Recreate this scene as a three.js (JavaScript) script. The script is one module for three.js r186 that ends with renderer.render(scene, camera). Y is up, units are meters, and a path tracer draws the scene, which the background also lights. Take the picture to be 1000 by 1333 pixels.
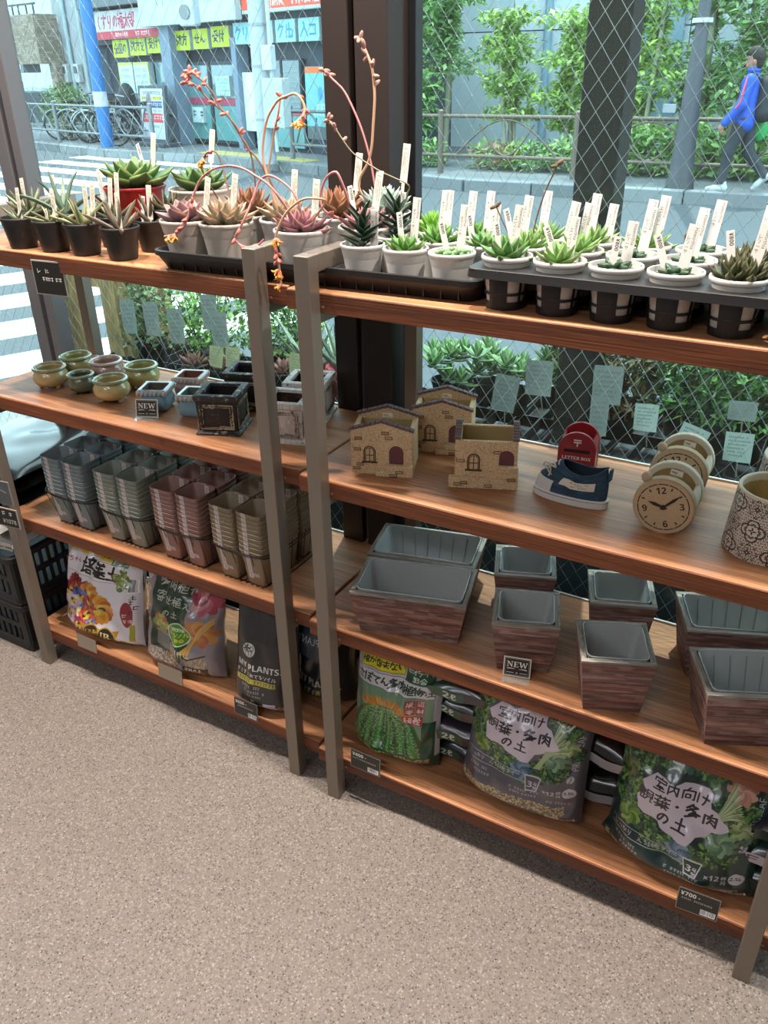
import * as THREE from 'three';
import { RoundedBoxGeometry } from 'three/addons/geometries/RoundedBoxGeometry.js';
import { RectAreaLightUniformsLib } from 'three/addons/lights/RectAreaLightUniformsLib.js';
import { mergeGeometries, mergeVertices, toCreasedNormals } from 'three/addons/utils/BufferGeometryUtils.js';
import { MarchingCubes } from 'three/addons/objects/MarchingCubes.js';

// ---------------------------------------------------------------- camera, sky, sun, room lights, exposure
const scene = new THREE.Scene();
const camera = new THREE.PerspectiveCamera(63.27, 1000 / 1333, 0.05, 200);
camera.position.set(0, 1.5, 0);
camera.up.set(-0.225, 0.881, -0.417);
camera.lookAt(-0.446, 1.5 - 0.473, -0.759);
const renderer = new THREE.WebGLRenderer({ antialias: true });
renderer.toneMapping = THREE.LinearToneMapping;
renderer.toneMappingExposure = 1.1;
renderer.shadowMap.enabled = true;
scene.background = new THREE.Color(0.78, 0.92, 1.0);
scene.backgroundIntensity = 4.6;
const sun = new THREE.DirectionalLight(new THREE.Color(1, 0.95, 0.86), 5.0);
sun.position.set(-1.2, 10.48, -6.0); sun.target.position.set(0, 0, -2);
sun.castShadow = true; sun.shadow.mapSize.set(2048, 2048);
Object.assign(sun.shadow.camera, { left: -26, right: 8, top: 18, bottom: -18, near: 0.5, far: 40 });
scene.add(sun, sun.target);
RectAreaLightUniformsLib.init();
const CEIL = 2.75;
// x, z, width, depth, radiance, tint: four small warm downlights over the racks, three large cool panels in the room behind
const WARM = new THREE.Color(1, 0.9, 0.8), COOL = new THREE.Color(0.93, 0.95, 1.0);
const PANELS = [[-2.05, -0.88, 0.06, 0.06, 3250, WARM], [-1.35, -0.97, 0.06, 0.06, 3250, WARM], [-0.6, -1.1, 0.06, 0.06, 3250, WARM], [0.12, -1.1, 0.06, 0.06, 3000, WARM], [-2.1, 1.1, 1.2, 0.3, 12, COOL], [-0.4, 1.1, 1.2, 0.3, 12, COOL], [-1.2, 2.3, 1.2, 0.3, 12, COOL]];

// ---------------------------------------------------------------- helpers
const { PI, sin, cos, abs, min, max, floor, sqrt, pow, hypot, atan2 } = Math;
const V3 = (x, y, z) => new THREE.Vector3(x, y, z);
const R = (d) => (d * PI) / 180;
const clamp = (x, a = 0, b = 1) => min(b, max(a, x));
const mix = (a, b, t) => a + (b - a) * t;
const rng = (s) => () => { s = (s + 0x6d2b79f5) | 0; let t = Math.imul(s ^ (s >>> 15), 1 | s); t = (t + Math.imul(t ^ (t >>> 7), 61 | t)) ^ t; return ((t ^ (t >>> 14)) >>> 0) / 4294967296; };
const hash = (x, y) => { let h = Math.imul(x | 0, 374761393) + Math.imul(y | 0, 668265263); h = Math.imul(h ^ (h >>> 13), 1274126177); return ((h ^ (h >>> 16)) >>> 0) / 4294967296; };
// value noise, periodic over px by py cells
const noise2 = (x, y, px = 4096, py = 4096) => {
  const ix = floor(x), iy = floor(y), fx = x - ix, fy = y - iy, u = fx * fx * (3 - 2 * fx), v = fy * fy * (3 - 2 * fy);
  const m = (a, n) => ((a % n) + n) % n, h = (a, b) => hash(m(a, px), m(b, py));
  return mix(mix(h(ix, iy), h(ix + 1, iy), u), mix(h(ix, iy + 1), h(ix + 1, iy + 1), u), v);
};
const used = new Map();
const numbered = (n) => { const k = used.get(n) || 0; used.set(n, k + 1); return k ? n + '_' + String(k).padStart(3, '0') : n; };
const shade = (o) => { o.castShadow = o.receiveShadow = true; return o; };
function part(name, geo, mat, parent) { const m = shade(new THREE.Mesh(geo, mat)); m.name = name; parent.add(m); return m; }
function group(name, parent) { const g = new THREE.Group(); g.name = name; parent.add(g); return g; }
function tag(o, label, category, grp) { o.userData = { ...o.userData, label, category }; if (grp) o.userData.group = grp; return o; }
function thing(name, label, category, [x, y, z] = [0, 0, 0], turn = 0, grp) {
  const o = new THREE.Group(); o.name = numbered(name); scene.add(o); o.position.set(x, y, z); o.rotation.y = turn;
  return tag(o, label, category, grp);
}
function solo(name, label, category, geo, mat, [x, y, z] = [0, 0, 0], turn = 0, grp) {
  const o = part(numbered(name), geo, mat, scene); o.position.set(x, y, z); o.rotation.y = turn; return tag(o, label, category, grp);
}
function copyOf(src, label, [x, y, z], turn = 0, base) {
  const c = src.clone(); c.name = numbered(base); scene.add(c); c.position.set(x, y, z); c.rotation.y = turn; c.userData = { ...src.userData, label }; return c;
}
function struct(name, geo, mat, parent = scene) { const m = part(name, geo, mat, parent); if (parent === scene) m.userData.kind = 'structure'; return m; }
function structGroup(name, pos = [0, 0, 0]) { const g = new THREE.Group(); g.name = name; g.position.set(...pos); scene.add(g); g.userData.kind = 'structure'; return g; }
const std = (color, roughness = 0.6, more = {}) => new THREE.MeshStandardMaterial({ color, roughness, ...more });
const phys = (color, roughness = 0.6, more = {}) => new THREE.MeshPhysicalMaterial({ color, roughness, ...more });
const move = (g, x = 0, y = 0, z = 0) => g.translate(x, y, z);
const box = (w, h, d, x = 0, y = 0, z = 0) => new THREE.BoxGeometry(w, h, d).translate(x, y, z);
const rbox = (w, h, d, r = 0.002, x = 0, y = 0, z = 0, s = 2) => new RoundedBoxGeometry(w, h, d, s, min(r, w / 2.01, h / 2.01, d / 2.01)).translate(x, y, z);
const cyl = (r0, r1, h, n = 16, x = 0, y = 0, z = 0) => new THREE.CylinderGeometry(r0, r1, h, n).translate(x, y, z);
const lathe = (pts, n = 32) => new THREE.LatheGeometry(pts.map(([x, y]) => new THREE.Vector2(x, y)), n);
const merge = (gs) => mergeGeometries(gs.map((g) => { const q = g.index ? g.toNonIndexed() : g; for (const k of Object.keys(q.attributes)) if (!['position', 'normal', 'uv'].includes(k)) q.deleteAttribute(k); if (!q.attributes.uv) q.setAttribute('uv', new THREE.BufferAttribute(new Float32Array(q.attributes.position.count * 2), 2)); return q; }));
const tube = (pts, r = 0.002, seg = 24, n = 6, closed = false) => new THREE.TubeGeometry(new THREE.CatmullRomCurve3(pts.map((p) => (p.isVector3 ? p : V3(...p))), closed), seg, r, n, closed);
function bar(a, b, r, n = 6) { // a straight rod from a to b
  const A = V3(...a), B = V3(...b), d = B.clone().sub(A), g = new THREE.CylinderGeometry(r, r, d.length(), n);
  g.applyQuaternion(new THREE.Quaternion().setFromUnitVectors(V3(0, 1, 0), d.clone().normalize())); return g.translate((A.x + B.x) / 2, (A.y + B.y) / 2, (A.z + B.z) / 2);
}
// uv in metres from the face each triangle turns to; along: which axis the grain follows
function planar(geo, scale = 1, off = 0) {
  const g = geo.index ? geo.toNonIndexed() : geo, p = g.attributes.position, uv = new Float32Array(p.count * 2), a = V3(), b = V3(), c = V3();
  for (let i = 0; i < p.count; i += 3) {
    a.fromBufferAttribute(p, i); b.fromBufferAttribute(p, i + 1); c.fromBufferAttribute(p, i + 2);
    const n = b.clone().sub(a).cross(c.clone().sub(a)), x = abs(n.x), y = abs(n.y), z = abs(n.z);
    [a, b, c].forEach((q, k) => {
      const [s, t] = y >= x && y >= z ? [q.x, q.z] : z >= x ? [q.x, q.y + 0.31] : [q.z, q.y + 0.57];
      uv[(i + k) * 2] = s * scale + off; uv[(i + k) * 2 + 1] = t * scale + off * 0.37;
    });
  }
  g.setAttribute('uv', new THREE.BufferAttribute(uv, 2)); return g;
}
// a surface from f(u, v) -> [x, y, z] with nu by nv cells
function sheet(f, nu, nv) {
  const pos = [], uv = [], idx = [];
  for (let j = 0; j <= nv; j++) for (let i = 0; i <= nu; i++) { pos.push(...f(i / nu, j / nv)); uv.push(i / nu, j / nv); }
  for (let j = 0; j < nv; j++) for (let i = 0; i < nu; i++) { const a = j * (nu + 1) + i, b = a + 1, c = a + nu + 1, d = c + 1; idx.push(a, b, d, a, d, c); }
  const g = new THREE.BufferGeometry(); g.setAttribute('position', new THREE.Float32BufferAttribute(pos, 3)); g.setAttribute('uv', new THREE.Float32BufferAttribute(uv, 2)); g.setIndex(idx); g.computeVertexNormals(); return g;
}
function dataTex(w, h, f, srgb = true, n = 4) {
  const d = new Uint8Array(w * h * n);
  for (let y = 0; y < h; y++) for (let x = 0; x < w; x++) { const c = f(x, y), o = (y * w + x) * n; for (let k = 0; k < n; k++) d[o + k] = k === 3 ? 255 : clamp(Array.isArray(c) ? c[k] : c, 0, 255); }
  const t = new THREE.DataTexture(d, w, h, n === 4 ? THREE.RGBAFormat : THREE.RedFormat);
  t.wrapS = t.wrapT = THREE.RepeatWrapping; t.magFilter = THREE.LinearFilter; t.minFilter = THREE.LinearMipmapLinearFilter; t.generateMipmaps = true; if (srgb) t.colorSpace = THREE.SRGBColorSpace; t.needsUpdate = true; return t;
}
function canvasTex(w, h, draw, repeat = false) {
  const c = document.createElement('canvas'); c.width = w; c.height = h; const x = c.getContext('2d'); draw(x, w, h);
  const t = new THREE.CanvasTexture(c); t.colorSpace = THREE.SRGBColorSpace; t.anisotropy = 8; if (repeat) t.wrapS = t.wrapT = THREE.RepeatWrapping; return t;
}
const rep = (t, u, v) => { const c = t.clone(); c.repeat.set(u, v); c.wrapS = c.wrapT = THREE.RepeatWrapping; c.needsUpdate = true; return c; };
// faces of a box geometry given their own materials are avoided: print goes on thin panels of their own
const plate = (w, h, x = 0, y = 0, z = 0) => new THREE.PlaneGeometry(w, h).translate(x, y, z);

// ---------------------------------------------------------------- a stroke alphabet (points on a 10 x 10 grid, x then y)
const RAD = { w: '0343 2029 2307 2446', t: '0333 2018 0938', n: '3014 2329', s: '1022 0323 1829', h: '0343 202919 0645', u: '1104 0343 2029 0645', g: '1002 0242 2305 1419 1444 1646 1949 3439', i: '2004 0422 2407 0727 2729 0819 3839', m: '0444 1022 4032 2029 2407 2446' };
const KANA = {
  の: '524528162351838668', く: '613569', す: '1292 5055463544555739', り: '31243645 717549', せ: '0494 717666 32374888', ん: '41183555577896', さ: '1393 4066 263879', ぼ: '1119 4282 4585 62675748476889 8091', て: '1292 92544779',
  が: '03635848 3118 7386 8091', ま: '1282 1585 505738275689', な: '1252 3016 7283 646849385789', い: '121638 7286', し: '31374886', け: '1119 4393 707659', え: '4061 247419 466999', る: '2171256486694857', を: '1272 40255557 84374989',
  ち: '1282 403564866939', ゃ: '25647586 5262 3359', や: '15746667 5262 3159', ら: '4061 22273464867959', き: '1282 1484 4077 263879', れ: '2029 122207 2541536788', は: '1119 4393 70775748577889', よ: '5383 5057382768', う: '4061 244382869', っ: '2535868779', か: '03635848 3118 7386', こ: '2373 26377788', ご: '1363 26377788 7081', に: '1119 4373 46578788', つ: '12839588', も: '1373 1575 403648688 6',
};
const LINE = {
  ク: '4014 328239', リ: '2126 717549', ニ: '2373 1797', ッ: '2335 5264 8349', コ: '128288 1888', ト: '4149 4487', ン: '1334 1893', ゼ: '048375 313888 8091', オ: '1393 606958 6318', ラ: '2181 148449', イ: '8015 5359', ド: '3139 3476 6172 8091', ネ: '5161 1373 731748 5459 7698', ル: '312619 616996', ソ: '1224 8249',
  タ: '4014 328239 3566', ブ: '128239 8091', ツ: '1223 4152 8249', ー: '1595', サ: '0393 3136 617549', レ: '212995', エ: '2181 5158 0898', ヒ: '2128 8424 2888', ハ: '4118 6198', ベ: '154388 6071 7081', ケ: '4014 3393 6349', プ: '12823 9', マ: '1292 9255 4577', ロ: '12188882 1282', カ: '1393928878 4018', 
  土: '2484 5059 0999', 培: '@t 6061 4191 5264 8274 3595 4749898747', 養: '2031 7061 1181 2373 0595 5155 4517 5597 3666683836 3767 4899', 多: '4013 317115 3354 6437 559519 5677', 肉: '191282 8289 5034 4375 5438 5678', 植: '@w 4191 7062 5383875753 5585 444999', 物: '@u 6044 52928879 7247 8358', 根: '@w 518185 5383 5585 515978 6699 8776',
  傷: '@n 5033 4191 5383865653 5484 5739 568679 6859', 配: '0141 034349090 3 1115 3135 0747 519194 649464 689896', 合: '5005 5095 3565 2787892927', 厳: '1022 5041 8071 1393 1319 2555 265649 3626 7046 6393 8349 5499', 選: '1022 0424 2427 0799 4060 6162 4262 7090 9192 7292 5355 8385 3595 3797 5738 7798', 素: '1191 2383 0595 5055 5637 3777 6958 5859', 材: '@w 4393 8089 8547', 細: '@i 5191988 85158 5599 7178 5898', 粒: '@m 7072 4393 5467 8577 4999',
  室: '5051 030191 9193 2383 4336 3676 2787 5659 0999', 内: '191282 828978 5054 5427 5477', 向: '5032 1912929989 3565683835', 観: '@g 5191965651 5393 5495 6649 86868999', 葉: '0191 3032 6062 0494 232686 5356 7375 0797 5659 5719 5789', 寄: '5051 030191 9193 2383 5224 5674 0696 2757592927 767969', 失: '3114 2383 0595 5055 5519 5599', 敗: '0030360600 0232 0434 1609 2638 6044 5292 824 9 5499', 花: '0191 3032 6062 3316 2429 636998 8346',
  全: '5005 5095 2585 3777 5559 1999', 国: '1191991911 3373 3575 3777 5357 6667', 処: '2005 12427309 1599 61655 7 6181879 7', 方: '5051 0292 4245194484 8479 7968', 受: '8021 2233 4253 8273 05049495 2676 7619 3789', 付: '@n 4393 7079 7968 5667', 出: '5059 2124848 1 15199995', 入: '405153 5309 5399', 口: '12828818 12', 福: '1021 0343 4307 2429 4556 5090 5282845452 5595995955 5797 7579', 太: '0393 50534509 5499 4758', 郎: '2021 0141 0105 4145 0343 0545 0549 0548 2747 50 515990 5080735 75869',
  生: '2003 2383 2686 5059 0999', 活: '@s 8041 4494 7047 4797 8969 4949 4749', 習: '0040434 1124 5090935 6174 5445 2585 2589 2929 2787 8929', 慣: '2029 0305 4344 5191 5094 5393 5595 5797 5559 9559 6949 8999', 病: '5051 1292 1219 0325 0625 4394 4599 4549 6566 6657 6688', 予: '2181 8153 3173 0595 9584 5559 5948', 防: '0009 0040324 5363 7071 4393 6349 6595 9588', 接: '@h 7071 4191 5264 8274 3595 6347 4789 9658 5839', 種: '@w 7041 4292 4484 4446 8486 4686 7089 5797 4999', 特: '@u 7074 5292 4494 4696 8689 8978 5768', 定: '5051 0301919 3 2484 5459 5687 3616 1699', 健: '@n 4062 6244 4499 4292 5494 3696 7088 ', 診: '0141 1030 0343 0545 0747 0949 7043 7094 7546 9657 9849', 分: '4014 6094 2585 858978 5519', 杯: '@w 4191 7147 7279 7396', 号: '2080 8084 8424 2024 0595 4547 4787 8789 8969', 鉢: '2003 2044 1333 0545 2049 0949 4393 7079 7346 7396 5888', 育: '5051 0292 4234 3484 2529 2585 8589 2787 ', 用: '1119 1181 8189 1484 1787 5159', 板: '@w 5090 5059 5383 8349 5699',
};
const glyphs = new Map();
function glyph(ch) {
  if (!glyphs.has(ch)) {
    let s = KANA[ch] || LINE[ch];
    if (s) s = s.replace(/@(\w)/g, (_, k) => RAD[k]).split(' ').map((q) => { const o = []; for (let i = 0; i + 1 < q.length; i += 2) o.push([+q[i] / 9, +q[i + 1] / 9]); return o; }).filter((q) => q.length > 1);
    glyphs.set(ch, s);
  }
  return glyphs.get(ch);
}
// draws text with its top left corner at x, y; each full-width character size wide; thick: stroke width over size
function write(c, text, x, y, size, color, thick = 0.12, { vertical = false, pitch = 1.08, sx = 1, outline = null } = {}) {
  for (const pass of outline ? [0, 1] : [1]) {
    let px = x, py = y;
    c.save(); c.lineJoin = c.lineCap = 'round'; c.strokeStyle = c.fillStyle = pass ? color : outline; 
    for (const ch of text) {
      const g = glyph(ch), w = size * sx * 0.86, h = size * 0.86;
      c.lineWidth = size * thick * (g && g.length > 11 ? 0.68 : g && g.length > 7 ? 0.87 : 1) * (pass ? 1 : 2.4);
      if (g) for (const st of g) {
        c.beginPath(); const P = st.map(([a, b]) => [px + size * sx * 0.07 + a * w, py + size * 0.07 + b * h]);
        c.moveTo(...P[0]);
        if (KANA[ch] && P.length > 2) { for (let i = 1; i < P.length - 1; i++) { const e = i === P.length - 2 ? P[i + 1] : [(P[i][0] + P[i + 1][0]) / 2, (P[i][1] + P[i + 1][1]) / 2]; c.quadraticCurveTo(...P[i], ...e); } } else for (const q of P.slice(1)) c.lineTo(...q);
        c.stroke();
      } else if (ch === '・') { c.beginPath(); c.arc(px + size * 0.35, py + size * 0.5, size * 0.1, 0, 7); c.fill(); } else if (ch === '、') { c.fillRect(px + size * 0.1, py + size * 0.75, size * 0.15, size * 0.2); }
      if (vertical) py += size * pitch; else px += (ch === '・' ? 0.7 : ch === ' ' ? 0.5 : pitch) * size * sx;
    }
    c.restore();
  }
}
const latin = (c, s, x, y, px, color, font = 'bold', fam = 'sans-serif') => { c.fillStyle = color; c.font = `${font} ${px}px ${fam}`; c.fillText(s, x, y); };
function smallPrint(c, x, y, w, h, color, seed = 1) { const r = rng(seed); c.fillStyle = color; for (let px = x; px < x + w;) { const g = h * (0.5 + r() * 0.5); if (r() > 0.12) { c.fillRect(px, y + r() * h * 0.2, g * 0.9, h * 0.2); c.fillRect(px + g * r() * 0.5, y, h * 0.16, h); c.fillRect(px, y + h * (0.5 + r() * 0.3), g * 0.8, h * 0.16); } px += g * 1.15; } }
function barcode(c, x, y, w, h, seed = 3) { const r = rng(seed); c.fillStyle = '#f4f4f4'; c.fillRect(x, y, w, h); c.fillStyle = '#151515'; for (let px = x + 3; px < x + w - 4;) { const q = 1 + floor(r() * 3); c.fillRect(px, y + 2, q, h - 8); px += q + 1 + floor(r() * 3); } }
// ---------------------------------------------------------------- materials of the room
const rw = rng(11);
const woodTex = (() => { // brown stained pine, grain along u; covers 1.6 m by 0.4 m
  const W = 2048, H = 512;
  return dataTex(W, H, (x, y) => {
    const u = x / W, v = y / H;
    const warp = noise2(u * 4, v * 3, 4, 3) * 0.16 + noise2(u * 12, v * 6, 12, 6) * 0.03;
    const ring = noise2(u * 3 + 7, (v + warp) * 26, 3, 64), fine = noise2(u * 26, v * 190, 26, 190), pore = noise2(u * 60, v * 256, 60, 256);
    let k = 0.62 + 0.36 * (ring - 0.5) + 0.28 * (fine - 0.5) - (pore > 0.8 ? 0.12 : 0);
    const kx = (u * 5) % 1, cell = floor(u * 5), ky = hash(cell, 77), kd = hypot((kx - 0.2 - 0.6 * hash(cell, 5)) * 1.6, (v - ky) * 2.2); // knots
    if (kd < 0.05 && hash(cell, 9) > 0.3) k *= 0.55 + kd * 8;
    const big = noise2(u * 5 + 3, v * 4, 5, 4); k *= 0.86 + 0.28 * big;
    return [mix(78, 212, k), mix(48, 150, k), mix(31, 104, k)];
  });
})();
const woodBump = dataTex(1024, 512, (x, y) => 130 + 90 * (noise2(x / 1024 * 20, y / 512 * 160, 20, 160) - 0.5) + 50 * (noise2(x / 1024 * 4, y / 512 * 40, 4, 40) - 0.5), false, 1);
const shelfWood = std('#ffffff', 0.5, { map: rep(woodTex, 1 / 1.6, 1 / 0.4), bumpMap: rep(woodBump, 1 / 1.6, 1 / 0.4), bumpScale: 0.0006 });
const edgeWood = std('#a5826c', 0.6, { map: shelfWood.map, bumpMap: shelfWood.bumpMap, bumpScale: 0.0006 });
const steel = std('#857a70', 0.42, { metalness: 0.55, roughnessMap: null });
const darkFrame = std('#241a17', 0.5);
const greyFrame = std('#59585c', 0.5, { metalness: 0.1 });
const wallPaint = std('#8f8880', 0.85);

// ---------------------------------------------------------------- the shell of the room
const floorTex = (() => { // speckled vinyl: chips of several sizes; 0.9 m square
  const S = 1536;
  return canvasTex(S, S, (c) => {
    const r = rng(5); c.fillStyle = '#a89c8e'; c.fillRect(0, 0, S, S);
    const chips = [['#8f8478', 9000, 3.2], ['#c4b9ab', 9000, 3.4], ['#b5a99b', 8000, 4.2], ['#7b7068', 5200, 2.4], ['#d8cfc3', 5200, 2.4], ['#565049', 3000, 2.2], ['#9a8d86', 5000, 3], ['#46423f', 1700, 2.0], ['#8d8f96', 1600, 2.4]];
    for (const [col, n, s] of chips) for (let i = 0; i < n; i++) {
      const x = r() * S, y = r() * S, a = r() * 7, q = s * (0.5 + r() * 1.1); c.fillStyle = col;
      for (const [ox, oy] of [[0, 0], [x < 8 ? S : x > S - 8 ? -S : 0, 0], [0, y < 8 ? S : y > S - 8 ? -S : 0]]) {
        c.beginPath(); for (let k = 0; k < 5; k++) { const t = a + k * 1.257 + r() * 0.4, d = q * (0.6 + 0.5 * r()); c[k ? 'lineTo' : 'moveTo'](x + ox + cos(t) * d, y + oy + sin(t) * d); } c.fill();
      }
    }
  }, true);
})();
const floorBump = dataTex(256, 256, (x, y) => 128 + 100 * (noise2(x / 4, y / 4, 64, 64) - 0.5) + 40 * (noise2(x / 32, y / 32, 8, 8) - 0.5), false, 1);
const vinyl = std('#b8b6ba', 0.62, { map: rep(floorTex, 1 / 0.9, 1 / 0.9), bumpMap: rep(floorBump, 2, 2), bumpScale: 0.0004 });
const X0 = -3.6, X1 = 2.0, Z0 = -1.66, Z1 = 3.4, GZ = -1.6;
struct('floor', planar(box(X1 - X0 + 0.4, 0.2, Z1 - Z0 + 0.2, (X0 + X1) / 2, -0.1, (Z0 + Z1) / 2)), vinyl);
struct('ceiling', box(X1 - X0 + 0.4, 0.15, Z1 - Z0 + 0.2, (X0 + X1) / 2, CEIL + 0.075, (Z0 + Z1) / 2), std('#ececea', 0.9));
struct('wall_left', box(0.2, CEIL, Z1 - Z0, X0 - 0.1, CEIL / 2, (Z0 + Z1) / 2), wallPaint);
struct('wall_right', box(0.2, CEIL, Z1 - Z0, X1 + 0.1, CEIL / 2, (Z0 + Z1) / 2), wallPaint);
struct('wall_back', box(X1 - X0 + 0.4, CEIL, 0.2, (X0 + X1) / 2, CEIL / 2, Z1 + 0.1), wallPaint);
struct('wall_front', merge([box(X1 - X0 + 0.4, 0.12, 0.12, (X0 + X1) / 2, 0.06, GZ), box(X1 - X0 + 0.4, 0.45, 0.12, (X0 + X1) / 2, CEIL - 0.225, GZ)]), std('#2a211e', 0.6));
// wired glass: the wires stand in the pane as real rods
const glass = phys('#e9f6f6', 0.02, { transmission: 0.992, thickness: 0, ior: 1.3, side: THREE.DoubleSide });
const wireMat = std('#9fa6a8', 0.35, { metalness: 0.8 });
function pane(n, x0, x1, y0, y1) {
  const g = structGroup('window_' + n, [(x0 + x1) / 2, y0, GZ]), w = x1 - x0, h = y1 - y0;
  part('pane', box(w, h, 0.004, 0, h / 2, 0), glass, g);
  const wires = [], DX = 0.037, k = 1.38; // diamonds 37 mm by 51 mm
  for (const s of [-1, 1]) for (let c = -h / k - w; c < w + h / k; c += DX) {
    // x = c + s * y / k
    let ya = 0, yb = h; const xa = () => c + s * ya / k, xb = () => c + s * yb / k;
    const lo = -w / 2, hi = w / 2, yAt = (x) => (x - c) * k * s;
    const ys = [yAt(lo), yAt(hi)].sort((a, b) => a - b); ya = max(0, ys[0]); yb = min(h, ys[1]);
    if (yb - ya > 0.01) wires.push(bar([xa(), ya, 0], [xb(), yb, 0], 0.00047, 4));
  }
  part('wire_mesh', merge(wires), wireMat, g);
  return g;
}
pane(1, X0, -2.08, 0.12, 2.3); pane(2, -1.988, -0.985, 0.12, 2.3); pane(3, -0.84, X1, 0.12, 2.3);
// window posts and rails
function sash(n, bits) { const g = structGroup('trim_' + n); for (const [nm, geo, m] of bits) part(nm, geo, m, g); return g; }
sash(1, [['mullion', rbox(0.045, 2.2, 0.05, 0.003, -2.06, 1.2, GZ + 0.02), greyFrame], ['groove', box(0.02, 2.2, 0.03, -2.028, 1.2, GZ + 0.01), darkFrame], ['mullion', rbox(0.032, 2.2, 0.05, 0.003, -2.003, 1.2, GZ + 0.02), greyFrame]]);
sash(2, [['mullion', rbox(0.058, 2.2, 0.11, 0.003, -0.968, 1.2, GZ + 0.05), darkFrame], ['groove', box(0.014, 2.2, 0.07, -0.933, 1.2, GZ + 0.03), std('#0d0a09', 0.6)], ['mullion', rbox(0.072, 2.2, 0.11, 0.003, -0.89, 1.2, GZ + 0.05), darkFrame], ['gasket', rbox(0.016, 2.2, 0.03, 0.002, -0.846, 1.2, GZ + 0.012), std('#1c1c1f', 0.35)]]);
sash(3, [['rail', rbox(X1 - X0, 0.045, 0.07, 0.003, (X0 + X1) / 2, 0.142, GZ + 0.01), greyFrame]]);
PANELS.forEach(([x, z, w, d, power, tint], i) => {
  const g = structGroup('ceiling_light_' + (i + 1), [x, CEIL, z]);
  part('lamp_frame', merge([box(w + 0.06, 0.05, 0.03, 0, -0.025, d / 2 + 0.015), box(w + 0.06, 0.05, 0.03, 0, -0.025, -d / 2 - 0.015), box(0.03, 0.05, d, w / 2 + 0.015, -0.025, 0), box(0.03, 0.05, d, -w / 2 - 0.015, -0.025, 0)]), std('#dddddd', 0.5), g);
  part('lamp_diffuser', box(w, 0.006, d, 0, -0.02, 0), std('#ffffff', 0.6, { emissive: tint, emissiveIntensity: 1 }), g);
  const l = new THREE.RectAreaLight(tint, power, w, d); l.position.set(x, CEIL - 0.055, z); l.lookAt(x, 0, z); scene.add(l);
});

// ---------------------------------------------------------------- the two display racks
const SH = [0.07, 0.433, 0.775, 1.13], TH = 0.035, TOP = SH.map((y) => y + TH); // shelf undersides and tops
function rack(label, xa, xb, ends, zf, zp) {
  const g = thing('display_rack', label, 'shelf rack', [0, 0, 0]), zb = -1.512, f = 0.03;
  SH.forEach((y, i) => { const b = part('shelf_board', planar(rbox(xb - xa, TH, zf - zb, 0.0025, (xa + xb) / 2, y + TH / 2, (zf + zb) / 2), 1, i * 0.43 + xa), shelfWood, g); part('edge_band', planar(rbox(xb - xa, TH - 0.002, 0.003, 0.0012, (xa + xb) / 2, y + TH / 2 - 0.001, zf + 0.0008), 1, i * 0.31 + xb), edgeWood, b); part('back_edge', box(xb - xa - 0.004, 0.006, 0.005, (xa + xb) / 2, y + TH + 0.001, zb + 0.0005), std('#b9bab6', 0.4, { metalness: 0.3 }), b); });
  for (const x of ends) {
    for (const z of [zp, -1.527]) part('post', rbox(f, 1.228, f, 0.002, x, 0.614, z), steel, g);
    part('top_bar', rbox(f, f, zp + 1.527 - f, 0.002, x, 1.213, (zp - 1.527) / 2), steel, g);
    for (const y of SH) { part('shelf_support', rbox(0.02, 0.02, zp + 1.527 - f, 0.001, x, y - 0.0101, (zp - 1.527) / 2), steel, g); }
    for (const y of SH) part('screw', new THREE.SphereGeometry(0.004, 8, 6).scale(1, 1, 0.5).translate(x + 0.02, y + 0.01, zf + 0.001), steel, g);
  }
  return g;
}
rack('steel and brown wood shelf rack on the left, carrying wire baskets of nested pots', -1.855, -0.879, [-1.81, -0.937], -1.18, -1.164);
rack('steel and brown wood shelf rack on the right, carrying house and clock shaped pots', -0.872, 0.135, [-0.817, 0.079], -1.165, -1.149);
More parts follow.
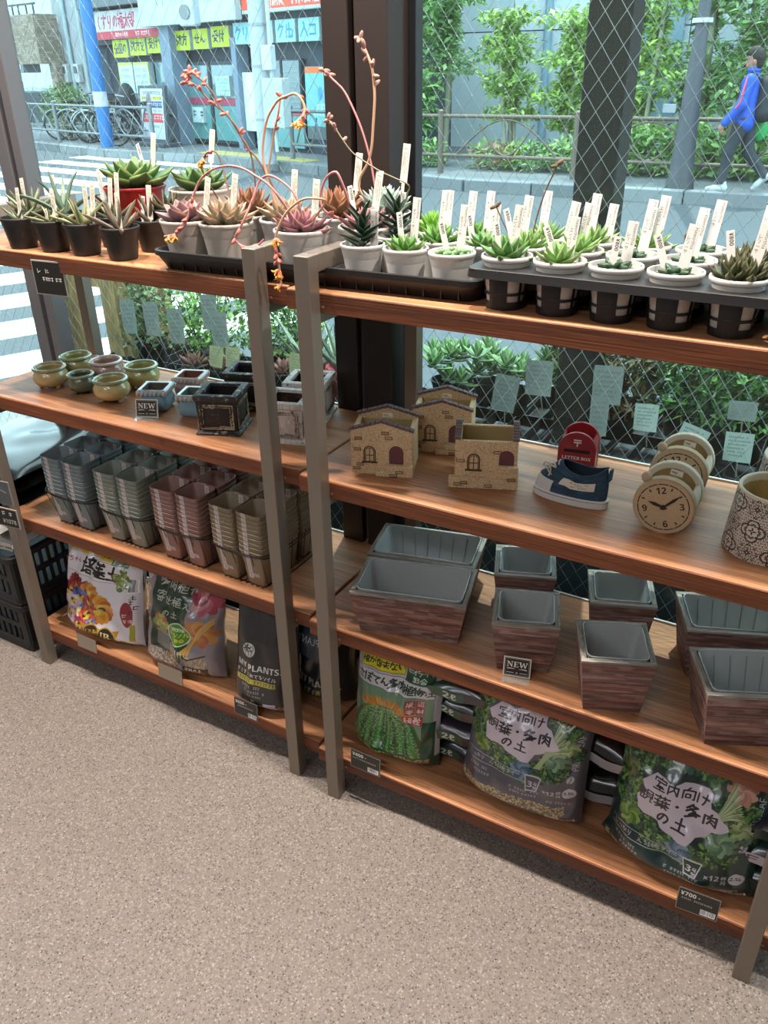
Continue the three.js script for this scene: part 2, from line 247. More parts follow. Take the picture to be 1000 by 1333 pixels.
// ---------------------------------------------------------------- goods on the two middle shelves
// a skin over stacked rounded rectangles; each ring [half width, half depth, corner radius, y]; caps close the ends
function rrLoft(rings, { cap0 = true, cap1 = true, nc = 4, flat = 1 } = {}) {
  const N = 4 * (nc + 1) + 1, pos = [], uv = [], idx = [];
  let vv = 0, prev = null;
  const ringPts = ([hw, hd, r, y]) => { r = min(r, hw * 0.999, hd * 0.999); const o = []; [[1, 1, 0], [-1, 1, 90], [-1, -1, 180], [1, -1, 270]].forEach(([sx, sz, a]) => { for (let k = 0; k <= nc; k++) { const t = R(a + (90 * k) / nc); o.push([sx * (hw - r) + cos(t) * r, y, sz * (hd - r) + sin(t) * r]); } }); o.push(o[0]); return o; };
  const rows = [];
  rings.forEach((rg) => { const p = ringPts(rg); if (prev) vv += hypot(rg[0] - prev[0], rg[3] - prev[3]); prev = rg; rows.push([p, vv]); });
  const add = ([p, v]) => { const base = pos.length / 3; let u = 0; p.forEach((q, i) => { if (i) u += hypot(q[0] - p[i - 1][0], q[2] - p[i - 1][2]); pos.push(...q); uv.push(u, v); }); return base; };
  for (let k = 0; k + 1 < rows.length; k++) { const a = add(rows[k]), b = add(rows[k + 1]); for (let i = 0; i < N - 1; i++) idx.push(a + i, b + i, b + i + 1, a + i, b + i + 1, a + i + 1); }
  const cap = ([p], up) => { const c = pos.length / 3; pos.push(0, p[0][1], 0); uv.push(0, 0); for (const q of p) { pos.push(...q); uv.push(q[0], q[2]); } for (let i = 1; i < N; i++) up ? idx.push(c, c + i + 1, c + i) : idx.push(c, c + i, c + i + 1); };
  if (cap0) cap(rows[0], false); if (cap1) cap(rows[rows.length - 1], true);
  const g = new THREE.BufferGeometry(); g.setAttribute('position', new THREE.Float32BufferAttribute(pos, 3)); g.setAttribute('uv', new THREE.Float32BufferAttribute(uv, 2)); g.setIndex(idx);
  return toCreasedNormals(g, R(40));
}
const speckle = (base, dots, n, size, seed, S = 512) => canvasTex(S, S, (c) => { const r = rng(seed); c.fillStyle = base; c.fillRect(0, 0, S, S); for (let i = 0; i < n; i++) { c.fillStyle = dots[floor(r() * dots.length)]; c.globalAlpha = 0.35 + r() * 0.6; c.beginPath(); c.ellipse(r() * S, r() * S, size * (0.4 + r()), size * (0.3 + r() * 0.7), r() * 3, 0, 7); c.fill(); } c.globalAlpha = 1; }, true);

// --- six footed glazed pots
const glaze = (c) => phys(c, 0.22, { clearcoat: 0.8, clearcoatRoughness: 0.08 });
function footedPot(label, r, h, body, rim, [x, z], turn, y0 = TOP[2]) {
  const t = thing('footed_pot', label, 'flower pot', [x, y0, z], turn, 'small glazed pots on three feet');
  const f = h * 0.1, R0 = r * 0.55;
  part('body', lathe([[0, f], [R0, f], [r * 0.86, f + h * 0.14], [r * 1.0, f + h * 0.36], [r * 0.97, f + h * 0.56], [r * 0.82, h * 0.84], [r * 0.78, h * 0.9], [r * 0.7, h * 0.93], [r * 0.7, h * 0.8], [r * 0.88, f + h * 0.4], [r * 0.5, f + h * 0.12], [0, f + h * 0.1]], 40), body, t);
  part('rim', new THREE.TorusGeometry(r * 0.86, h * 0.085, 12, 48).rotateX(PI / 2).scale(1, 0.85, 1).translate(0, h * 0.93, 0), rim, t);
  for (let k = 0; k < 3; k++) part('foot', new THREE.SphereGeometry(h * 0.12, 12, 10).scale(1, 1.15, 1).translate(cos(k * 2.094 + 0.5) * R0 * 1.12, h * 0.125, sin(k * 2.094 + 0.5) * R0 * 1.12), k === 9 ? rim : body, t);
}
const gCream = glaze('#b9a574'), gOlive = glaze('#a39a62'), gDark = glaze('#5c6450'), gPink = glaze('#a98678'), rimGreen = glaze('#7d8a62'), rimDark = glaze('#7f8467'), rimPink = glaze('#b59f98'), rimTan = glaze('#8d8a68');
footedPot('cream glazed footed pot with a green brown rim, leftmost in the front row of six', 0.043, 0.054, gCream, rimTan, [-1.703, -1.287], 0.3);
footedPot('small dark olive glazed footed pot, the smallest and darkest of six', 0.034, 0.049, gDark, rimDark, [-1.603, -1.294], 0.9);
footedPot('cream glazed footed pot with moss green rim, right end of the front row', 0.043, 0.057, gCream, rimGreen, [-1.494, -1.287], 2.5);
footedPot('olive cream glazed footed pot with green rim, at the left end of the back row', 0.042, 0.058, gOlive, rimGreen, [-1.705, -1.373], 1.2);
footedPot('pinkish glazed footed pot with pale mauve rim, middle of the back row', 0.043, 0.058, gPink, rimPink, [-1.606, -1.38], 2.0);
footedPot('yellow green glazed footed pot with green rim, at the right end of the back row', 0.043, 0.058, gOlive, rimGreen, [-1.499, -1.392], 0.1);

// --- square pots with a plaited rim
function plaitedPot(label, body, rim, inside, [x, z], turn) {
  const t = thing('plaited_rim_pot', label, 'flower pot', [x, TOP[2], z], turn, 'small square pots with plaited rims');
  part('body', rrLoft([[0.026, 0.026, 0.008, 0], [0.032, 0.032, 0.01, 0.006], [0.034, 0.034, 0.011, 0.022], [0.029, 0.029, 0.009, 0.036], [0.027, 0.027, 0.008, 0.05], [0.025, 0.025, 0.008, 0.05], [0.027, 0.027, 0.009, 0.015]]), body, t);
  const bits = [];
  for (let s = 0; s < 4; s++) for (let i = 0; i < 7; i++) bits.push(new THREE.SphereGeometry(0.0062, 10, 8).scale(0.75, 1.35, 1).rotateZ(-0.5).translate(-0.03 + i * 0.01, 0.045, 0.0305).rotateY(s * PI / 2));
  part('plaited_rim', merge([rrLoft([[0.028, 0.028, 0.006, 0.039], [0.033, 0.033, 0.007, 0.041], [0.034, 0.034, 0.007, 0.05], [0.031, 0.031, 0.006, 0.053], [0.026, 0.026, 0.006, 0.052], [0.025, 0.025, 0.006, 0.045]], { cap0: false, cap1: false }), ...bits]), rim, t);
  part('soil_cavity', rrLoft([[0.0245, 0.0245, 0.006, 0.051], [0.0245, 0.0245, 0.006, 0.018], [0.02, 0.02, 0.004, 0.016]], { cap0: false }), inside, t);
}
const gBlue = glaze('#6d93a3'), gWhite = glaze('#a9aeb0'), gRose = glaze('#a98a80');
plaitedPot('pale blue square pot with plaited grey white rim, behind the small NEW card', gBlue, gWhite, std('#5d5650', 0.8), [-1.366, -1.302], 0.42);
plaitedPot('pale blue square pot with plaited rim, between the NEW card pot and the black box', gBlue, gWhite, std('#5d6a62', 0.8), [-1.262, -1.318], 0.36);
plaitedPot('terracotta pink square pot with plaited whitish rim, behind the two blue ones', gRose, glaze('#b5a49c'), std('#7b4c3c', 0.85), [-1.352, -1.405], 0.36);

// --- distressed square boxes with framed panels
function worn(base, under, amount, seed) { return canvasTex(512, 512, (c, W, H) => {
  const im = c.createImageData(W, H), b = new THREE.Color(base), u = new THREE.Color(under); const f = (v) => Math.round(v.getHex()), bb = [f(b) >> 16, (f(b) >> 8) & 255, f(b) & 255], uu = [f(u) >> 16, (f(u) >> 8) & 255, f(u) & 255];
  for (let y = 0; y < H; y++) for (let x = 0; x < W; x++) { const n = noise2(x / 60 + seed, y / 60) * 0.5 + noise2(x / 17, y / 17 + seed) * 0.3 + noise2(x / 5 + seed, y / 5) * 0.2, k = clamp((n - (1 - amount)) * 9), g = 0.9 + 0.2 * noise2(x / 9, y / 40); for (let q = 0; q < 3; q++) im.data[(y * W + x) * 4 + q] = mix(bb[q], uu[q], k) * g; im.data[(y * W + x) * 4 + 3] = 255; }
  c.putImageData(im, 0, 0); }, true); }
const mkWorn = (b, u, a, s, rough = 0.7) => std('#fff', rough, { map: rep(worn(b, u, a, s), 9, 9) });
const blackWorn = mkWorn('#1c1a1b', '#5d554c', 0.3, 1, 0.55), blackEdge = mkWorn('#2a2829', '#a59a88', 0.42, 4, 0.6), ornament = mkWorn('#a3957f', '#2c2624', 0.44, 7), whiteWorn = mkWorn('#c2b9b4', '#6e5a50', 0.3, 3), whiteEdge = mkWorn('#c9c4c0', '#5d4d45', 0.34, 9), whiteOrn = mkWorn('#a89a93', '#5a4840', 0.5, 5);
function framedBox(label, mats, inside, [x, z], turn) {
  const [mb, me, mo] = mats, w = 0.047, h = 0.088, t = thing('square_planter', label, 'planter', [x, TOP[2], z], turn, 'distressed square planters');
  part('body', planar(rrLoft([[w - 0.005, w - 0.005, 0.001, 0.004], [w - 0.003, w - 0.003, 0.001, h - 0.012], [w - 0.012, w - 0.012, 0.001, h - 0.012], [w - 0.012, w - 0.012, 0.001, 0.012]])), mb, t);
  part('plinth', planar(rrLoft([[w + 0.002, w + 0.002, 0.002, 0], [w + 0.002, w + 0.002, 0.002, 0.004], [w - 0.004, w - 0.004, 0.001, 0.009]], { cap1: false })), me, t);
  part('rim', planar(rrLoft([[w - 0.003, w - 0.003, 0.001, h - 0.015], [w + 0.001, w + 0.001, 0.002, h - 0.010], [w + 0.001, w + 0.001, 0.002, h - 0.001], [w, w, 0.002, h], [w - 0.0125, w - 0.0125, 0.001, h], [w - 0.0135, w - 0.0135, 0.001, h - 0.006]], { cap0: false, cap1: false })), me, t);
  part('inside', rrLoft([[w - 0.0122, w - 0.0122, 0.001, h - 0.004], [w - 0.0126, w - 0.0126, 0.001, 0.014]], { cap0: false }), inside, t);
  for (let s = 0; s < 4; s++) { // raised frame and corner scrolls on each face
    const g = [], q = w - 0.0025, y0 = 0.014, y1 = h - 0.021, a = 0.036;
    for (const [ax, ay, bx, by] of [[-a, y0, a, y0], [a, y0, a, y1], [a, y1, -a, y1], [-a, y1, -a, y0]]) { g.push(bar([ax, ay, q], [bx, by, q], 0.0014, 6)); const k = 0.85; g.push(bar([ax * k, (ay - h / 2) * k + h / 2 - 0.001, q], [bx * k, (by - h / 2) * k + h / 2 - 0.001, q], 0.0008, 5)); }
    const fr = part('panel_frame', planar(merge(g)).rotateY(s * PI / 2), mo, t), r = rng(s + 3);
    for (const [sx, sy] of [[-1, 1], [1, -1]]) { const o = []; for (let k = 0; k < 9; k++) { const d = k < 5 ? [k * 0.006, 0] : [0, (k - 4) * 0.006]; o.push(new THREE.TorusGeometry(0.0022 + r() * 0.0015, 0.0009, 6, 12).translate(sx * (a - 0.004 - d[0]), (sy > 0 ? y1 - 0.004 - d[1] : y0 + 0.004 + d[1]), q + 0.0002)); } o.push(new THREE.SphereGeometry(0.004, 10, 8).scale(1, 1, 0.45).translate(sx * (a - 0.004), sy > 0 ? y1 - 0.004 : y0 + 0.004, q)); part('corner_scroll', planar(merge(o)).rotateY(s * PI / 2), mo, fr); }
  }
}
const darkInside = std('#191412', 0.9), rustInside = mkWorn('#4d3527', '#2c1e17', 0.5, 8, 0.9);
framedBox('black distressed square planter with cream scroll frames, in front beside the small blue pots', [blackWorn, blackEdge, ornament], darkInside, [-1.151, -1.281], R(22));
framedBox('black distressed square planter half hidden behind the other black one', [blackWorn, blackEdge, ornament], darkInside, [-1.188, -1.421], R(20));
framedBox('white washed square planter with worn frame, in front behind the steel post', [whiteWorn, whiteEdge, whiteOrn], rustInside, [-1.0, -1.313], R(16));
framedBox('grey white washed square planter standing behind the other white one', [whiteWorn, whiteEdge, whiteOrn], rustInside, [-1.028, -1.433], R(18));

// --- the two NEW cards
const newTex = canvasTex(256, 200, (c, W, H) => { c.fillStyle = '#d8d4cc'; c.fillRect(0, 0, W, H); c.fillStyle = '#1d1b1b'; c.fillRect(9, 9, W - 18, H - 18); c.strokeStyle = '#cfcac2'; c.lineWidth = 2; c.strokeRect(18, 18, W - 36, H - 36); c.textAlign = 'center'; latin(c, 'NEW', W / 2, 100, 80, '#e6e2da', 'bold', 'serif'); c.textAlign = 'left'; c.fillStyle = '#e6e2da'; c.beginPath(); c.moveTo(34, 116); c.quadraticCurveTo(70, 106, 118, 122); c.quadraticCurveTo(70, 118, 34, 126); c.moveTo(222, 116); c.quadraticCurveTo(186, 106, 138, 122); c.quadraticCurveTo(186, 118, 222, 126); c.fill(); c.fillRect(30, 158, 70, 5); c.fillRect(156, 158, 70, 5); c.beginPath(); c.arc(128, 160, 8, 0, 7); c.fill(); c.fillStyle = '#1d1b1b'; c.beginPath(); c.arc(128, 160, 4, 0, 7); c.fill(); });
const acrylic = phys('#f4f8f8', 0.05, { transmission: 0.9, thickness: 0, ior: 1.45 });
function newCard(label, [x, y, z], turn, w, tilt = 0.28) {
  const h = w * 0.78, t = thing('sign_card', label, 'sign', [x, y, z], turn);
  part('card', rbox(w, h, 0.0016, 0.0005).rotateX(-tilt).translate(0, h / 2 * cos(tilt) + 0.002, -h / 2 * sin(tilt)), std('#dad6ce', 0.5), t);
  part('print', plate(w * 0.985, h * 0.98).translate(0, 0, 0.0011).rotateX(-tilt).translate(0, h / 2 * cos(tilt) + 0.002, -h / 2 * sin(tilt)), std('#fff', 0.4, { map: newTex }), t);
  part('acrylic_foot', rbox(w * 1.02, 0.0016, 0.022, 0.0006, 0, 0.0009, 0.009), acrylic, t);
}
newCard('small black NEW card on a clear stand in front of a blue plaited pot', [-1.341, TOP[2], -1.24], 0.42, 0.052);
newCard('black NEW card leaning in front of the middle wooden planter', [-0.418, TOP[1], -1.198], 0.25, 0.052, 0.2);
// --- sandstone house pots
const stoneTex = speckle('#ccae88', ['#6d5642', '#dfc4a0', '#a88a66', '#4a3a2e', '#e6cdac'], 3200, 3.2, 21);
const stone = std('#fff', 0.9, { map: rep(stoneTex, 9, 9), bumpMap: rep(dataTex(256, 256, (x, y) => 255 * noise2(x / 3, y / 3, 85, 85) * (0.5 + 0.5 * noise2(x / 16, y / 16, 16, 16)), false, 1), 9, 9), bumpScale: 0.0012 });
const stoneDark = std('#4b3323', 0.9), slate = std('#665052', 0.8), maroon = std('#63383c', 0.75), ochre = std('#a48d5f', 0.7);
const priceTex = (s, seed = 1) => canvasTex(128, 64, (c, W, H) => { c.fillStyle = '#e4dccb'; c.fillRect(0, 0, W, H); c.strokeStyle = '#c9a79a'; c.lineWidth = 3; c.strokeRect(3, 3, W - 6, H - 6); latin(c, s, 12, 40, 26, '#2b2724'); smallPrint(c, 14, 46, 96, 9, '#6b625a', seed); });
const price1 = std('#fff', 0.5, { map: priceTex('¥550-') }), price2 = std('#fff', 0.5, { map: priceTex('¥880-', 4) });
function arch(w, h, n = 10) { const s = new THREE.Shape(); s.moveTo(-w / 2, 0); s.lineTo(w / 2, 0); s.lineTo(w / 2, h - w / 2); for (let k = 1; k < n; k++) { const a = (k / n) * PI; s.lineTo(cos(a) * w / 2, h - w / 2 + sin(a) * w / 2); } s.lineTo(-w / 2, h - w / 2); s.closePath(); return s; }
const ext = (s, d, bevel = 0.0008) => new THREE.ExtrudeGeometry(s, { depth: d, bevelEnabled: bevel > 0, bevelThickness: bevel, bevelSize: bevel, bevelSegments: 1, curveSegments: 12 });
function archLine(w, h, r, z) { const p = []; p.push(V3(-w / 2, 0, z)); p.push(V3(-w / 2, h - w / 2, z)); for (let k = 1; k < 9; k++) { const a = PI - (k / 9) * PI; p.push(V3(cos(a) * w / 2, h - w / 2 + sin(a) * w / 2, z)); } p.push(V3(w / 2, h - w / 2, z), V3(w / 2, 0, z)); return tube(p, r, 40, 5); }
function housePot(label, [x, z], turn, W, D, H, peak, sideways) {
  const t = thing('house_pot', label, 'planter', [x, TOP[2], z], turn, 'sandstone house shaped planters'), th = 0.007;
  // gable walls carry the slate coping; front and back when not sideways
  const gable = (w) => { const s = new THREE.Shape(); s.moveTo(-w / 2, 0); s.lineTo(w / 2, 0); s.lineTo(w / 2, H); s.lineTo(0, peak); s.lineTo(-w / 2, H); s.closePath(); return s; };
  const plain = (w) => { const s = new THREE.Shape(); s.moveTo(-w / 2, 0); s.lineTo(w / 2, 0); s.lineTo(w / 2, H - 0.004); s.lineTo(-w / 2, H - 0.004); s.closePath(); return s; };
  const fw = sideways ? plain : gable, sw = sideways ? gable : plain;
  for (const s of [0, 1]) { const g = planar(ext(fw(W), th)); g.translate(0, 0, D / 2 - th); if (s) g.rotateY(PI); part('wall', g, stone, t); }
  for (const s of [0, 1]) { const g = planar(ext(sw(D - 0.002), th)); g.translate(0, 0, W / 2 - th).rotateY(s ? -PI / 2 : PI / 2); part('wall', g, stone, t); }
  part('inside', merge([box(W - 0.016, 0.004, D - 0.016, 0, 0.03, 0), ...[0, 1].flatMap((s) => [box(W - 0.015, H - 0.035, 0.001, 0, H / 2 + 0.012, (s ? 1 : -1) * (D / 2 - 0.0085)), box(0.001, H - 0.035, D - 0.015, (s ? 1 : -1) * (W / 2 - 0.0085), H / 2 + 0.012, 0)])]), ochre, t);
  // coping stones on the gables, each its own
  const L = (sideways ? D : W) / 2 + 0.004, slope = hypot(L, peak - H), n = 6;
  for (const s of [0, 1]) for (const side of [-1, 1]) for (let k = 0; k < n; k++) {
    const f = (k + 0.5) / n, g = rbox(slope / n - 0.0008, 0.005, 0.012, 0.0012); g.rotateZ(-side * atan2(peak - H, L)); g.translate(side * L * f, mix(peak, H, f) + 0.002, (sideways ? W : D) / 2 - th / 2); if (sideways) g.rotateY(s ? -PI / 2 : PI / 2); else if (s) g.rotateY(PI);
    part('coping_stone', g, slate, t);
  }
  const fz = D / 2 + 0.001, wy = sideways ? 0.034 : H * 0.3;
  const win = part('window_frame', merge([archLine(0.021, 0.031, 0.0011, fz), archLine(0.016, 0.028, 0.0007, fz), bar([0, 0, fz], [0, 0.028, fz], 0.0008), bar([-0.008, 0.013, fz], [0.008, 0.013, fz], 0.0008), rbox(0.03, 0.0028, 0.005, 0.001, 0, -0.001, fz)]).translate(-W * 0.2, wy, 0), stoneDark, t);
  part('door', ext(arch(0.026, sideways ? 0.028 : 0.036), 0.0015, 0.0006).translate(W * (sideways ? 0.33 : 0.24), H * (sideways ? 0.485 : 0.27), fz - 0.001), maroon, t);
  const steps = sideways ? [[W * 0.5, 0.0, W + 0.014, 0.021], [W * 0.5, 0.021, W * 0.5, 0.012], [W * 0.5, 0.033, W * 0.36, 0.012]] : [[W * 0.5, 0, W * 0.62, 0.011], [W * 0.5, 0.011, W * 0.48, 0.012]];
  for (const [xr, y, w, h] of steps) part('step', planar(rbox(w, h, 0.014, 0.0015, xr - w / 2 + 0.003, y + h / 2, D / 2 + 0.005)), stone, t);
  const r = rng(floor(x * 1000) + 900), bricks = sideways ? [[-0.42, 0.52], [0.18, 0.72], [-0.35, 0.1], [0.05, 0.05], [0.42, 0.2], [-0.45, 0.07]] : [[-0.38, 0.8], [0.06, 0.94], [0.12, 0.83], [-0.4, 0.55], [-0.42, 0.1], [-0.36, 0.2], [0.3, 0.1], [0.2, 0.02]];
  for (const [bx, by] of bricks) { const w = 0.012 + r() * 0.003, h = 0.0052, zz = fz + ((by < 0.3 && bx > 0) || (sideways && by < 0.3) ? 0.0115 : 0); const q = [[-w / 2, 0], [w / 2, 0], [w / 2, h], [-w / 2, h]]; part('brick', merge([rbox(w - 0.001, h - 0.001, 0.0016, 0.0006, 0, h / 2, 0), ]).translate(bx * W, by * H, zz), i2(r), t); part('brick_joint', merge(q.map(([a, b], i) => bar([a, b, 0], [...q[(i + 1) % 4], 0], 0.00055, 4))).translate(bx * W, by * H, zz + 0.0005), stoneDark, t); }
  if (!sideways) part('price_sticker', plate(0.02, 0.01).rotateX(-0.02).translate(0.0, H + 0.002, -D / 2 + 0.0092), price1, t);
}
const brickTones = [std('#a5876a', 0.9), std('#b39474', 0.9), std('#97795a', 0.9)]; function i2(r) { return brickTones[floor(r() * 3)]; }
housePot('sandy house shaped planter with gabled front, leftmost, tag on its inside wall', [-0.746, -1.279], R(21), 0.116, 0.088, 0.088, 0.106, false);
housePot('sandy house shaped planter standing behind, between the other two', [-0.69, -1.424], R(19), 0.116, 0.088, 0.09, 0.108, false);
housePot('sandy house shaped planter with stairs across its front, rightmost of three', [-0.552, -1.322], R(22), 0.112, 0.084, 0.093, 0.108, true);

// --- red letter box pot
{
  const t = thing('letter_box_pot', 'red letter box shaped pot with white post mark, standing behind the blue shoe', 'planter', [-0.412, TOP[2], -1.437], R(10));
  const red = phys('#8a1219', 0.45, { clearcoat: 0.3, clearcoatRoughness: 0.3 }), W = 0.068, D = 0.058, H = 0.085;
  part('front_plate', ext(arch(W, H, 16), 0.005, 0.001).translate(0, 0, D / 2 - 0.005), red, t);
  part('back_plate', ext(arch(W, H, 16), 0.005, 0.001).translate(0, 0, -D / 2), red, t);
  part('side_wall', box(0.005, H - W / 2 - 0.006, D - 0.01, -W / 2 + 0.0025, (H - W / 2 - 0.006) / 2, 0), red, t); part('side_wall', box(0.005, H - W / 2 - 0.006, D - 0.01, W / 2 - 0.0025, (H - W / 2 - 0.006) / 2, 0), red, t);
  { const s = new THREE.Shape(); s.absarc(0, 0, W / 2, R(-4), R(30), false); s.absarc(0, 0, W / 2 - 0.004, R(30), R(-4), true); for (const m of [1, -1]) { const g = ext(s, D - 0.006, 0).translate(0, H - W / 2, -D / 2 + 0.003); if (m < 0) g.rotateY(PI); part('shoulder', g, red, t); } }
  part('bottom', box(W - 0.004, 0.03, D - 0.006, 0, 0.0152, 0), red, t);
  const white = std('#d9d2c4', 0.6), f = D / 2 + 0.0014;
  const mark = part('post_mark', merge([box(0.014, 0.0022, 0.001, 0, 0.007, f), box(0.014, 0.0022, 0.001, 0, 0.0025, f), box(0.0022, 0.0085, 0.001, 0, -0.0015, f)]).translate(0, H - 0.021, 0), white, t);
  part('slot', merge([rbox(0.048, 0.006, 0.003, 0.001, 0, H - 0.036, f - 0.0005)]), std('#1a0506', 0.7), t);
  part('lettering', plate(0.054, 0.0135, 0, H - 0.05, f + 0.0002), std('#fff', 0.5, { map: canvasTex(256, 64, (c) => { c.fillStyle = '#8a1219'; c.fillRect(0, 0, 256, 64); c.textAlign = 'center'; latin(c, 'LETTER BOX', 128, 46, 40, '#d9d2c4', 'bold', 'serif'); c.textAlign = 'left'; }) }), t);
}

// --- canvas shoe pot: toe towards -x
{
  const t = thing('shoe_pot', 'blue denim high top shoe shaped pot with white sole and toe cap', 'planter', [-0.382, TOP[2], -1.31], R(-6));
  const denimTex = dataTex(256, 256, (x, y) => { const n = noise2(x / 2, y / 9, 128, 28) * 0.5 + noise2(x / 22, y / 22, 11, 11) * 0.7, k = 0.55 + 0.5 * n + ((x + y) % 4 < 2 ? 0.05 : 0); return [46 * k, 74 * k, 98 * k]; });
  const denim = std('#fff', 0.85, { map: rep(denimTex, 3, 2), side: THREE.DoubleSide }), white = std('#c9c6c4', 0.5), navy = std('#20242c', 0.6);
  const L = 0.138, out = (u, k = 1) => { const a = u * 2 * PI, x = cos(a), s = sin(a); const wide = 0.0255 * (1 + 0.12 * -x) * (1 - 0.1 * pow(max(0, x), 2)); return [x * (L / 2) * k, Math.sign(s) * pow(abs(s), 0.72) * wide * (k > 1 ? 1.04 : k)]; };
  const outline = (k) => { const s = new THREE.Shape(); for (let i = 0; i < 48; i++) { const [a, b] = out(i / 48, k); i ? s.lineTo(a, b) : s.moveTo(a, b); } s.closePath(); return s; };
  const sole = part('sole', ext(outline(1.0), 0.013, 0.0015).rotateX(-PI / 2).translate(0, 0.0015, 0), white, t);
  part('sole_stripe', tube(Array.from({ length: 48 }, (_, i) => { const [a, b] = out(i / 48, 1.0); return V3(a * 1.012, 0.0125, -b * 1.035); }), 0.0009, 96, 5, true), navy, sole);
  const collar = (u) => { const a = u * 2 * PI, x = cos(a), s = sin(a); return [0.022 + x * 0.041, 0.066 + 0.012 * x * x * (x > 0 ? 1 : 0.6) - 0.006 * abs(s), -s * 0.0215]; };
  const upper = (u, v) => { const [bx, bz] = out(u, 0.96), c = collar(u), e = pow(v, 0.72), front = cos(u * 2 * PI) < 0; const lift = front ? sin(v * PI) * 0.008 : sin(v * PI) * 0.002; return [mix(bx, c[0], pow(v, front ? 1.25 : 1.6)) + (front ? -lift * 0.6 : lift), 0.0145 + (c[1] - 0.0145) * (front ? pow(v, 0.95) : v) + lift * 0.5, mix(-bz, c[2], e * 0.8 + 0.2 * v)]; };
  part('upper', sheet((u, v) => upper(u, v), 64, 20), denim, t);
  part('lining', sheet((u, v) => { const p = upper(u, 1 - v * 0.75), q = 1 - 0.055 - v * 0.02; return [0.022 + (p[0] - 0.022) * q, p[1], p[2] * q]; }, 48, 10), std('#1d2c38', 0.9, { side: THREE.DoubleSide }), t);
  part('collar_seam', tube(Array.from({ length: 40 }, (_, i) => V3(...upper(i / 40, 0.992))), 0.0016, 80, 6, true), denim, t);
  part('toe_cap', sheet((u, v) => { const uu = 0.5 + (u - 0.5) * 0.36, p = upper(uu, v * 0.36), k = 1.02; return [p[0] * 1.015 - 0.0008, p[1] + 0.0012, p[2] * k]; }, 24, 10), std('#c2c0bf', 0.5, { side: THREE.DoubleSide }), t);
  part('heel_tab', rbox(0.004, 0.022, 0.012, 0.0015, 0.0655, 0.069, 0).rotateZ(-0.06), denim, t);
  for (let k = 0; k < 4; k++) { const a = upper(0.44 - k * 0.006, 0.55 + k * 0.11), b = upper(0.56 + k * 0.006, 0.55 + k * 0.11), m = [(a[0] + b[0]) / 2 - 0.003, max(a[1], b[1]) + 0.005, 0]; part('lace', tube([a, m, b], 0.0017, 12, 6), std('#b9b2a6', 0.8), t); }
  const K = upper(0.54, 0.72), kx = K[0], ky = K[1] + 0.003, kz = K[2] + 0.006;
  part('lace_bow', merge([tube([[kx, ky, kz], [kx - 0.009, ky + 0.005, kz + 0.003], [kx - 0.012, ky - 0.002, kz + 0.004], [kx, ky, kz + 0.001]], 0.0016, 20, 6), tube([[kx, ky, kz], [kx + 0.008, ky + 0.006, kz + 0.003], [kx + 0.012, ky, kz + 0.004], [kx, ky, kz + 0.001]], 0.0016, 20, 6), tube([[kx, ky, kz + 0.001], [kx + 0.003, ky - 0.01, kz + 0.006], [kx + 0.001, ky - 0.018, kz + 0.008]], 0.0015, 16, 6), tube([[kx, ky, kz + 0.001], [kx - 0.002, ky - 0.008, kz + 0.005], [kx + 0.006, ky - 0.015, kz + 0.007]], 0.0015, 16, 6)]), std('#b9b2a6', 0.8), t);
  { const lab = new THREE.PlaneGeometry(0.032, 0.019, 10, 4), p = lab.attributes.position; for (let i = 0; i < p.count; i++) { const u = 0.79 + p.getX(i) / 0.19, v = 0.5 + p.getY(i) / 0.062, q = upper(u, v); p.setXYZ(i, q[0], q[1] + 0.0004, q[2] + 0.0012); } lab.computeVertexNormals(); part('cloth_label', lab, std('#fff', 0.8, { side: THREE.DoubleSide, map: canvasTex(256, 150, (c) => { c.fillStyle = '#cfc8bb'; c.fillRect(0, 0, 256, 150); smallPrint(c, 60, 30, 130, 22, '#5a4e48', 2); smallPrint(c, 95, 66, 70, 16, '#5a4e48', 5); smallPrint(c, 70, 96, 120, 22, '#5a4e48', 8); }) }), t); }
}

// --- drum shaped clock pots, axis along z
const sand = std('#fff', 0.92, { map: rep(speckle('#b09a7d', ['#957d60', '#cdb99c', '#77624a', '#bda98a'], 5200, 1.7, 8), 8, 8) }), paleSand = std('#fff', 0.92, { map: rep(speckle('#c9c0ad', ['#a09478', '#dcd5c4', '#b3a88f'], 5200, 1.7, 9), 8, 8) });
const clockTex = canvasTex(512, 512, (c, W) => {
  c.drawImage(speckle('#b49b7b', ['#9d8565', '#cbb494', '#806a4c'], 5000, 1.8, 18).image, 0, 0); const k = '#33241b', m = W / 2; c.strokeStyle = k; c.lineWidth = 9; c.setLineDash([84, 8]); c.beginPath(); c.arc(m, m, 218, 0, 7); c.stroke(); c.setLineDash([]);
  for (let i = 0; i < 12; i++) if (i % 3) { c.save(); c.translate(m, m); c.rotate(i * PI / 6); c.fillStyle = k; c.fillRect(-6, -198, 12, 28); c.restore(); }
  c.textAlign = 'center'; c.textBaseline = 'middle'; for (const [s, a] of [['12', 0], ['3', 90], ['6', 180], ['9', 270]]) latin(c, s, m + sin(R(a)) * 160, m - cos(R(a)) * 160 + 4, 84, k); c.textAlign = 'left'; c.textBaseline = 'alphabetic';
});
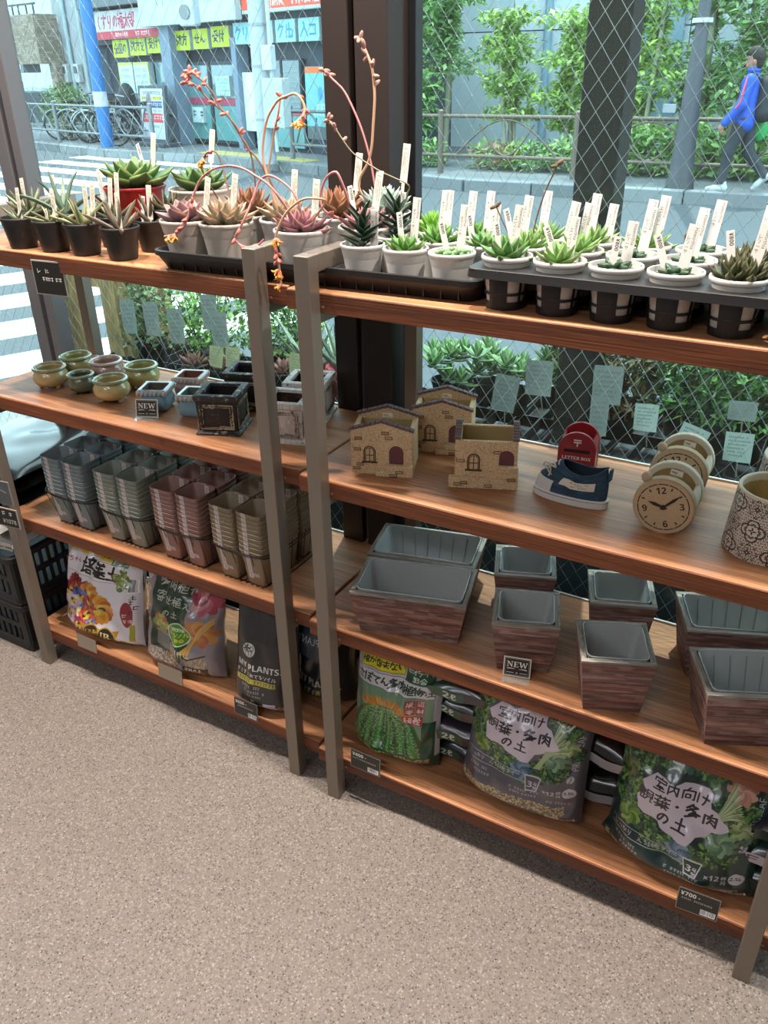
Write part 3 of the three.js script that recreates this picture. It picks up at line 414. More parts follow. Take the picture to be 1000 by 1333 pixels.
function clockPot(label, [x, z], turn, spin, price) {
  const t = thing('clock_pot', label, 'planter', [x, TOP[2], z], turn, 'drum shaped clock planters'), r = 0.05, D = 0.082, cy = 0.0475, flat = (rad) => { const s = new THREE.Shape(), a = R(22); s.absarc(0, 0, rad, -PI / 2 + a, (3 * PI) / 2 - a, false); s.closePath(); return s; };
  const disc = (th, zz) => planar(ext(flat(r - 0.0015), th - 0.003, 0.0015)).translate(0, cy, zz);
  part('front_disc', disc(0.016, D / 2 - 0.016), sand, t);
  const face = part('clock_face', new THREE.CircleGeometry(0.0478, 48).rotateZ(spin).translate(0, cy, D / 2 + 0.0003), std('#fff', 0.9, { map: clockTex }), t);
  const hand = std('#33241b', 0.8), rod = (len, a, w) => { const s = new THREE.Shape(); s.moveTo(-w * 0.5, -0.006); s.lineTo(w * 0.5, -0.006); s.lineTo(w, len * 0.6); s.lineTo(0, len); s.lineTo(-w, len * 0.6); s.closePath(); return ext(s, 0.0008, 0).rotateZ(a + spin).translate(0, cy, D / 2 + 0.0006); };
  part('hour_hand', rod(0.026, R(62), 0.003), hand, face); part('minute_hand', rod(0.036, R(-58), 0.0024), hand, face); part('hub', cyl(0.0042, 0.0042, 0.002, 16).rotateX(PI / 2).translate(0, cy, D / 2 + 0.0012), hand, face);
  part('back_disc', disc(0.013, -D / 2), paleSand, t);
  { const s = new THREE.Shape(); s.absarc(0, 0, r - 0.002, R(-205), R(25), false); s.absarc(0, 0, r - 0.009, R(25), R(-205), true); s.closePath(); part('trough', planar(ext(s, D - 0.03, 0)).translate(0, cy, -D / 2 + 0.014), paleSand, t); }
  part('inside', merge([new THREE.CylinderGeometry(r - 0.0092, r - 0.0092, D - 0.03, 28, 1, true, R(-115), R(230)).rotateX(-PI / 2).rotateZ(PI).translate(0, cy, 0), box(0.078, 0.003, D - 0.03, 0, cy - 0.018, 0)]), std('#8d7748', 0.8, { side: THREE.DoubleSide }), t);
  part('inside_wall', new THREE.CircleGeometry(r - 0.0092, 36).translate(0, cy, -D / 2 + 0.0133), std('#8d7748', 0.8), t);
  part('knob', merge([new THREE.SphereGeometry(0.0085, 14, 12).translate(-0.034, cy + 0.0445, D / 2 - 0.008), cyl(0.005, 0.006, 0.008, 12, -0.031, cy + 0.039, D / 2 - 0.008)]), sand, t);
  part('price_sticker', plate(0.021, 0.011).rotateZ(-0.12).translate(0.004, cy + 0.033, -D / 2 + 0.0138), price, t);
}
clockPot('sandy round clock shaped pot showing its numbered face, in front of the other clock', [-0.214, -1.303], R(2), R(14), price2);
clockPot('sandy round clock shaped pot with its face half hidden behind the front clock', [-0.221, -1.436], R(2), R(14), price2);

// --- round pots with a black and cream tile pattern
const tileTex = canvasTex(512, 512, (c, W) => {
  c.fillStyle = '#c8beb2'; c.fillRect(0, 0, W, W); const k = '#1d1917';
  const flower = (x, y, s) => { c.save(); c.translate(x, y); c.strokeStyle = c.fillStyle = k; c.lineWidth = s * 0.085; for (let i = 0; i < 4; i++) { c.save(); c.rotate(i * PI / 2); c.beginPath(); c.arc(0, -s * 0.42, s * 0.4, PI * 0.86, PI * 2.14); c.stroke(); c.lineWidth = s * 0.03; c.beginPath(); c.arc(0, -s * 0.42, s * 0.33, PI * 0.86, PI * 2.14); c.stroke(); for (let q = -2; q <= 2; q++) { c.save(); c.translate(0, -s * 0.34); c.rotate(q * 0.62); c.beginPath(); c.ellipse(0, -s * 0.17, s * 0.042, s * 0.1, 0, 0, 7); c.fill(); c.restore(); } c.beginPath(); c.ellipse(0, -s * 0.17, s * 0.05, s * 0.11, 0, 0, 7); c.fill(); c.lineWidth = s * 0.06; c.restore(); } for (let i = 0; i < 8; i++) { c.save(); c.rotate(i * PI / 4 + 0.39); c.beginPath(); c.ellipse(0, -s * 0.09, s * 0.018, s * 0.06, 0, 0, 7); c.fill(); c.restore(); } c.restore(); };
  const star = (x, y, s) => { c.fillStyle = k; for (let i = 0; i < 8; i++) { c.save(); c.translate(x, y); c.rotate(i * PI / 4); c.beginPath(); c.ellipse(0, -s * 0.55, s * (i % 2 ? 0.12 : 0.2), s * 0.4, 0, 0, 7); c.fill(); c.restore(); } c.strokeStyle = k; c.lineWidth = s * 0.12; c.beginPath(); c.arc(x, y, s * 1.1, 0, 7); c.stroke(); };
  { const r = rng(77); c.fillStyle = k; for (let i = 0; i < 16; i++) for (let j = 0; j < 16; j++) { const x = i * 32 + (j % 2) * 16, y = j * 32 + 8; if (min(hypot(x - 128, y - 128), hypot(x - 384, y - 384)) < 108 || min(hypot(x - 384, y - 128), hypot(x - 128, y - 384)) < 50) continue; for (let q = 0; q < 3; q++) { c.save(); c.translate(x, y); c.rotate(q * 2.1 + i + j * 0.7); c.beginPath(); c.ellipse(0, -8, 3.6, 9, 0, 0, 7); c.fill(); c.restore(); } } }
  for (const [x, y] of [[128, 128], [384, 384]]) flower(x, y, 158);
  for (const [x, y] of [[384, 128], [128, 384]]) { star(x, y, 46); for (let i = 0; i < 4; i++) { const a = i * PI / 2 + PI / 4; star(x + cos(a) * 92, y + sin(a) * 92, 17); } for (let i = 0; i < 4; i++) { const a = i * PI / 2; c.save(); c.translate(x + cos(a) * 84, y + sin(a) * 84); c.rotate(a); c.strokeStyle = k; c.lineWidth = 7; c.beginPath(); c.arc(-8, 0, 26, -1.9, 1.9); c.stroke(); c.beginPath(); c.arc(10, 0, 12, 0, 7); c.stroke(); c.restore(); } }
}, true);
function patternPot(label, [x, z], turn) {
  const t = thing('patterned_pot', label, 'flower pot', [x, TOP[2], z], turn, 'black and cream tile patterned pots'), h = 0.108;
  const side = lathe([[0.062, 0.0], [0.0665, 0.004], [0.0585, h - 0.003]], 64); const uv = side.attributes.uv; for (let i = 0; i < uv.count; i++) uv.setXY(i, uv.getX(i) * 5, side.attributes.position.getY(i) / h * 1.5);
  part('patterned_wall', side, phys('#fff', 0.45, { map: tileTex, clearcoat: 0.25, clearcoatRoughness: 0.3 }), t);
  part('rim', lathe([[0.0585, h - 0.003], [0.0578, h], [0.0535, h], [0.0525, h - 0.003], [0.0525, h - 0.014]], 64), std('#c9bba2', 0.5), t);
  part('inside', lathe([[0.0525, h - 0.012], [0.0515, 0.02], [0, 0.018]], 48), std('#a5894f', 0.7), t); part('bottom', cyl(0.062, 0.062, 0.001, 40, 0, 0.0006, 0), std('#c3b08f', 0.7), t);
}
patternPot('cream pot with black tile pattern at the right edge, in front', [-0.052, -1.292], 0.6);
patternPot('cream pot with black tile pattern at the right edge, behind the front one', [-0.034, -1.432], 2.1);
// --- reddish wooden slat planters with plastic liners
const slatTex = dataTex(1024, 256, (x, y) => { const u = x / 1024, v = y / 256, n = noise2(u * 10, v * 60, 10, 60) * 0.5 + noise2(u * 4 + 3, v * 22, 4, 22) * 0.5, f = noise2(u * 60, v * 256, 60, 256), white = clamp((noise2(u * 14, v * 30, 14, 30) - 0.45) * 3) * 0.55; const k = 0.4 + 0.85 * n - (f > 0.75 ? 0.18 : 0); return [mix(108 * k + 40, 172, white), mix(78 * k + 32, 150, white), mix(70 * k + 32, 144, white)]; });
const slatMats = [0, 1, 2, 3].map((k) => std(['#ffffff', '#e6dcd8', '#d8cfcc', '#f5e6dd'][k], 0.8, { map: rep(slatTex, 3, 6), bumpMap: rep(slatTex, 3, 6), bumpScale: 0.0012 }));
const rimWood = std('#fff', 0.8, { map: rep(dataTex(256, 64, (x, y) => { const n = noise2(x / 20, y / 2, 12, 32), k = 0.75 + 0.4 * n; return [146 * k, 140 * k, 131 * k]; }), 4, 20) });
const liner = phys('#dfe6e6', 0.25, { transmission: 0.55, thickness: 0, ior: 1.4, side: THREE.DoubleSide }), greyInside = std('#a6a9a8', 0.6), beadMat = phys('#e9eeee', 0.12, { transmission: 0.6, thickness: 0 });
// top half sizes a, b; bottom scale; built with its front (+z) towards the room
function slatPlanter(label, wTop, dTop, wBot, dBot, h, [x, z], turn, nS, ribs) {
  const t = thing('wooden_planter', label, 'planter', [x, TOP[1], z], turn, 'reddish wooden planters with plastic liners'), th = 0.008, r = rng(floor(abs(x * 3000) + abs(z * 700)));
  const half = (v, top, bot) => mix(bot, top, v) / 2;
  for (let s = 0; s < 4; s++) { // front, right, back, left
    const lead = s % 2 === 0, A = lead ? [wTop, wBot] : [dTop, dBot], B = lead ? [dTop, dBot] : [wTop, wBot];
    for (let k = 0; k < nS; k++) {
      const v0 = k / nS + 0.004, v1 = (k + 1) / nS - 0.006, proud = (r() - 0.5) * 0.0012 * (lead ? 1 : 0.5), q = lead ? 0 : 0.0072;
      const P = (v, o, e) => [e * (half(v, ...A) - q - 0.0004), v * h, half(v, ...B) + proud - o], c = [P(v0, 0, -1), P(v0, 0, 1), P(v1, 0, 1), P(v1, 0, -1), P(v0, th, -1), P(v0, th, 1), P(v1, th, 1), P(v1, th, -1)];
      const g = new THREE.BufferGeometry(), f = [[0, 1, 2, 3], [1, 5, 6, 2], [5, 4, 7, 6], [4, 0, 3, 7], [3, 2, 6, 7], [4, 5, 1, 0]]; g.setAttribute('position', new THREE.Float32BufferAttribute(f.flatMap(([i, j, m, n]) => [i, j, m, i, m, n]).flatMap((i) => c[i]), 3)); g.computeVertexNormals();
      part('slat', planar(g, 1, r()).rotateY(s * PI / 2), slatMats[floor(r() * 4)], t);
    }
  }
  for (let s = 0; s < 4; s++) { const lead = s % 2 === 0, a = lead ? wTop : dTop, b = lead ? dTop : wTop; const g = rbox(a - (lead ? 0 : 0.02), 0.006, 0.01, 0.001, 0, h, b / 2 - 0.005); part('rim_strip', planar(g, 1, r()).rotateY(s * PI / 2), rimWood, t); }
  const a = wTop / 2 - 0.011, b = dTop / 2 - 0.011;
  part('liner', rrLoft([[a + 0.001, b + 0.001, 0.012, h + 0.0055], [a - 0.001, b - 0.001, 0.012, h - 0.004], [wBot / 2 - 0.014, dBot / 2 - 0.014, 0.008, 0.014]], { cap0: false }), greyInside, t);
  const ring = []; for (let i = 0; i < 60; i++) { const rr = 0.012, per = [[1, 1, 0], [-1, 1, 90], [-1, -1, 180], [1, -1, 270]][floor(i / 15)], k = (i % 15) / 14, an = R(per[2] + 90 * k); ring.push(V3(per[0] * (a - rr) + cos(an) * rr, h + 0.0055 + (r() - 0.5) * 0.0012, per[1] * (b - rr) + sin(an) * rr)); }
  part('liner_edge', tube(ring, 0.0011, 120, 5, true), beadMat, t);
  if (ribs) for (let i = 1; i < ribs; i++) { const x0 = mix(-a, a, i / ribs); part('liner_rib', bar([x0 * 0.98, h - 0.004, -b + 0.0015], [x0 * 0.88, 0.02, -dBot / 2 + 0.016], 0.0009, 5), std('#8b8b88', 0.6), t); }
}
// front left corner of the top, width, depth -> centre
const cen = ([fx, fz], w, d, deg) => { const c = cos(R(deg)), s = sin(R(deg)); return [fx + c * w / 2 - s * d / 2, fz - s * w / 2 - c * d / 2]; };
slatPlanter('long reddish wooden planter at the left front, at the end next to the steel post', 0.238, 0.142, 0.205, 0.112, 0.1, cen([-0.77, -1.166], 0.238, 0.142, 15), R(15), 4, 0);
slatPlanter('long reddish wooden planter at the left back, behind the front long one', 0.238, 0.142, 0.205, 0.112, 0.1, cen([-0.815, -1.312], 0.238, 0.138, 13), R(13), 4, 7);
slatPlanter('small square wooden planter with the NEW card in front of it', 0.126, 0.122, 0.098, 0.096, 0.112, cen([-0.47, -1.188], 0.126, 0.124, 20), R(20), 5, 0);
slatPlanter('small square wooden planter at the back, behind the one with the NEW card', 0.126, 0.122, 0.098, 0.096, 0.112, cen([-0.533, -1.345], 0.126, 0.124, 21), R(21), 5, 0);
slatPlanter('small square wooden planter in front, right of the one with the NEW card', 0.128, 0.126, 0.1, 0.098, 0.115, cen([-0.288, -1.157], 0.128, 0.126, 23), R(23), 5, 0);
slatPlanter('small square wooden planter at the back, next to the long one at the right', 0.126, 0.122, 0.098, 0.096, 0.112, cen([-0.331, -1.341], 0.126, 0.124, 20), R(20), 5, 0);
slatPlanter('long wooden planter cut by the right edge of the picture, in front', 0.25, 0.13, 0.218, 0.1, 0.115, cen([-0.08, -1.17], 0.25, 0.13, 25), R(25), 5, 8);
slatPlanter('long wooden planter cut by the right edge of the picture, behind another', 0.25, 0.13, 0.218, 0.1, 0.115, cen([-0.148, -1.335], 0.25, 0.13, 22), R(22), 5, 8);

// --- wire baskets of nested pots
const wire = std('#1d1a19', 0.45, { metalness: 0.6 }), paper = std('#fff', 0.85, { map: canvasTex(64, 512, (c) => { c.fillStyle = '#c9bcba'; c.fillRect(0, 0, 64, 512); c.save(); c.translate(22, 10); c.rotate(PI / 2); smallPrint(c, 10, -24, 460, 22, '#6e6462', 3); smallPrint(c, 30, 4, 380, 8, '#857a77', 9); c.restore(); }) }), sticker = std('#bcaeb0', 0.8);
const stickerTex = std('#fff', 0.8, { map: canvasTex(128, 80, (c) => { c.fillStyle = '#b9abb0'; c.fillRect(0, 0, 128, 80); smallPrint(c, 12, 16, 100, 22, '#7b6f78', 5); smallPrint(c, 20, 50, 84, 12, '#8a7f86', 7); }) });
const COL = [['blue grey', '#738084'], ['sage grey', '#80867c'], ['dusty pink', '#8d6b63'], ['sand brown', '#87765f']];
const potGeo = rrLoft([[0.0235, 0.0235, 0.008, 0], [0.0245, 0.0245, 0.009, 0.003], [0.0345, 0.0345, 0.0125, 0.084], [0.0358, 0.0358, 0.0135, 0.0845], [0.0362, 0.0362, 0.0135, 0.0905], [0.035, 0.035, 0.0128, 0.0912], [0.0338, 0.0338, 0.012, 0.09], [0.0235, 0.0235, 0.008, 0.0045]]);
const stripGeo = sheet((u, v) => { const y = mix(0.017, 0.0855, v); return [mix(-0.006, 0.006, u) - 0.008, y, mix(0.0245, 0.0345, (y - 0.003) / 0.081) + 0.0005]; }, 1, 4), lipStrip = sheet((u, v) => [mix(-0.006, 0.006, u) - 0.008, mix(0.084, 0.0915, v), 0.0366], 1, 1), insideStrip = sheet((u, v) => [mix(0.0065, -0.0065, u) + 0.006, mix(0.06, 0.0905, v), mix(-0.0315, -0.0339, v) + 0.0009], 1, 2);
const paperBoth = paper; paperBoth.side = THREE.DoubleSide;
const ordinal = ['first', 'second', 'third', 'fourth', 'fifth', 'sixth', 'seventh', 'eighth', 'ninth'], rowNames = ['front', 'middle', 'back'], sideNames = ['left', 'right'];
COL.forEach(([nm, hex], b) => {
  const bx = [-1.632, -1.447, -1.262, -1.087][b], mat = std(hex, 0.55, { side: THREE.DoubleSide }), w1 = 0.083, w0 = 0.066, z1 = -1.196, z0 = -1.222, zb = -1.452, zb0 = -1.44, yb = TOP[1];
  const k = thing('wire_basket', `black wire basket holding the ${nm} nested pots`, 'basket', [bx, yb, 0]);
  const loop = (hw, zf, zk, y, wav = 0) => { const o = [], C = 0.02; for (const [sx, zz, sg] of [[1, zf, 1], [-1, zf, 1], [-1, zk, -1], [1, zk, -1]]) { const first = (sx > 0) === (sg > 0); o.push(V3(sx * (first ? hw : hw - C), y + wav * (first ? 0 : 1), first ? zz - sg * C : zz), V3(sx * (first ? hw - C : hw), y + wav, first ? zz : zz - sg * C)); } return tube(o, 0.0014, 100, 6, true); };
  part('rim', loop(w1, z1, zb, 0.094), wire, k); part('lower_ring', loop(w1 - 0.003, z1 - 0.006, zb + 0.002, 0.083, 0.002), wire, k); part('base_ring', loop(w0, z0, zb0, 0.002), wire, k);
  for (let i = 0; i <= 5; i++) { const f = i / 5 * 2 - 1; for (const [zt, zo] of [[z1, z0], [zb, zb0]]) part('upright', tube([[f * (w1 - 0.012), 0.094, zt], [f * (w0 - 0.003), 0.004, zo]], 0.0008, 6, 5), wire, k); }
  for (let i = 0; i <= 8; i++) { const f = (i + 0.5) / 9; for (const s of [-1, 1]) part('upright', tube([[s * w1, 0.094, mix(z1 - 0.012, zb + 0.012, f)], [s * w0, 0.004, mix(z0 - 0.004, zb0 + 0.004, f)]], 0.0008, 6, 5), wire, k); }
  part('floor_wire', merge(Array.from({ length: 9 }, (_, i) => { const x = mix(-w0 + 0.004, w0 - 0.004, i / 8); return tube([[x, 0.0015, zb0], [x, 0.0015, z0], [x + 0.007, 0.001, z0 + 0.013], [x + 0.0145, 0.0015, z0]].slice(0, i === 8 ? 2 : 4), 0.0008, 20, 5); })), wire, k);
  const proto = new THREE.Group(); part('cup', potGeo, mat, proto); part('paper_label', merge([stripGeo, lipStrip]), paperBoth, proto);
  for (let row = 0; row < 3; row++) for (let side = 0; side < 2; side++) {
    const r = rng(b * 31 + row * 7 + side), x = bx + (side ? 0.0372 : -0.0372), z = -1.237 - row * 0.0745, turn = (r() - 0.5) * 0.07, N = 9;
    for (let i = 0; i < N; i++) {
      const c = proto.clone(); c.name = numbered('nested_pot'); scene.add(c); c.position.set(x + (side ? 0.001 : -0.001) * i * 0.1, yb + 0.0045 + i * 0.0117, z); c.rotation.y = turn + (r() - 0.5) * 0.02;
      const top = i === N - 1;
      c.userData = { label: `${nm} square plastic pot, ${top ? 'topmost' : ordinal[N - 1 - i] + ' from top'} of the ${rowNames[row]} ${sideNames[side]} stack`, category: 'flower pot', group: `${nm} nested pots, ${rowNames[row]} ${sideNames[side]} stack` };
      if (top) part('inner_label', insideStrip, paperBoth, c);
      if (i === 0 && row === 0) part('price_sticker', sheet((u, v) => { const y = mix(0.024, 0.034, v); return [mix(-0.002, 0.016, u), y, mix(0.0245, 0.0345, (y - 0.003) / 0.081) + 0.0009]; }, 1, 1), stickerTex, c);
    }
  }
});
// ---------------------------------------------------------------- potted succulents on the top shelf
const lin = (h) => { const c = new THREE.Color(h); return [c.r, c.g, c.b]; };
const SHAPES = { // half width along the leaf, 0..1
  spoon: (s) => pow(sin(PI * pow(s, 0.72) * 0.985 + 0.02), 0.75) * (0.42 + 0.58 * min(1, s * 1.7)), spike: (s) => (s < 0.12 ? 0.75 + s * 2 : pow(1 - (s - 0.12) / 0.88, 0.75)), fat: (s) => pow(clamp(1 - pow(s, 2.6)), 0.65) * (0.72 + 0.28 * min(1, s * 3)), bead: (s) => sqrt(clamp(1 - pow(s * 2 - 1, 2))) * (0.7 + 0.3 * s), strap: (s) => (0.85 + 0.15 * sin(PI * s)) * pow(clamp(1 - pow(s, 5)), 0.6),
};
// one leaf along +x with its upper side to +y
function leafGeo({ L, W, T, shape = 'spoon', curl = 0.5, cup = 0.25, base, tip, edge = tip, nose = 0, bend = 0, seg = 7 }) {
  const pos = [], col = [], idx = [], N = 8, f = SHAPES[shape], b = lin(base), t = lin(tip), e = lin(edge);
  let x = 0, y = 0;
  for (let i = 0; i <= seg; i++) {
    const s = i / seg, an = curl * (s - 0.25) - bend * s * s, hw = max(W * 0.5 * f(s), 0.0002), th = T * (i === seg ? 0.12 : 0.35 + 0.65 * sin(PI * min(0.93, s * 0.8 + 0.15)));
    if (i) { x += (L / seg) * cos(an); y += (L / seg) * sin(an); }
    const yy = y + (i === seg ? nose * 0.4 : 0), xx = x + (i === seg ? nose : 0), nx = -sin(an), ny = cos(an);
    for (let k = 0; k < N; k++) {
      const a = (k / N) * 2 * PI, z = cos(a) * hw, h = sin(a) > 0 ? sin(a) * th * 0.22 : sin(a) * th * 0.78, lift = cup * (z * z) / max(hw, 1e-4);
      pos.push(xx + nx * (h + lift), yy + ny * (h + lift), z);
      const ed = pow(abs(cos(a)), 6), m = clamp(pow(s, 1.6)); for (let q = 0; q < 3; q++) col.push(mix(mix(b[q], t[q], m), e[q], ed * 0.8));
    }
  }
  for (let i = 0; i < seg; i++) for (let k = 0; k < N; k++) { const a = i * N + k, c = i * N + ((k + 1) % N); idx.push(a, c, a + N, c, c + N, a + N); }
  const c0 = pos.length / 3, l = seg * N; pos.push(x + nose * 1.3, y + nose * 0.5, 0); col.push(...e); for (let k = 0; k < N; k++) idx.push(l + k, l + ((k + 1) % N), c0);
  const g = new THREE.BufferGeometry(); g.setAttribute('position', new THREE.Float32BufferAttribute(pos, 3)); g.setAttribute('color', new THREE.Float32BufferAttribute(col, 3)); g.setIndex(idx); g.computeVertexNormals(); return g;
}
const leafMat = phys('#ffffff', 0.5, { vertexColors: true, side: THREE.DoubleSide, sheen: 0.2, sheenRoughness: 0.5 }), glossLeaf = phys('#ffffff', 0.32, { vertexColors: true, side: THREE.DoubleSide });
// leaves in a spiral: outer ones low and large, inner ones steep and small
function rosette(parent, y, { n, geos, el0 = 8, el1 = 78, s0 = 1, s1 = 0.4, r0 = 0.004, rise = 0.006, turn = 137.5, az = 0, jit = 6, seed = 1, mat = leafMat, x = 0, z = 0, name = 'rosette', scale = 1 }) {
  const g = group(name, parent), r = rng(seed * 97 + 13); g.position.set(x, y, z); g.scale.setScalar(scale);
  for (let i = 0; i < n; i++) {
    const f = n > 1 ? i / (n - 1) : 0, a = R(az + i * turn + (r() - 0.5) * jit * 2), el = R(mix(el0, el1, pow(f, 1.1)) + (r() - 0.5) * jit), s = mix(s0, s1, pow(f, 1.3)) * (0.93 + r() * 0.14);
    const m = part('leaf', geos[floor(r() * geos.length)], mat, g); m.rotation.order = 'YZX'; m.rotation.set((r() - 0.5) * 0.2, a, el); m.scale.setScalar(s); const rr = r0 * (1 - f * 0.8); m.position.set(cos(a) * rr, rise * f, -sin(a) * rr);
  }
  return g;
}
const whitePlastic = phys('#c9c5c1', 0.5, { clearcoat: 0.15 }), beigePlastic = phys('#bbb1a7', 0.52, { clearcoat: 0.15 }), blackPlastic = phys('#1b1a1b', 0.48), redPlastic = phys('#8c0d14', 0.4, { clearcoat: 0.3 });
const soilMat = std('#fff', 0.95, { map: rep(speckle('#3d332b', ['#6c5d4f', '#241d18', '#8a7b6a', '#544639'], 1800, 5, 31, 256), 8, 8) });
function potShape(r, h) { const b = r * 0.7; return lathe([[0, 0.001], [b - 0.003, 0.001], [b - 0.002, 0], [b, 0], [b + 0.001, 0.003], [mix(b, r, 0.62), h * 0.68], [mix(b, r, 0.66), h * 0.685], [mix(b, r, 0.93), h - 0.0075], [r, h - 0.007], [r + 0.0012, h - 0.0035], [r + 0.0004, h - 0.0008], [r - 0.001, h], [r - 0.0028, h - 0.0012], [b, 0.004], [0, 0.004]], 40); }
const PG = { big: [potShape(0.05, 0.078), 0.05, 0.078], small: [potShape(0.0375, 0.066), 0.0375, 0.066], black: [potShape(0.0385, 0.063), 0.0385, 0.063], tall: [potShape(0.041, 0.082), 0.041, 0.082], red: [potShape(0.068, 0.108), 0.068, 0.108] };
const tagTexs = ['レツーサ', 'エンベリー', 'オブツーサ'].map((k, i) => canvasTex(80, 320, (c) => { c.fillStyle = '#cfccc8'; c.fillRect(0, 0, 80, 320); c.save(); c.translate(50, 14); c.rotate(PI / 2); latin(c, 'Haworthia', 0, 0, 30, '#3a3632', 'normal'); c.restore(); write(c, k, 8, 70 + i * 6, 30, '#3a3632', 0.08, { vertical: true, pitch: 0.98 }); }));
const creamTexs = [1, 2].map((s) => canvasTex(80, 320, (c) => { c.fillStyle = '#d6cfc2'; c.fillRect(0, 0, 80, 320); c.fillStyle = '#3a332c'; c.fillRect(18, 40, 44, 4); c.save(); c.translate(52, 70); c.rotate(PI / 2); smallPrint(c, 0, -16, 170, 13, '#4a433a', s); smallPrint(c, 0, 4, 170, 13, '#4a433a', s + 6); smallPrint(c, 0, 22, 120, 11, '#4a433a', s + 9); c.restore(); }));
const priceTags = ['¥800', '¥1000'].map((s) => canvasTex(80, 320, (c) => { c.fillStyle = '#d0cdc9'; c.fillRect(0, 0, 80, 320); c.save(); c.translate(20, 20); c.rotate(PI / 2); latin(c, s, 0, -10, 54, '#26221f'); c.restore(); }));
const tagMat = (t) => std('#fff', 0.6, { map: t }), TAGS = { r: tagMat(tagTexs[0]), e: tagMat(tagTexs[1]), o: tagMat(tagTexs[2]), c: tagMat(creamTexs[0]), d: tagMat(creamTexs[1]), p: tagMat(priceTags[0]), q: tagMat(priceTags[1]) };
const tagGeo = rbox(0.0165, 0.066, 0.0009, 0.0004, 0, 0.033, 0, 1), priceGeo = rbox(0.0115, 0.046, 0.0009, 0.0004, 0, 0.023, 0, 1);
{ for (const g of [tagGeo, priceGeo]) { const p = g.attributes.position, u = g.attributes.uv; g.computeBoundingBox(); const b = g.boundingBox; for (let i = 0; i < p.count; i++) u.setXY(i, (p.getX(i) - b.min.x) / (b.max.x - b.min.x) * (p.getZ(i) < 0 ? -1 : 1), (p.getY(i) - b.min.y) / (b.max.y - b.min.y)); } }
// kind, x, z in the pot, how high its foot is above the rim, turn, sideways lean, backward lean
const stakeGeo = rbox(0.007, 1, 0.0008, 0.0003, 0, -0.5, 0, 1), stakeMat = std('#c9c2b4', 0.6);
function addTag(t, h, [k, x, z, up, turn = -0.25, lean = 0, back = 0.12], r) {
  const price = k === 'p' || k === 'q', q = hypot(x, z), f = min(1, (r - 0.011) / max(q, 1e-4)), m = part(price ? 'price_tag' : 'name_tag', price ? priceGeo : tagGeo, TAGS[k], t);
  m.position.set(x * f, h - 0.012 + up, z * f); m.rotation.order = 'YXZ'; m.rotation.set(-back, turn, -lean);
  if (up > 0.004) { const s = part('tag_stake', stakeGeo, stakeMat, m); s.scale.y = up + 0.006; s.position.y = 0.003; }
}
function potted(label, kind, mat, [x, z], y, tags, grow, grp, cat = 'potted plant') {
  const [g, r, h] = PG[kind], t = thing('potted_succulent', label, cat, [x, y, z], 0, grp);
  part('pot', g, mat, t); part('soil', new THREE.CircleGeometry(r - 0.0045, 28).rotateX(-PI / 2).translate(0, h - 0.009, 0), soilMat, t);
  grow(t, h - 0.009); for (const q of tags) addTag(t, h, q, r); return t;
}
const YT = TOP[3] + 0.0005, Y1 = TOP[3] + 0.0065, seedOf = (() => { let k = 0; return () => ++k; })();
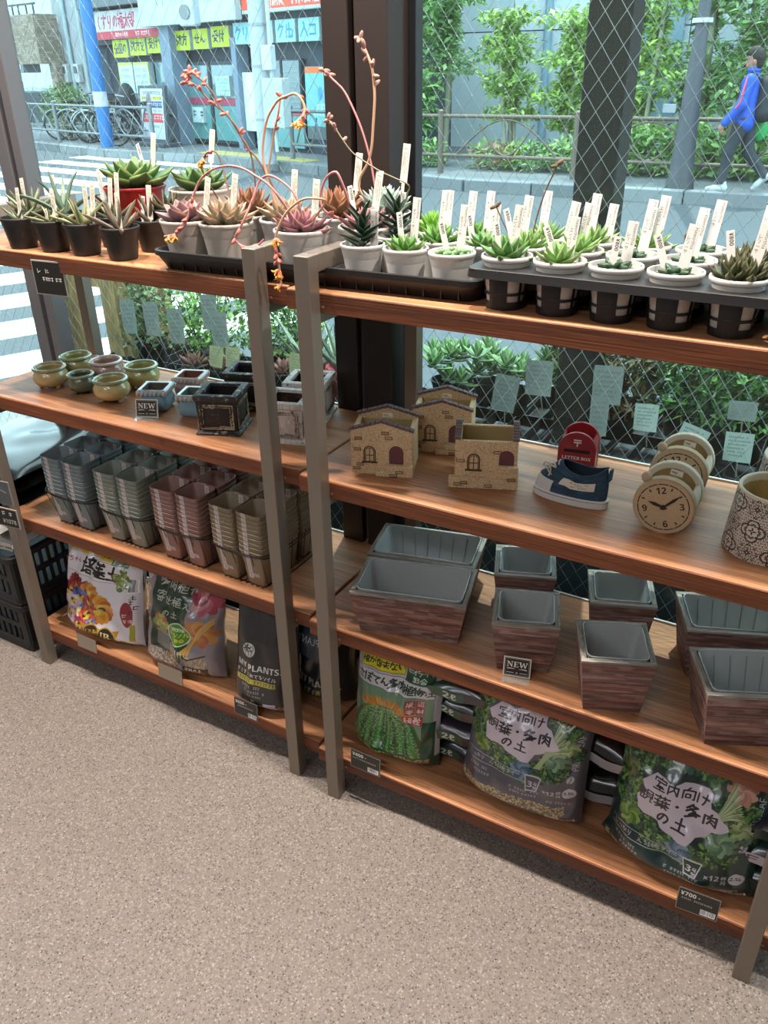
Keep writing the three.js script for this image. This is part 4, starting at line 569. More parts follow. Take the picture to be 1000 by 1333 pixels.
// leaf stock
const G = {
  pearl: [leafGeo({ L: 0.043, W: 0.038, T: 0.006, base: '#7f6f80', tip: '#8d6b71', edge: '#b58c72', curl: 0.5, cup: 0.3, nose: 0.002 })],
  pale: [leafGeo({ L: 0.046, W: 0.025, T: 0.007, base: '#8d9a84', tip: '#9c8a74', edge: '#b88468', curl: 0.35, cup: 0.35, nose: 0.004 })],
  pinkAgave: [leafGeo({ L: 0.04, W: 0.021, T: 0.006, base: '#8a7585', tip: '#9c6b70', edge: '#b37f78', curl: 0.45, cup: 0.35, nose: 0.004 })],
  brown: [leafGeo({ L: 0.052, W: 0.028, T: 0.006, base: '#86704f', tip: '#8f5f49', edge: '#a97757', curl: 0.4, cup: 0.35, nose: 0.005 })],
  icy: [leafGeo({ L: 0.046, W: 0.026, T: 0.007, base: '#8fa79c', tip: '#9db0a8', edge: '#b3bdb0', curl: 0.5, cup: 0.35, nose: 0.003 })],
  greenBig: [leafGeo({ L: 0.08, W: 0.056, T: 0.009, base: '#3d5f33', tip: '#4c7040', edge: '#8f9a5c', curl: 0.45, cup: 0.3, nose: 0.003 })],
  greenMid: [leafGeo({ L: 0.062, W: 0.042, T: 0.008, base: '#3d6037', tip: '#4d7445', edge: '#8c9a60', curl: 0.45, cup: 0.3, nose: 0.003 })],
  dark: [leafGeo({ L: 0.044, W: 0.0165, T: 0.006, shape: 'spike', base: '#15301c', tip: '#12241a', edge: '#24402a', curl: -0.25, cup: 0.25 })],
  leafy: [leafGeo({ L: 0.034, W: 0.014, T: 0.007, shape: 'fat', base: '#3f6f2e', tip: '#5f8f45', edge: '#7fa35c', curl: 0.35, cup: 0.2, nose: 0.003 })],
  lime: [leafGeo({ L: 0.03, W: 0.012, T: 0.007, shape: 'fat', base: '#4f8a24', tip: '#74a83c', edge: '#8fbb55', curl: 0.3, cup: 0.2, nose: 0.002 })],
  bead: [leafGeo({ L: 0.017, W: 0.0135, T: 0.012, shape: 'bead', base: '#4a6b3c', tip: '#71936a', edge: '#6f9160', curl: 0.2, cup: 0 })],
  broad: [leafGeo({ L: 0.04, W: 0.019, T: 0.007, shape: 'fat', base: '#39682d', tip: '#5c8c4a', edge: '#89a56b', curl: 0.3, cup: 0.3, nose: 0.003 })],
  stripe: [leafGeo({ L: 0.036, W: 0.013, T: 0.006, shape: 'fat', base: '#4f8030', tip: '#86a866', edge: '#a9bd86', curl: 0.35, cup: 0.3, nose: 0.003 }), leafGeo({ L: 0.036, W: 0.013, T: 0.006, shape: 'fat', base: '#6a9648', tip: '#7ba25a', edge: '#9ab278', curl: 0.35, cup: 0.3, nose: 0.003 })],
  retusa: [leafGeo({ L: 0.026, W: 0.015, T: 0.012, shape: 'fat', base: '#223524', tip: '#33503a', edge: '#4d6a4c', curl: -0.5, cup: 0.05 })],
  olive: [leafGeo({ L: 0.037, W: 0.015, T: 0.007, shape: 'spoon', base: '#304a28', tip: '#4a4c31', edge: '#7b7457', curl: 0.3, cup: 0.3, nose: 0.003 })],
  aloe: [leafGeo({ L: 0.062, W: 0.014, T: 0.007, shape: 'spike', base: '#66745a', tip: '#7a8062', edge: '#8a8c70', curl: 0.25, cup: 0.35 })],
  aloePale: [leafGeo({ L: 0.068, W: 0.015, T: 0.008, shape: 'spike', base: '#77805a', tip: '#8d9066', edge: '#a5a47e', curl: -0.15, cup: 0.3 })],
  brownAloe: [leafGeo({ L: 0.064, W: 0.013, T: 0.009, shape: 'spike', base: '#5b5248', tip: '#6d6152', edge: '#877762', curl: 0.3, cup: 0.2, bend: 0.5 }), leafGeo({ L: 0.06, W: 0.012, T: 0.009, shape: 'spike', base: '#5b5248', tip: '#736858', edge: '#877762', curl: 0.15, cup: 0.2 })],
  agave: [leafGeo({ L: 0.115, W: 0.02, T: 0.008, shape: 'spike', base: '#5f7d66', tip: '#5b7061', edge: '#84947c', curl: 0.15, cup: 0.4, seg: 9 }), leafGeo({ L: 0.12, W: 0.017, T: 0.008, shape: 'spike', base: '#57705c', tip: '#4f6354', edge: '#7d8b74', curl: 0.4, cup: 0.4, bend: 0.9, seg: 9 })],
  rust: [leafGeo({ L: 0.075, W: 0.014, T: 0.008, shape: 'strap', base: '#5d3b2c', tip: '#6a4030', edge: '#7d5140', curl: 0.5, cup: 0.3, bend: 0.9 })],
  darkStar: [leafGeo({ L: 0.052, W: 0.02, T: 0.008, shape: 'spike', base: '#34503a', tip: '#3c4a36', edge: '#8b6a52', curl: 0.3, cup: 0.3 })],
};
// --- black pots at the left end of the shelf
const GB = 'succulents in black pots at the left end of the top shelf';
potted('small grey green aloe in a black plastic pot, leftmost of the front row', 'black', blackPlastic, [-1.607, -1.218], YT, [['c', 0.012, 0.004, 0.004, -0.25, -0.12]], (t, y) => rosette(t, y, { n: 8, geos: G.aloe, el0: 8, el1: 60, s0: 0.8, s1: 0.5, seed: seedOf(), az: 20 }), GB);
potted('small aloe with a short price tag in a black pot, second of the front row', 'black', blackPlastic, [-1.512, -1.222], YT, [['d', 0.013, -0.004, 0.004, -0.2, -0.2], ['p', 0.001, 0.006, -0.012, -0.2, -0.35]], (t, y) => rosette(t, y, { n: 8, geos: G.aloePale, el0: 15, el1: 58, s0: 0.85, s1: 0.5, seed: seedOf(), az: 70 }), GB);
potted('yellow green aloe with thick pointed leaves in a black pot, third of the front row', 'black', blackPlastic, [-1.421, -1.224], YT, [['c', 0.006, -0.012, 0.02, -0.2, -0.1], ['d', 0.02, -0.014, 0.022, -0.15, 0.05]], (t, y) => rosette(t, y, { n: 9, geos: G.aloePale, el0: 20, el1: 75, s0: 1, s1: 0.75, seed: seedOf(), az: 200 }), GB);
potted('brown aloe with drooping leaf tips in a black pot, nearest the long tray', 'black', blackPlastic, [-1.314, -1.222], YT, [['c', 0.006, 0.004, 0.008, -0.2, -0.1]], (t, y) => rosette(t, y, { n: 10, geos: G.brownAloe, r0: 0.012, el0: 14, el1: 74, s0: 1.05, s1: 0.9, seed: seedOf(), az: 180, jit: 10 }), GB);
potted('spiky blue green agave with long arching leaves in a black pot in the second row', 'black', blackPlastic, [-1.565, -1.306], YT, [['d', -0.022, 0.0, 0.02, -0.2, -0.18]], (t, y) => rosette(t, y, { n: 9, geos: G.agave, el0: 12, el1: 78, s0: 0.9, s1: 0.8, seed: 5, az: 175, jit: 14 }), GB);
potted('thin leaved grey plant in a black pot behind the leftmost aloe', 'black', blackPlastic, [-1.67, -1.3], YT, [['d', 0.0, 0.01, 0.012, -0.2, -0.15]], (t, y) => rosette(t, y, { n: 12, geos: G.aloe, el0: 15, el1: 70, s0: 1.15, s1: 0.8, seed: seedOf() }), GB);
potted('rust brown strap leaved gasteria in a black pot behind the agave', 'black', blackPlastic, [-1.527, -1.4], YT, [['c', -0.012, 0.004, 0.026, -0.2, -0.18]], (t, y) => { rosette(t, y, { n: 8, geos: G.rust, el0: 12, el1: 55, s0: 1.1, s1: 0.7, seed: seedOf(), az: 0 }); rosette(t, y, { n: 6, geos: G.leafy, el0: 10, el1: 60, x: -0.012, z: 0.012, seed: seedOf() }); }, GB);
potted('low aloe in a black pot behind the third front pot, two tags in it', 'black', blackPlastic, [-1.43, -1.315], YT, [['c', -0.002, 0.0, 0.02, -0.2, 0.05], ['d', 0.016, -0.004, 0.03, -0.2, 0.02]], (t, y) => rosette(t, y, { n: 9, geos: G.aloe, el0: 10, el1: 70, s0: 0.9, s1: 0.5, seed: seedOf() }), GB);
potted('dark aloe in a black pot behind the brown drooping one', 'black', blackPlastic, [-1.318, -1.315], YT, [['d', 0.008, 0.01, 0.012, -0.15, -0.04], ['p', -0.018, 0.006, 0.01, -0.15, 0.1]], (t, y) => rosette(t, y, { n: 8, geos: G.brownAloe, el0: 25, el1: 80, s0: 0.9, s1: 0.9, seed: seedOf() }), GB);
potted('dark green star shaped succulent in the taller black pot beside the red pot', 'tall', blackPlastic, [-1.303, -1.372 + 0.02], YT, [], (t, y) => rosette(t, y, { n: 12, geos: G.darkStar, el0: 15, el1: 72, s0: 1, s1: 0.7, seed: seedOf() }), GB);
potted('large green echeveria rosette in a glossy red pot', 'red', redPlastic, [-1.475, -1.435], YT, [['c', 0.02, -0.045, 0.05, -0.15, 0.1], ['q', -0.005, -0.04, 0.05, -0.15, -0.4]], (t, y) => rosette(t, y + 0.004, { n: 30, geos: G.greenBig, el0: 8, el1: 76, s0: 1.1, s1: 0.35, r0: 0.01, rise: 0.012, seed: seedOf() }));
potted('green echeveria rosette behind the pink ones, next to the red pot', 'red', beigePlastic, [-1.305, -1.46], YT, [['c', 0.02, -0.02, 0.06, -0.15, 0.1]], (t, y) => rosette(t, y + 0.004, { n: 26, geos: G.greenMid, el0: 10, el1: 76, s0: 1.15, s1: 0.35, r0: 0.008, rise: 0.01, seed: seedOf() }));

// --- the flat black tray and what stands in it
{
  const t = thing('flat_tray', 'long flat black plastic tray holding white pots of pink succulents', 'tray', [-0.862, TOP[3] + 0.0002, -1.307], 0.04), w = 0.335, d = 0.125;
  part('tray_shell', rrLoft([[w - 0.02, d - 0.02, 0.02, 0.0], [w - 0.018, d - 0.018, 0.02, 0.001], [w - 0.005, d - 0.005, 0.025, 0.026], [w, d, 0.03, 0.0275], [w, d, 0.03, 0.036], [w - 0.005, d - 0.005, 0.028, 0.037], [w - 0.007, d - 0.007, 0.027, 0.035], [w - 0.02, d - 0.02, 0.02, 0.005]]), blackPlastic, t);
  for (let i = 0; i < 20; i++) part('rib', box(0.0025, 0.02, 0.004, -w + 0.04 + i * 0.031, 0.0135, d - 0.0122), blackPlastic, t);
}
const GT = 'succulents in white pots on the flat tray', stemPink = std('#b87a78', 0.6), stemSalmon = std('#bd9478', 0.6), stemDark = std('#6b4a3c', 0.7), stemGreen = std('#8b8263', 0.7), budMat = std('#b8685c', 0.55), budPale = std('#a97c72', 0.6), petalMat = std('#cf7448', 0.5), petalYellow = std('#d89a2e', 0.5);
const budGeo = new THREE.SphereGeometry(0.0042, 8, 8).scale(0.75, 1.5, 0.75).translate(0, 0.005, 0), budBig = new THREE.SphereGeometry(0.005, 8, 8).scale(0.7, 1.7, 0.7).translate(0, 0.007, 0);
const bellGeo = lathe([[0, 0], [0.0022, 0.0006], [0.0035, 0.005], [0.0032, 0.0095]], 10), starGeo = (() => { const g = []; for (let k = 0; k < 5; k++) g.push(new THREE.ConeGeometry(0.0019, 0.006, 5).scale(1, 1, 0.45).rotateZ(-1.0).translate(0.005, 0.0115, 0).rotateY(k * 1.2566)); return merge(g); })();
// a flower stalk along world points; buds [fraction along, how many around], bells at the end
function stalk(t, pts, mat, r, { buds = [], bells = [], bud = budMat, big = false, seed = 3, hang = 0.6 }) {
  const P = pts.map((p) => V3(...p).sub(t.position)), curve = new THREE.CatmullRomCurve3(P), g = group('flower_stalk', t), rr = rng(seed);
  const st = new THREE.TubeGeometry(curve, pts.length * 6, r, 6); part('stem', st, mat, g);
  const place = (geo, m, p, dir, nm) => { const q = part(nm, geo, m, g); q.position.copy(p); q.quaternion.setFromUnitVectors(V3(0, 1, 0), dir.normalize()); return q; };
  for (const [f, n] of buds) for (let i = 0; i < n; i++) { const ff = clamp(f + (rr() - 0.5) * 0.05), p = curve.getPoint(ff), d = curve.getTangent(ff).multiplyScalar(0.5).add(V3(rr() - 0.5, (rr() - 0.6) * hang, rr() - 0.5).multiplyScalar(1.6)); place(big ? budBig : budGeo, bud, p, d, 'bud'); }
  for (const [f, n] of bells) for (let i = 0; i < n; i++) { const ff = clamp(f + (rr() - 0.5) * 0.08), p = curve.getPoint(ff), d = V3((rr() - 0.5) * 1.4, -0.5 - rr() * 0.7, (rr() - 0.2) * 0.9), b = place(bellGeo, petalMat, p, d, 'flower'); part('petals', starGeo, petalYellow, b); }
  return g;
}
potted('lavender echeveria with rounded leaves in a white pot, leftmost on the flat tray', 'big', beigePlastic, [-1.158, -1.246], Y1, [['c', 0.045, -0.02, 0.02, -0.2, 0.15]], (t, y) => rosette(t, y + 0.002, { n: 20, geos: G.pearl, el0: 10, el1: 72, s0: 1.3, s1: 0.5, r0: 0.006, rise: 0.012, seed: seedOf(), az: 90 }), GT);
potted('pale grey pink echeveria with pointed leaves in a white pot, second from the left', 'big', beigePlastic, [-1.066, -1.252], Y1, [['d', 0.012, -0.008, 0.028, -0.2, 0.12]], (t, y) => rosette(t, y + 0.002, { n: 34, geos: G.pale, el0: 8, el1: 76, s0: 1.25, s1: 0.55, r0: 0.006, rise: 0.012, seed: seedOf() }), GT);
potted('pink lavender echeveria with arching flower stalks, behind the steel posts', 'big', whitePlastic, [-0.893, -1.25], Y1, [['c', 0.02, -0.012, 0.026, -0.2, 0.04]], (t, y) => {
  rosette(t, y + 0.002, { n: 32, geos: G.pinkAgave, el0: 4, el1: 76, s0: 1.32, s1: 0.5, r0: 0.006, rise: 0.01, seed: seedOf() });
  stalk(t, [[-0.882, 1.262, -1.222], [-0.905, 1.312, -1.2], [-0.923, 1.327, -1.2], [-0.946, 1.338, -1.2], [-0.97, 1.348, -1.2], [-0.996, 1.352, -1.2], [-1.02, 1.35, -1.2], [-1.044, 1.343, -1.2], [-1.065, 1.331, -1.2], [-1.079, 1.316, -1.2], [-1.092, 1.292, -1.195], [-1.101, 1.263, -1.19], [-1.113, 1.245, -1.187], [-1.13, 1.233, -1.185], [-1.158, 1.226, -1.183]], stemPink, 0.002, { buds: [[0.72, 2], [0.78, 2], [0.84, 2], [0.9, 2]], bells: [[0.96, 5]], seed: 5 });
  stalk(t, [[-0.872, 1.27, -1.225], [-0.876, 1.299, -1.22], [-0.888, 1.316, -1.22], [-0.918, 1.334, -1.22], [-0.937, 1.337, -1.22], [-0.955, 1.327, -1.22], [-0.963, 1.302, -1.21], [-0.969, 1.271, -1.19], [-0.982, 1.249, -1.185], [-0.99, 1.236, -1.183], [-0.984, 1.227, -1.183], [-0.968, 1.222, -1.183], [-0.944, 1.226, -1.183], [-0.925, 1.239, -1.183]], stemPink, 0.0021, { buds: [[0.62, 2], [0.7, 2], [0.82, 3], [0.9, 4]], bells: [[0.87, 2]], seed: 8 });
  stalk(t, [[-0.862, 1.265, -1.24], [-0.79, 1.312, -1.172], [-0.8, 1.314, -1.165], [-0.82, 1.313, -1.16], [-0.846, 1.298, -1.156], [-0.864, 1.277, -1.153], [-0.875, 1.252, -1.15], [-0.875, 1.23, -1.148], [-0.871, 1.206, -1.147], [-0.869, 1.172, -1.147]], stemSalmon, 0.002, { buds: [[0.74, 2], [0.8, 3], [0.85, 3]], bells: [[0.66, 3], [0.92, 4], [0.99, 1]], seed: 11 });
}, GT);
potted('pale pink echeveria in a white pot in the second row, with tall flower stalks', 'big', whitePlastic, [-0.985, -1.33], Y1, [['d', 0.012, -0.01, 0.03, -0.2, 0.02]], (t, y) => {
  rosette(t, y + 0.002, { n: 30, geos: G.pale, el0: 8, el1: 76, s0: 1.25, s1: 0.5, r0: 0.006, rise: 0.012, seed: seedOf() });
  stalk(t, [[-1.0, 1.255, -1.33], [-1.028, 1.353, -1.33], [-1.022, 1.392, -1.33], [-1.012, 1.418, -1.33], [-1.0, 1.434, -1.33], [-0.984, 1.449, -1.33], [-0.966, 1.455, -1.33], [-0.948, 1.459, -1.33], [-0.937, 1.453, -1.33], [-0.928, 1.435, -1.33], [-0.931, 1.423, -1.325], [-0.942, 1.413, -1.32]], stemSalmon, 0.0024, { buds: [[0.5, 1], [0.72, 1], [0.8, 2], [0.88, 2]], bells: [[0.97, 7]], seed: 14 });
  stalk(t, [[-0.995, 1.255, -1.34], [-1.026, 1.312, -1.34], [-1.017, 1.359, -1.34], [-1.004, 1.401, -1.34], [-0.993, 1.43, -1.34], [-0.985, 1.459, -1.34]], stemSalmon, 0.0018, { buds: [[0.62, 2], [0.7, 1], [0.98, 1]], seed: 17 });
  stalk(t, [[-0.98, 1.255, -1.33], [-1.019, 1.318, -1.33], [-1.044, 1.353, -1.33], [-1.067, 1.372, -1.33], [-1.081, 1.4, -1.33], [-1.097, 1.417, -1.33], [-1.115, 1.431, -1.33], [-1.144, 1.449, -1.33], [-1.175, 1.474, -1.33], [-1.203, 1.479, -1.33]], stemDark, 0.0017, { buds: [[0.3, 1], [0.42, 2], [0.62, 2], [0.75, 3], [0.85, 3], [0.92, 4], [0.98, 4]], seed: 21 });
}, GT);
potted('brown pink echeveria with upright leaves in a pot behind the pale pink one', 'big', whitePlastic, [-1.085, -1.35], Y1, [], (t, y) => {
  rosette(t, y + 0.004, { n: 26, geos: G.brown, el0: 18, el1: 80, s0: 1.1, s1: 0.6, r0: 0.006, rise: 0.014, seed: seedOf() });
  stalk(t, [[-1.05, 1.255, -1.33], [-1.058, 1.364, -1.33], [-1.082, 1.395, -1.33], [-1.1, 1.421, -1.33], [-1.12, 1.437, -1.33], [-1.133, 1.461, -1.33], [-1.158, 1.482, -1.33], [-1.174, 1.492, -1.33], [-1.183, 1.496, -1.33], [-1.188, 1.488, -1.325]], stemDark, 0.0015, { buds: [[0.5, 1], [0.62, 2], [0.72, 3], [0.8, 3], [0.9, 4], [0.97, 4]], seed: 24 });
  stalk(t, [[-1.12, 1.25, -1.32], [-1.155, 1.339, -1.3], [-1.146, 1.351, -1.3], [-1.131, 1.363, -1.3], [-1.113, 1.361, -1.3], [-1.103, 1.342, -1.3], [-1.087, 1.31, -1.29], [-1.072, 1.284, -1.28]], stemDark, 0.0015, { buds: [[0.3, 2], [0.4, 2]], bells: [[0.2, 3], [0.28, 3]], seed: 27 });
}, GT);
potted('rosy echeveria with red leaf tips in a white pot behind the steel top bar', 'big', whitePlastic, [-0.805, -1.325], Y1, [['c', 0.012, -0.012, 0.036, -0.15, 0.1], ['q', -0.022, 0.004, 0.032, -0.15, -0.3]], (t, y) => {
  rosette(t, y + 0.002, { n: 32, geos: G.pinkAgave, el0: 4, el1: 74, s0: 1.25, s1: 0.5, r0: 0.006, rise: 0.01, seed: seedOf() });
  stalk(t, [[-0.83, 1.26, -1.29], [-0.852, 1.282, -1.26], [-0.856, 1.305, -1.26], [-0.841, 1.335, -1.26], [-0.822, 1.343, -1.26], [-0.814, 1.329, -1.262], [-0.807, 1.285, -1.28], [-0.8, 1.262, -1.3]], stemPink, 0.0022, { buds: [[0.08, 2]], seed: 30 });
}, GT);
potted('brown echeveria with upright pointed leaves at the back, in front of the window post', 'big', whitePlastic, [-0.915, -1.4], Y1, [['c', 0.035, -0.015, 0.055, -0.15, 0.06]], (t, y) => rosette(t, y + 0.004, { n: 26, geos: G.brown, el0: 22, el1: 80, s0: 1.15, s1: 0.6, r0: 0.006, rise: 0.014, seed: seedOf() }), GT);
potted('icy blue white echeveria rosette at the back with a tall bending flower stalk', 'big', whitePlastic, [-0.822, -1.418], Y1 + 0.01, [['d', 0.036, -0.01, 0.062, -0.15, 0.05]], (t, y) => {
  rosette(t, y + 0.01, { n: 34, geos: G.icy, el0: 12, el1: 78, s0: 1.12, s1: 0.5, r0: 0.006, rise: 0.014, seed: seedOf() });
  stalk(t, [[-0.84, 1.26, -1.41], [-0.864, 1.3, -1.4], [-0.862, 1.317, -1.4], [-0.844, 1.344, -1.4], [-0.836, 1.368, -1.4], [-0.831, 1.408, -1.4], [-0.827, 1.452, -1.4], [-0.828, 1.471, -1.4], [-0.831, 1.495, -1.4], [-0.842, 1.52, -1.4], [-0.857, 1.543, -1.4]], stemSalmon, 0.0023, { buds: [[0.69, 1], [0.76, 1], [0.82, 2], [0.87, 2], [0.93, 2], [0.99, 3]], bud: budPale, big: true, seed: 33, hang: 1 });
  stalk(t, [[-0.82, 1.26, -1.41], [-0.829, 1.302, -1.4], [-0.838, 1.346, -1.4], [-0.854, 1.396, -1.4], [-0.874, 1.436, -1.4], [-0.892, 1.463, -1.4], [-0.914, 1.48, -1.4], [-0.933, 1.495, -1.4]], stemPink, 0.002, { buds: [[0.9, 2], [0.97, 2], [1, 3]], bud: budPale, big: true, seed: 36 });
  stalk(t, [[-0.8, 1.262, -1.40], [-0.737, 1.314, -1.36], [-0.763, 1.328, -1.35], [-0.785, 1.337, -1.345], [-0.819, 1.355, -1.34], [-0.837, 1.368, -1.335], [-0.854, 1.39, -1.33], [-0.867, 1.406, -1.33], [-0.881, 1.42, -1.33]], stemGreen, 0.0012, { buds: [[0.75, 1], [0.85, 2], [0.92, 2], [0.98, 3]], bud: budPale, seed: 39 });
}, GT);
potted('dark green pagoda shaped haworthia in a white pot, in front right of the steel post', 'small', whitePlastic, [-0.758, -1.234], Y1, [['o', 0.022, 0.0, 0.0, -0.15, 0.0, 0.06]], (t, y) => rosette(t, y, { n: 20, geos: G.dark, el0: 18, el1: 62, s0: 0.95, s1: 0.75, r0: 0.004, rise: 0.05, turn: 130, seed: seedOf(), az: 40, mat: glossLeaf }), GT);
potted('dark green pagoda shaped haworthia standing just behind the front one', 'small', whitePlastic, [-0.742, -1.325], Y1, [['o', -0.004, -0.012, 0.015, -0.15, 0.05]], (t, y) => rosette(t, y, { n: 22, geos: G.dark, el0: 18, el1: 62, s0: 0.95, s1: 0.75, r0: 0.004, rise: 0.058, turn: 130, seed: seedOf(), az: 10, mat: glossLeaf }), GT);
potted('green haworthia with pointed fleshy leaves in a white pot, middle of the front three', 'small', whitePlastic, [-0.675, -1.234], Y1, [['o', 0.005, -0.018, 0.02, -0.2, 0.02], ['q', -0.012, -0.008, 0.018, -0.15, -0.2]], (t, y) => rosette(t, y, { n: 22, geos: G.leafy, el0: 8, el1: 70, s0: 1.1, s1: 0.6, seed: seedOf(), mat: glossLeaf }), GT);
potted('haworthia of bead like grey green leaves, right front on the flat tray', 'small', whitePlastic, [-0.592, -1.236], Y1, [['o', 0.008, -0.014, 0.014, -0.25, 0.02], ['p', -0.014, -0.01, 0.01, -0.2, -0.4]], (t, y) => { for (const [x, z, s] of [[0, 0, 1], [0.014, 0.004, 0.9], [-0.012, 0.008, 0.85], [0.004, 0.016, 0.8], [0.02, -0.008, 0.8]]) rosette(t, y - 0.001, { n: 11, geos: G.bead, el0: 15, el1: 80, s0: 0.9, s1: 0.7, x, z, scale: s, rise: 0.006, seed: seedOf(), mat: glossLeaf }); }, GT);
potted('lime green haworthia of plump leaves behind the dark pagoda ones', 'small', whitePlastic, [-0.712, -1.402], Y1, [['o', 0.03, -0.008, 0.012, -0.15, 0.02]], (t, y) => rosette(t, y, { n: 34, geos: G.lime, el0: 10, el1: 78, s0: 1.15, s1: 0.7, rise: 0.018, seed: seedOf(), mat: glossLeaf }), GT);
potted('green haworthia with long plump leaves in the second row of the flat tray', 'small', whitePlastic, [-0.655, -1.318], Y1, [['o', -0.004, -0.016, 0.022, -0.15, 0.04]], (t, y) => rosette(t, y, { n: 26, geos: G.leafy, el0: 8, el1: 75, s0: 1.25, s1: 0.6, rise: 0.01, seed: seedOf(), mat: glossLeaf }), GT);
potted('grey green windowed haworthia in a white pot behind the bead leaved one', 'small', whitePlastic, [-0.572, -1.318], Y1, [['o', 0.008, -0.01, 0.006, -0.15, 0.05], ['p', -0.02, 0.002, 0.012, -0.15, -0.3]], (t, y) => rosette(t, y, { n: 18, geos: G.broad, el0: 4, el1: 60, s0: 0.9, s1: 0.6, seed: seedOf(), mat: glossLeaf }), GT);
potted('green haworthia at the back of the flat tray with two tall name tags', 'small', whitePlastic, [-0.626, -1.4], Y1, [['o', -0.012, 0.0, 0.014, -0.15, 0.03], ['o', 0.022, 0.0, 0.016, -0.15, 0.02]], (t, y) => rosette(t, y, { n: 20, geos: G.leafy, el0: 10, el1: 75, s0: 1.1, s1: 0.6, seed: seedOf(), mat: glossLeaf }), GT);

// --- the cell tray: a plate with open cups, each holding a white pot
const CX = [-0.49, -0.4065, -0.3225, -0.2385, -0.155, -0.0715, 0.012], CZ = [-1.2175, -1.303, -1.388];
{
  const t = thing('cell_tray', 'black plastic cell tray with open sided cups holding white pots', 'tray', [0, TOP[3] + 0.0004, 0]);
  const xl = CX[0] - 0.047, xr = CX[6] + 0.047, zf = CZ[0] + 0.047, zk = CZ[2] - 0.047, hole = 0.0345, s = new THREE.Shape(), q = 0.018; // plate with round holes
  s.moveTo(xl + q, zk); s.lineTo(xr - q, zk); s.quadraticCurveTo(xr, zk, xr, zk + q); s.lineTo(xr, zf - q); s.quadraticCurveTo(xr, zf, xr - q, zf); s.lineTo(xl + q, zf); s.quadraticCurveTo(xl, zf, xl, zf - q); s.lineTo(xl, zk + q); s.quadraticCurveTo(xl, zk, xl + q, zk);
  for (const x of CX) for (const z of CZ) { const h = new THREE.Path(); h.absarc(x, z, hole, 0, 2 * PI, true); s.holes.push(h); }
  const plateG = new THREE.ExtrudeGeometry(s, { depth: 0.003, bevelEnabled: true, bevelThickness: 0.0012, bevelSize: 0.001, bevelSegments: 1, curveSegments: 20 }); plateG.rotateX(PI / 2).translate(0, 0.0625, 0);
  part('tray_plate', plateG, blackPlastic, t);
  part('tray_rim', rrLoft([[(xr - xl) / 2 - 0.0015, (zf - zk) / 2 - 0.0015, q, 0.058], [(xr - xl) / 2 + 0.0005, (zf - zk) / 2 + 0.0005, q, 0.05], [(xr - xl) / 2 + 0.0025, (zf - zk) / 2 + 0.0025, q, 0.05], [(xr - xl) / 2 + 0.001, (zf - zk) / 2 + 0.001, q, 0.0615]], { cap0: false, cap1: false }).translate((xl + xr) / 2, 0, (zf + zk) / 2), blackPlastic, t);
  // cups: four broad staves, two hoops, a floor
  const hoop = (y, h) => { const r0 = mix(0.0295, 0.0345, y / 0.06), r1 = mix(0.0295, 0.0345, (y + h) / 0.06); return lathe([[r0 - 0.001, y], [r0 + 0.0006, y], [r1 + 0.0006, y + h], [r1 - 0.001, y + h]], 28); };
  const stave = (a, w) => { const g = sheet((u, v) => { const r = mix(0.0297, 0.0347, v), b = a + (u - 0.5) * w; return [sin(b) * r, v * 0.06, cos(b) * r]; }, 6, 1); const g2 = sheet((u, v) => { const r = mix(0.0287, 0.0337, v), b = a - (u - 0.5) * w; return [sin(b) * r, v * 0.06, cos(b) * r]; }, 6, 1); return merge([g, g2]); };
  const cupGeo = merge([stave(0.0, 0.95), stave(PI, 0.95), stave(1.16, 0.12), stave(1.7, 0.3), stave(-1.25, 0.3), stave(-2.0, 0.16), hoop(0, 0.012), hoop(0.022, 0.004), hoop(0.054, 0.006), cyl(0.029, 0.029, 0.001, 24, 0, 0.0006, 0)]);
  const blackTwo = blackPlastic.clone(); blackTwo.side = THREE.DoubleSide;
  for (const x of CX) for (const z of CZ) { const m = part('cup', cupGeo, blackTwo, t); m.position.set(x, 0, z); }
}
const GC = 'haworthias in white pots in the cell tray', YC = TOP[3] + 0.0024;
PG.cell = [potShape(0.0388, 0.077), 0.0388, 0.077]; { const h = 0.077, b = 0.0275, m = 0.0325; PG.cell[0] = lathe([[0, 0.001], [b, 0], [m, 0.0615], [m + 0.0022, h - 0.0085], [0.0375, h - 0.0075], [0.0392, h - 0.006], [0.0394, h - 0.003], [0.0388, h - 0.0004], [0.0368, h], [0.0358, h - 0.0014], [b, 0.004], [0, 0.004]], 40); }
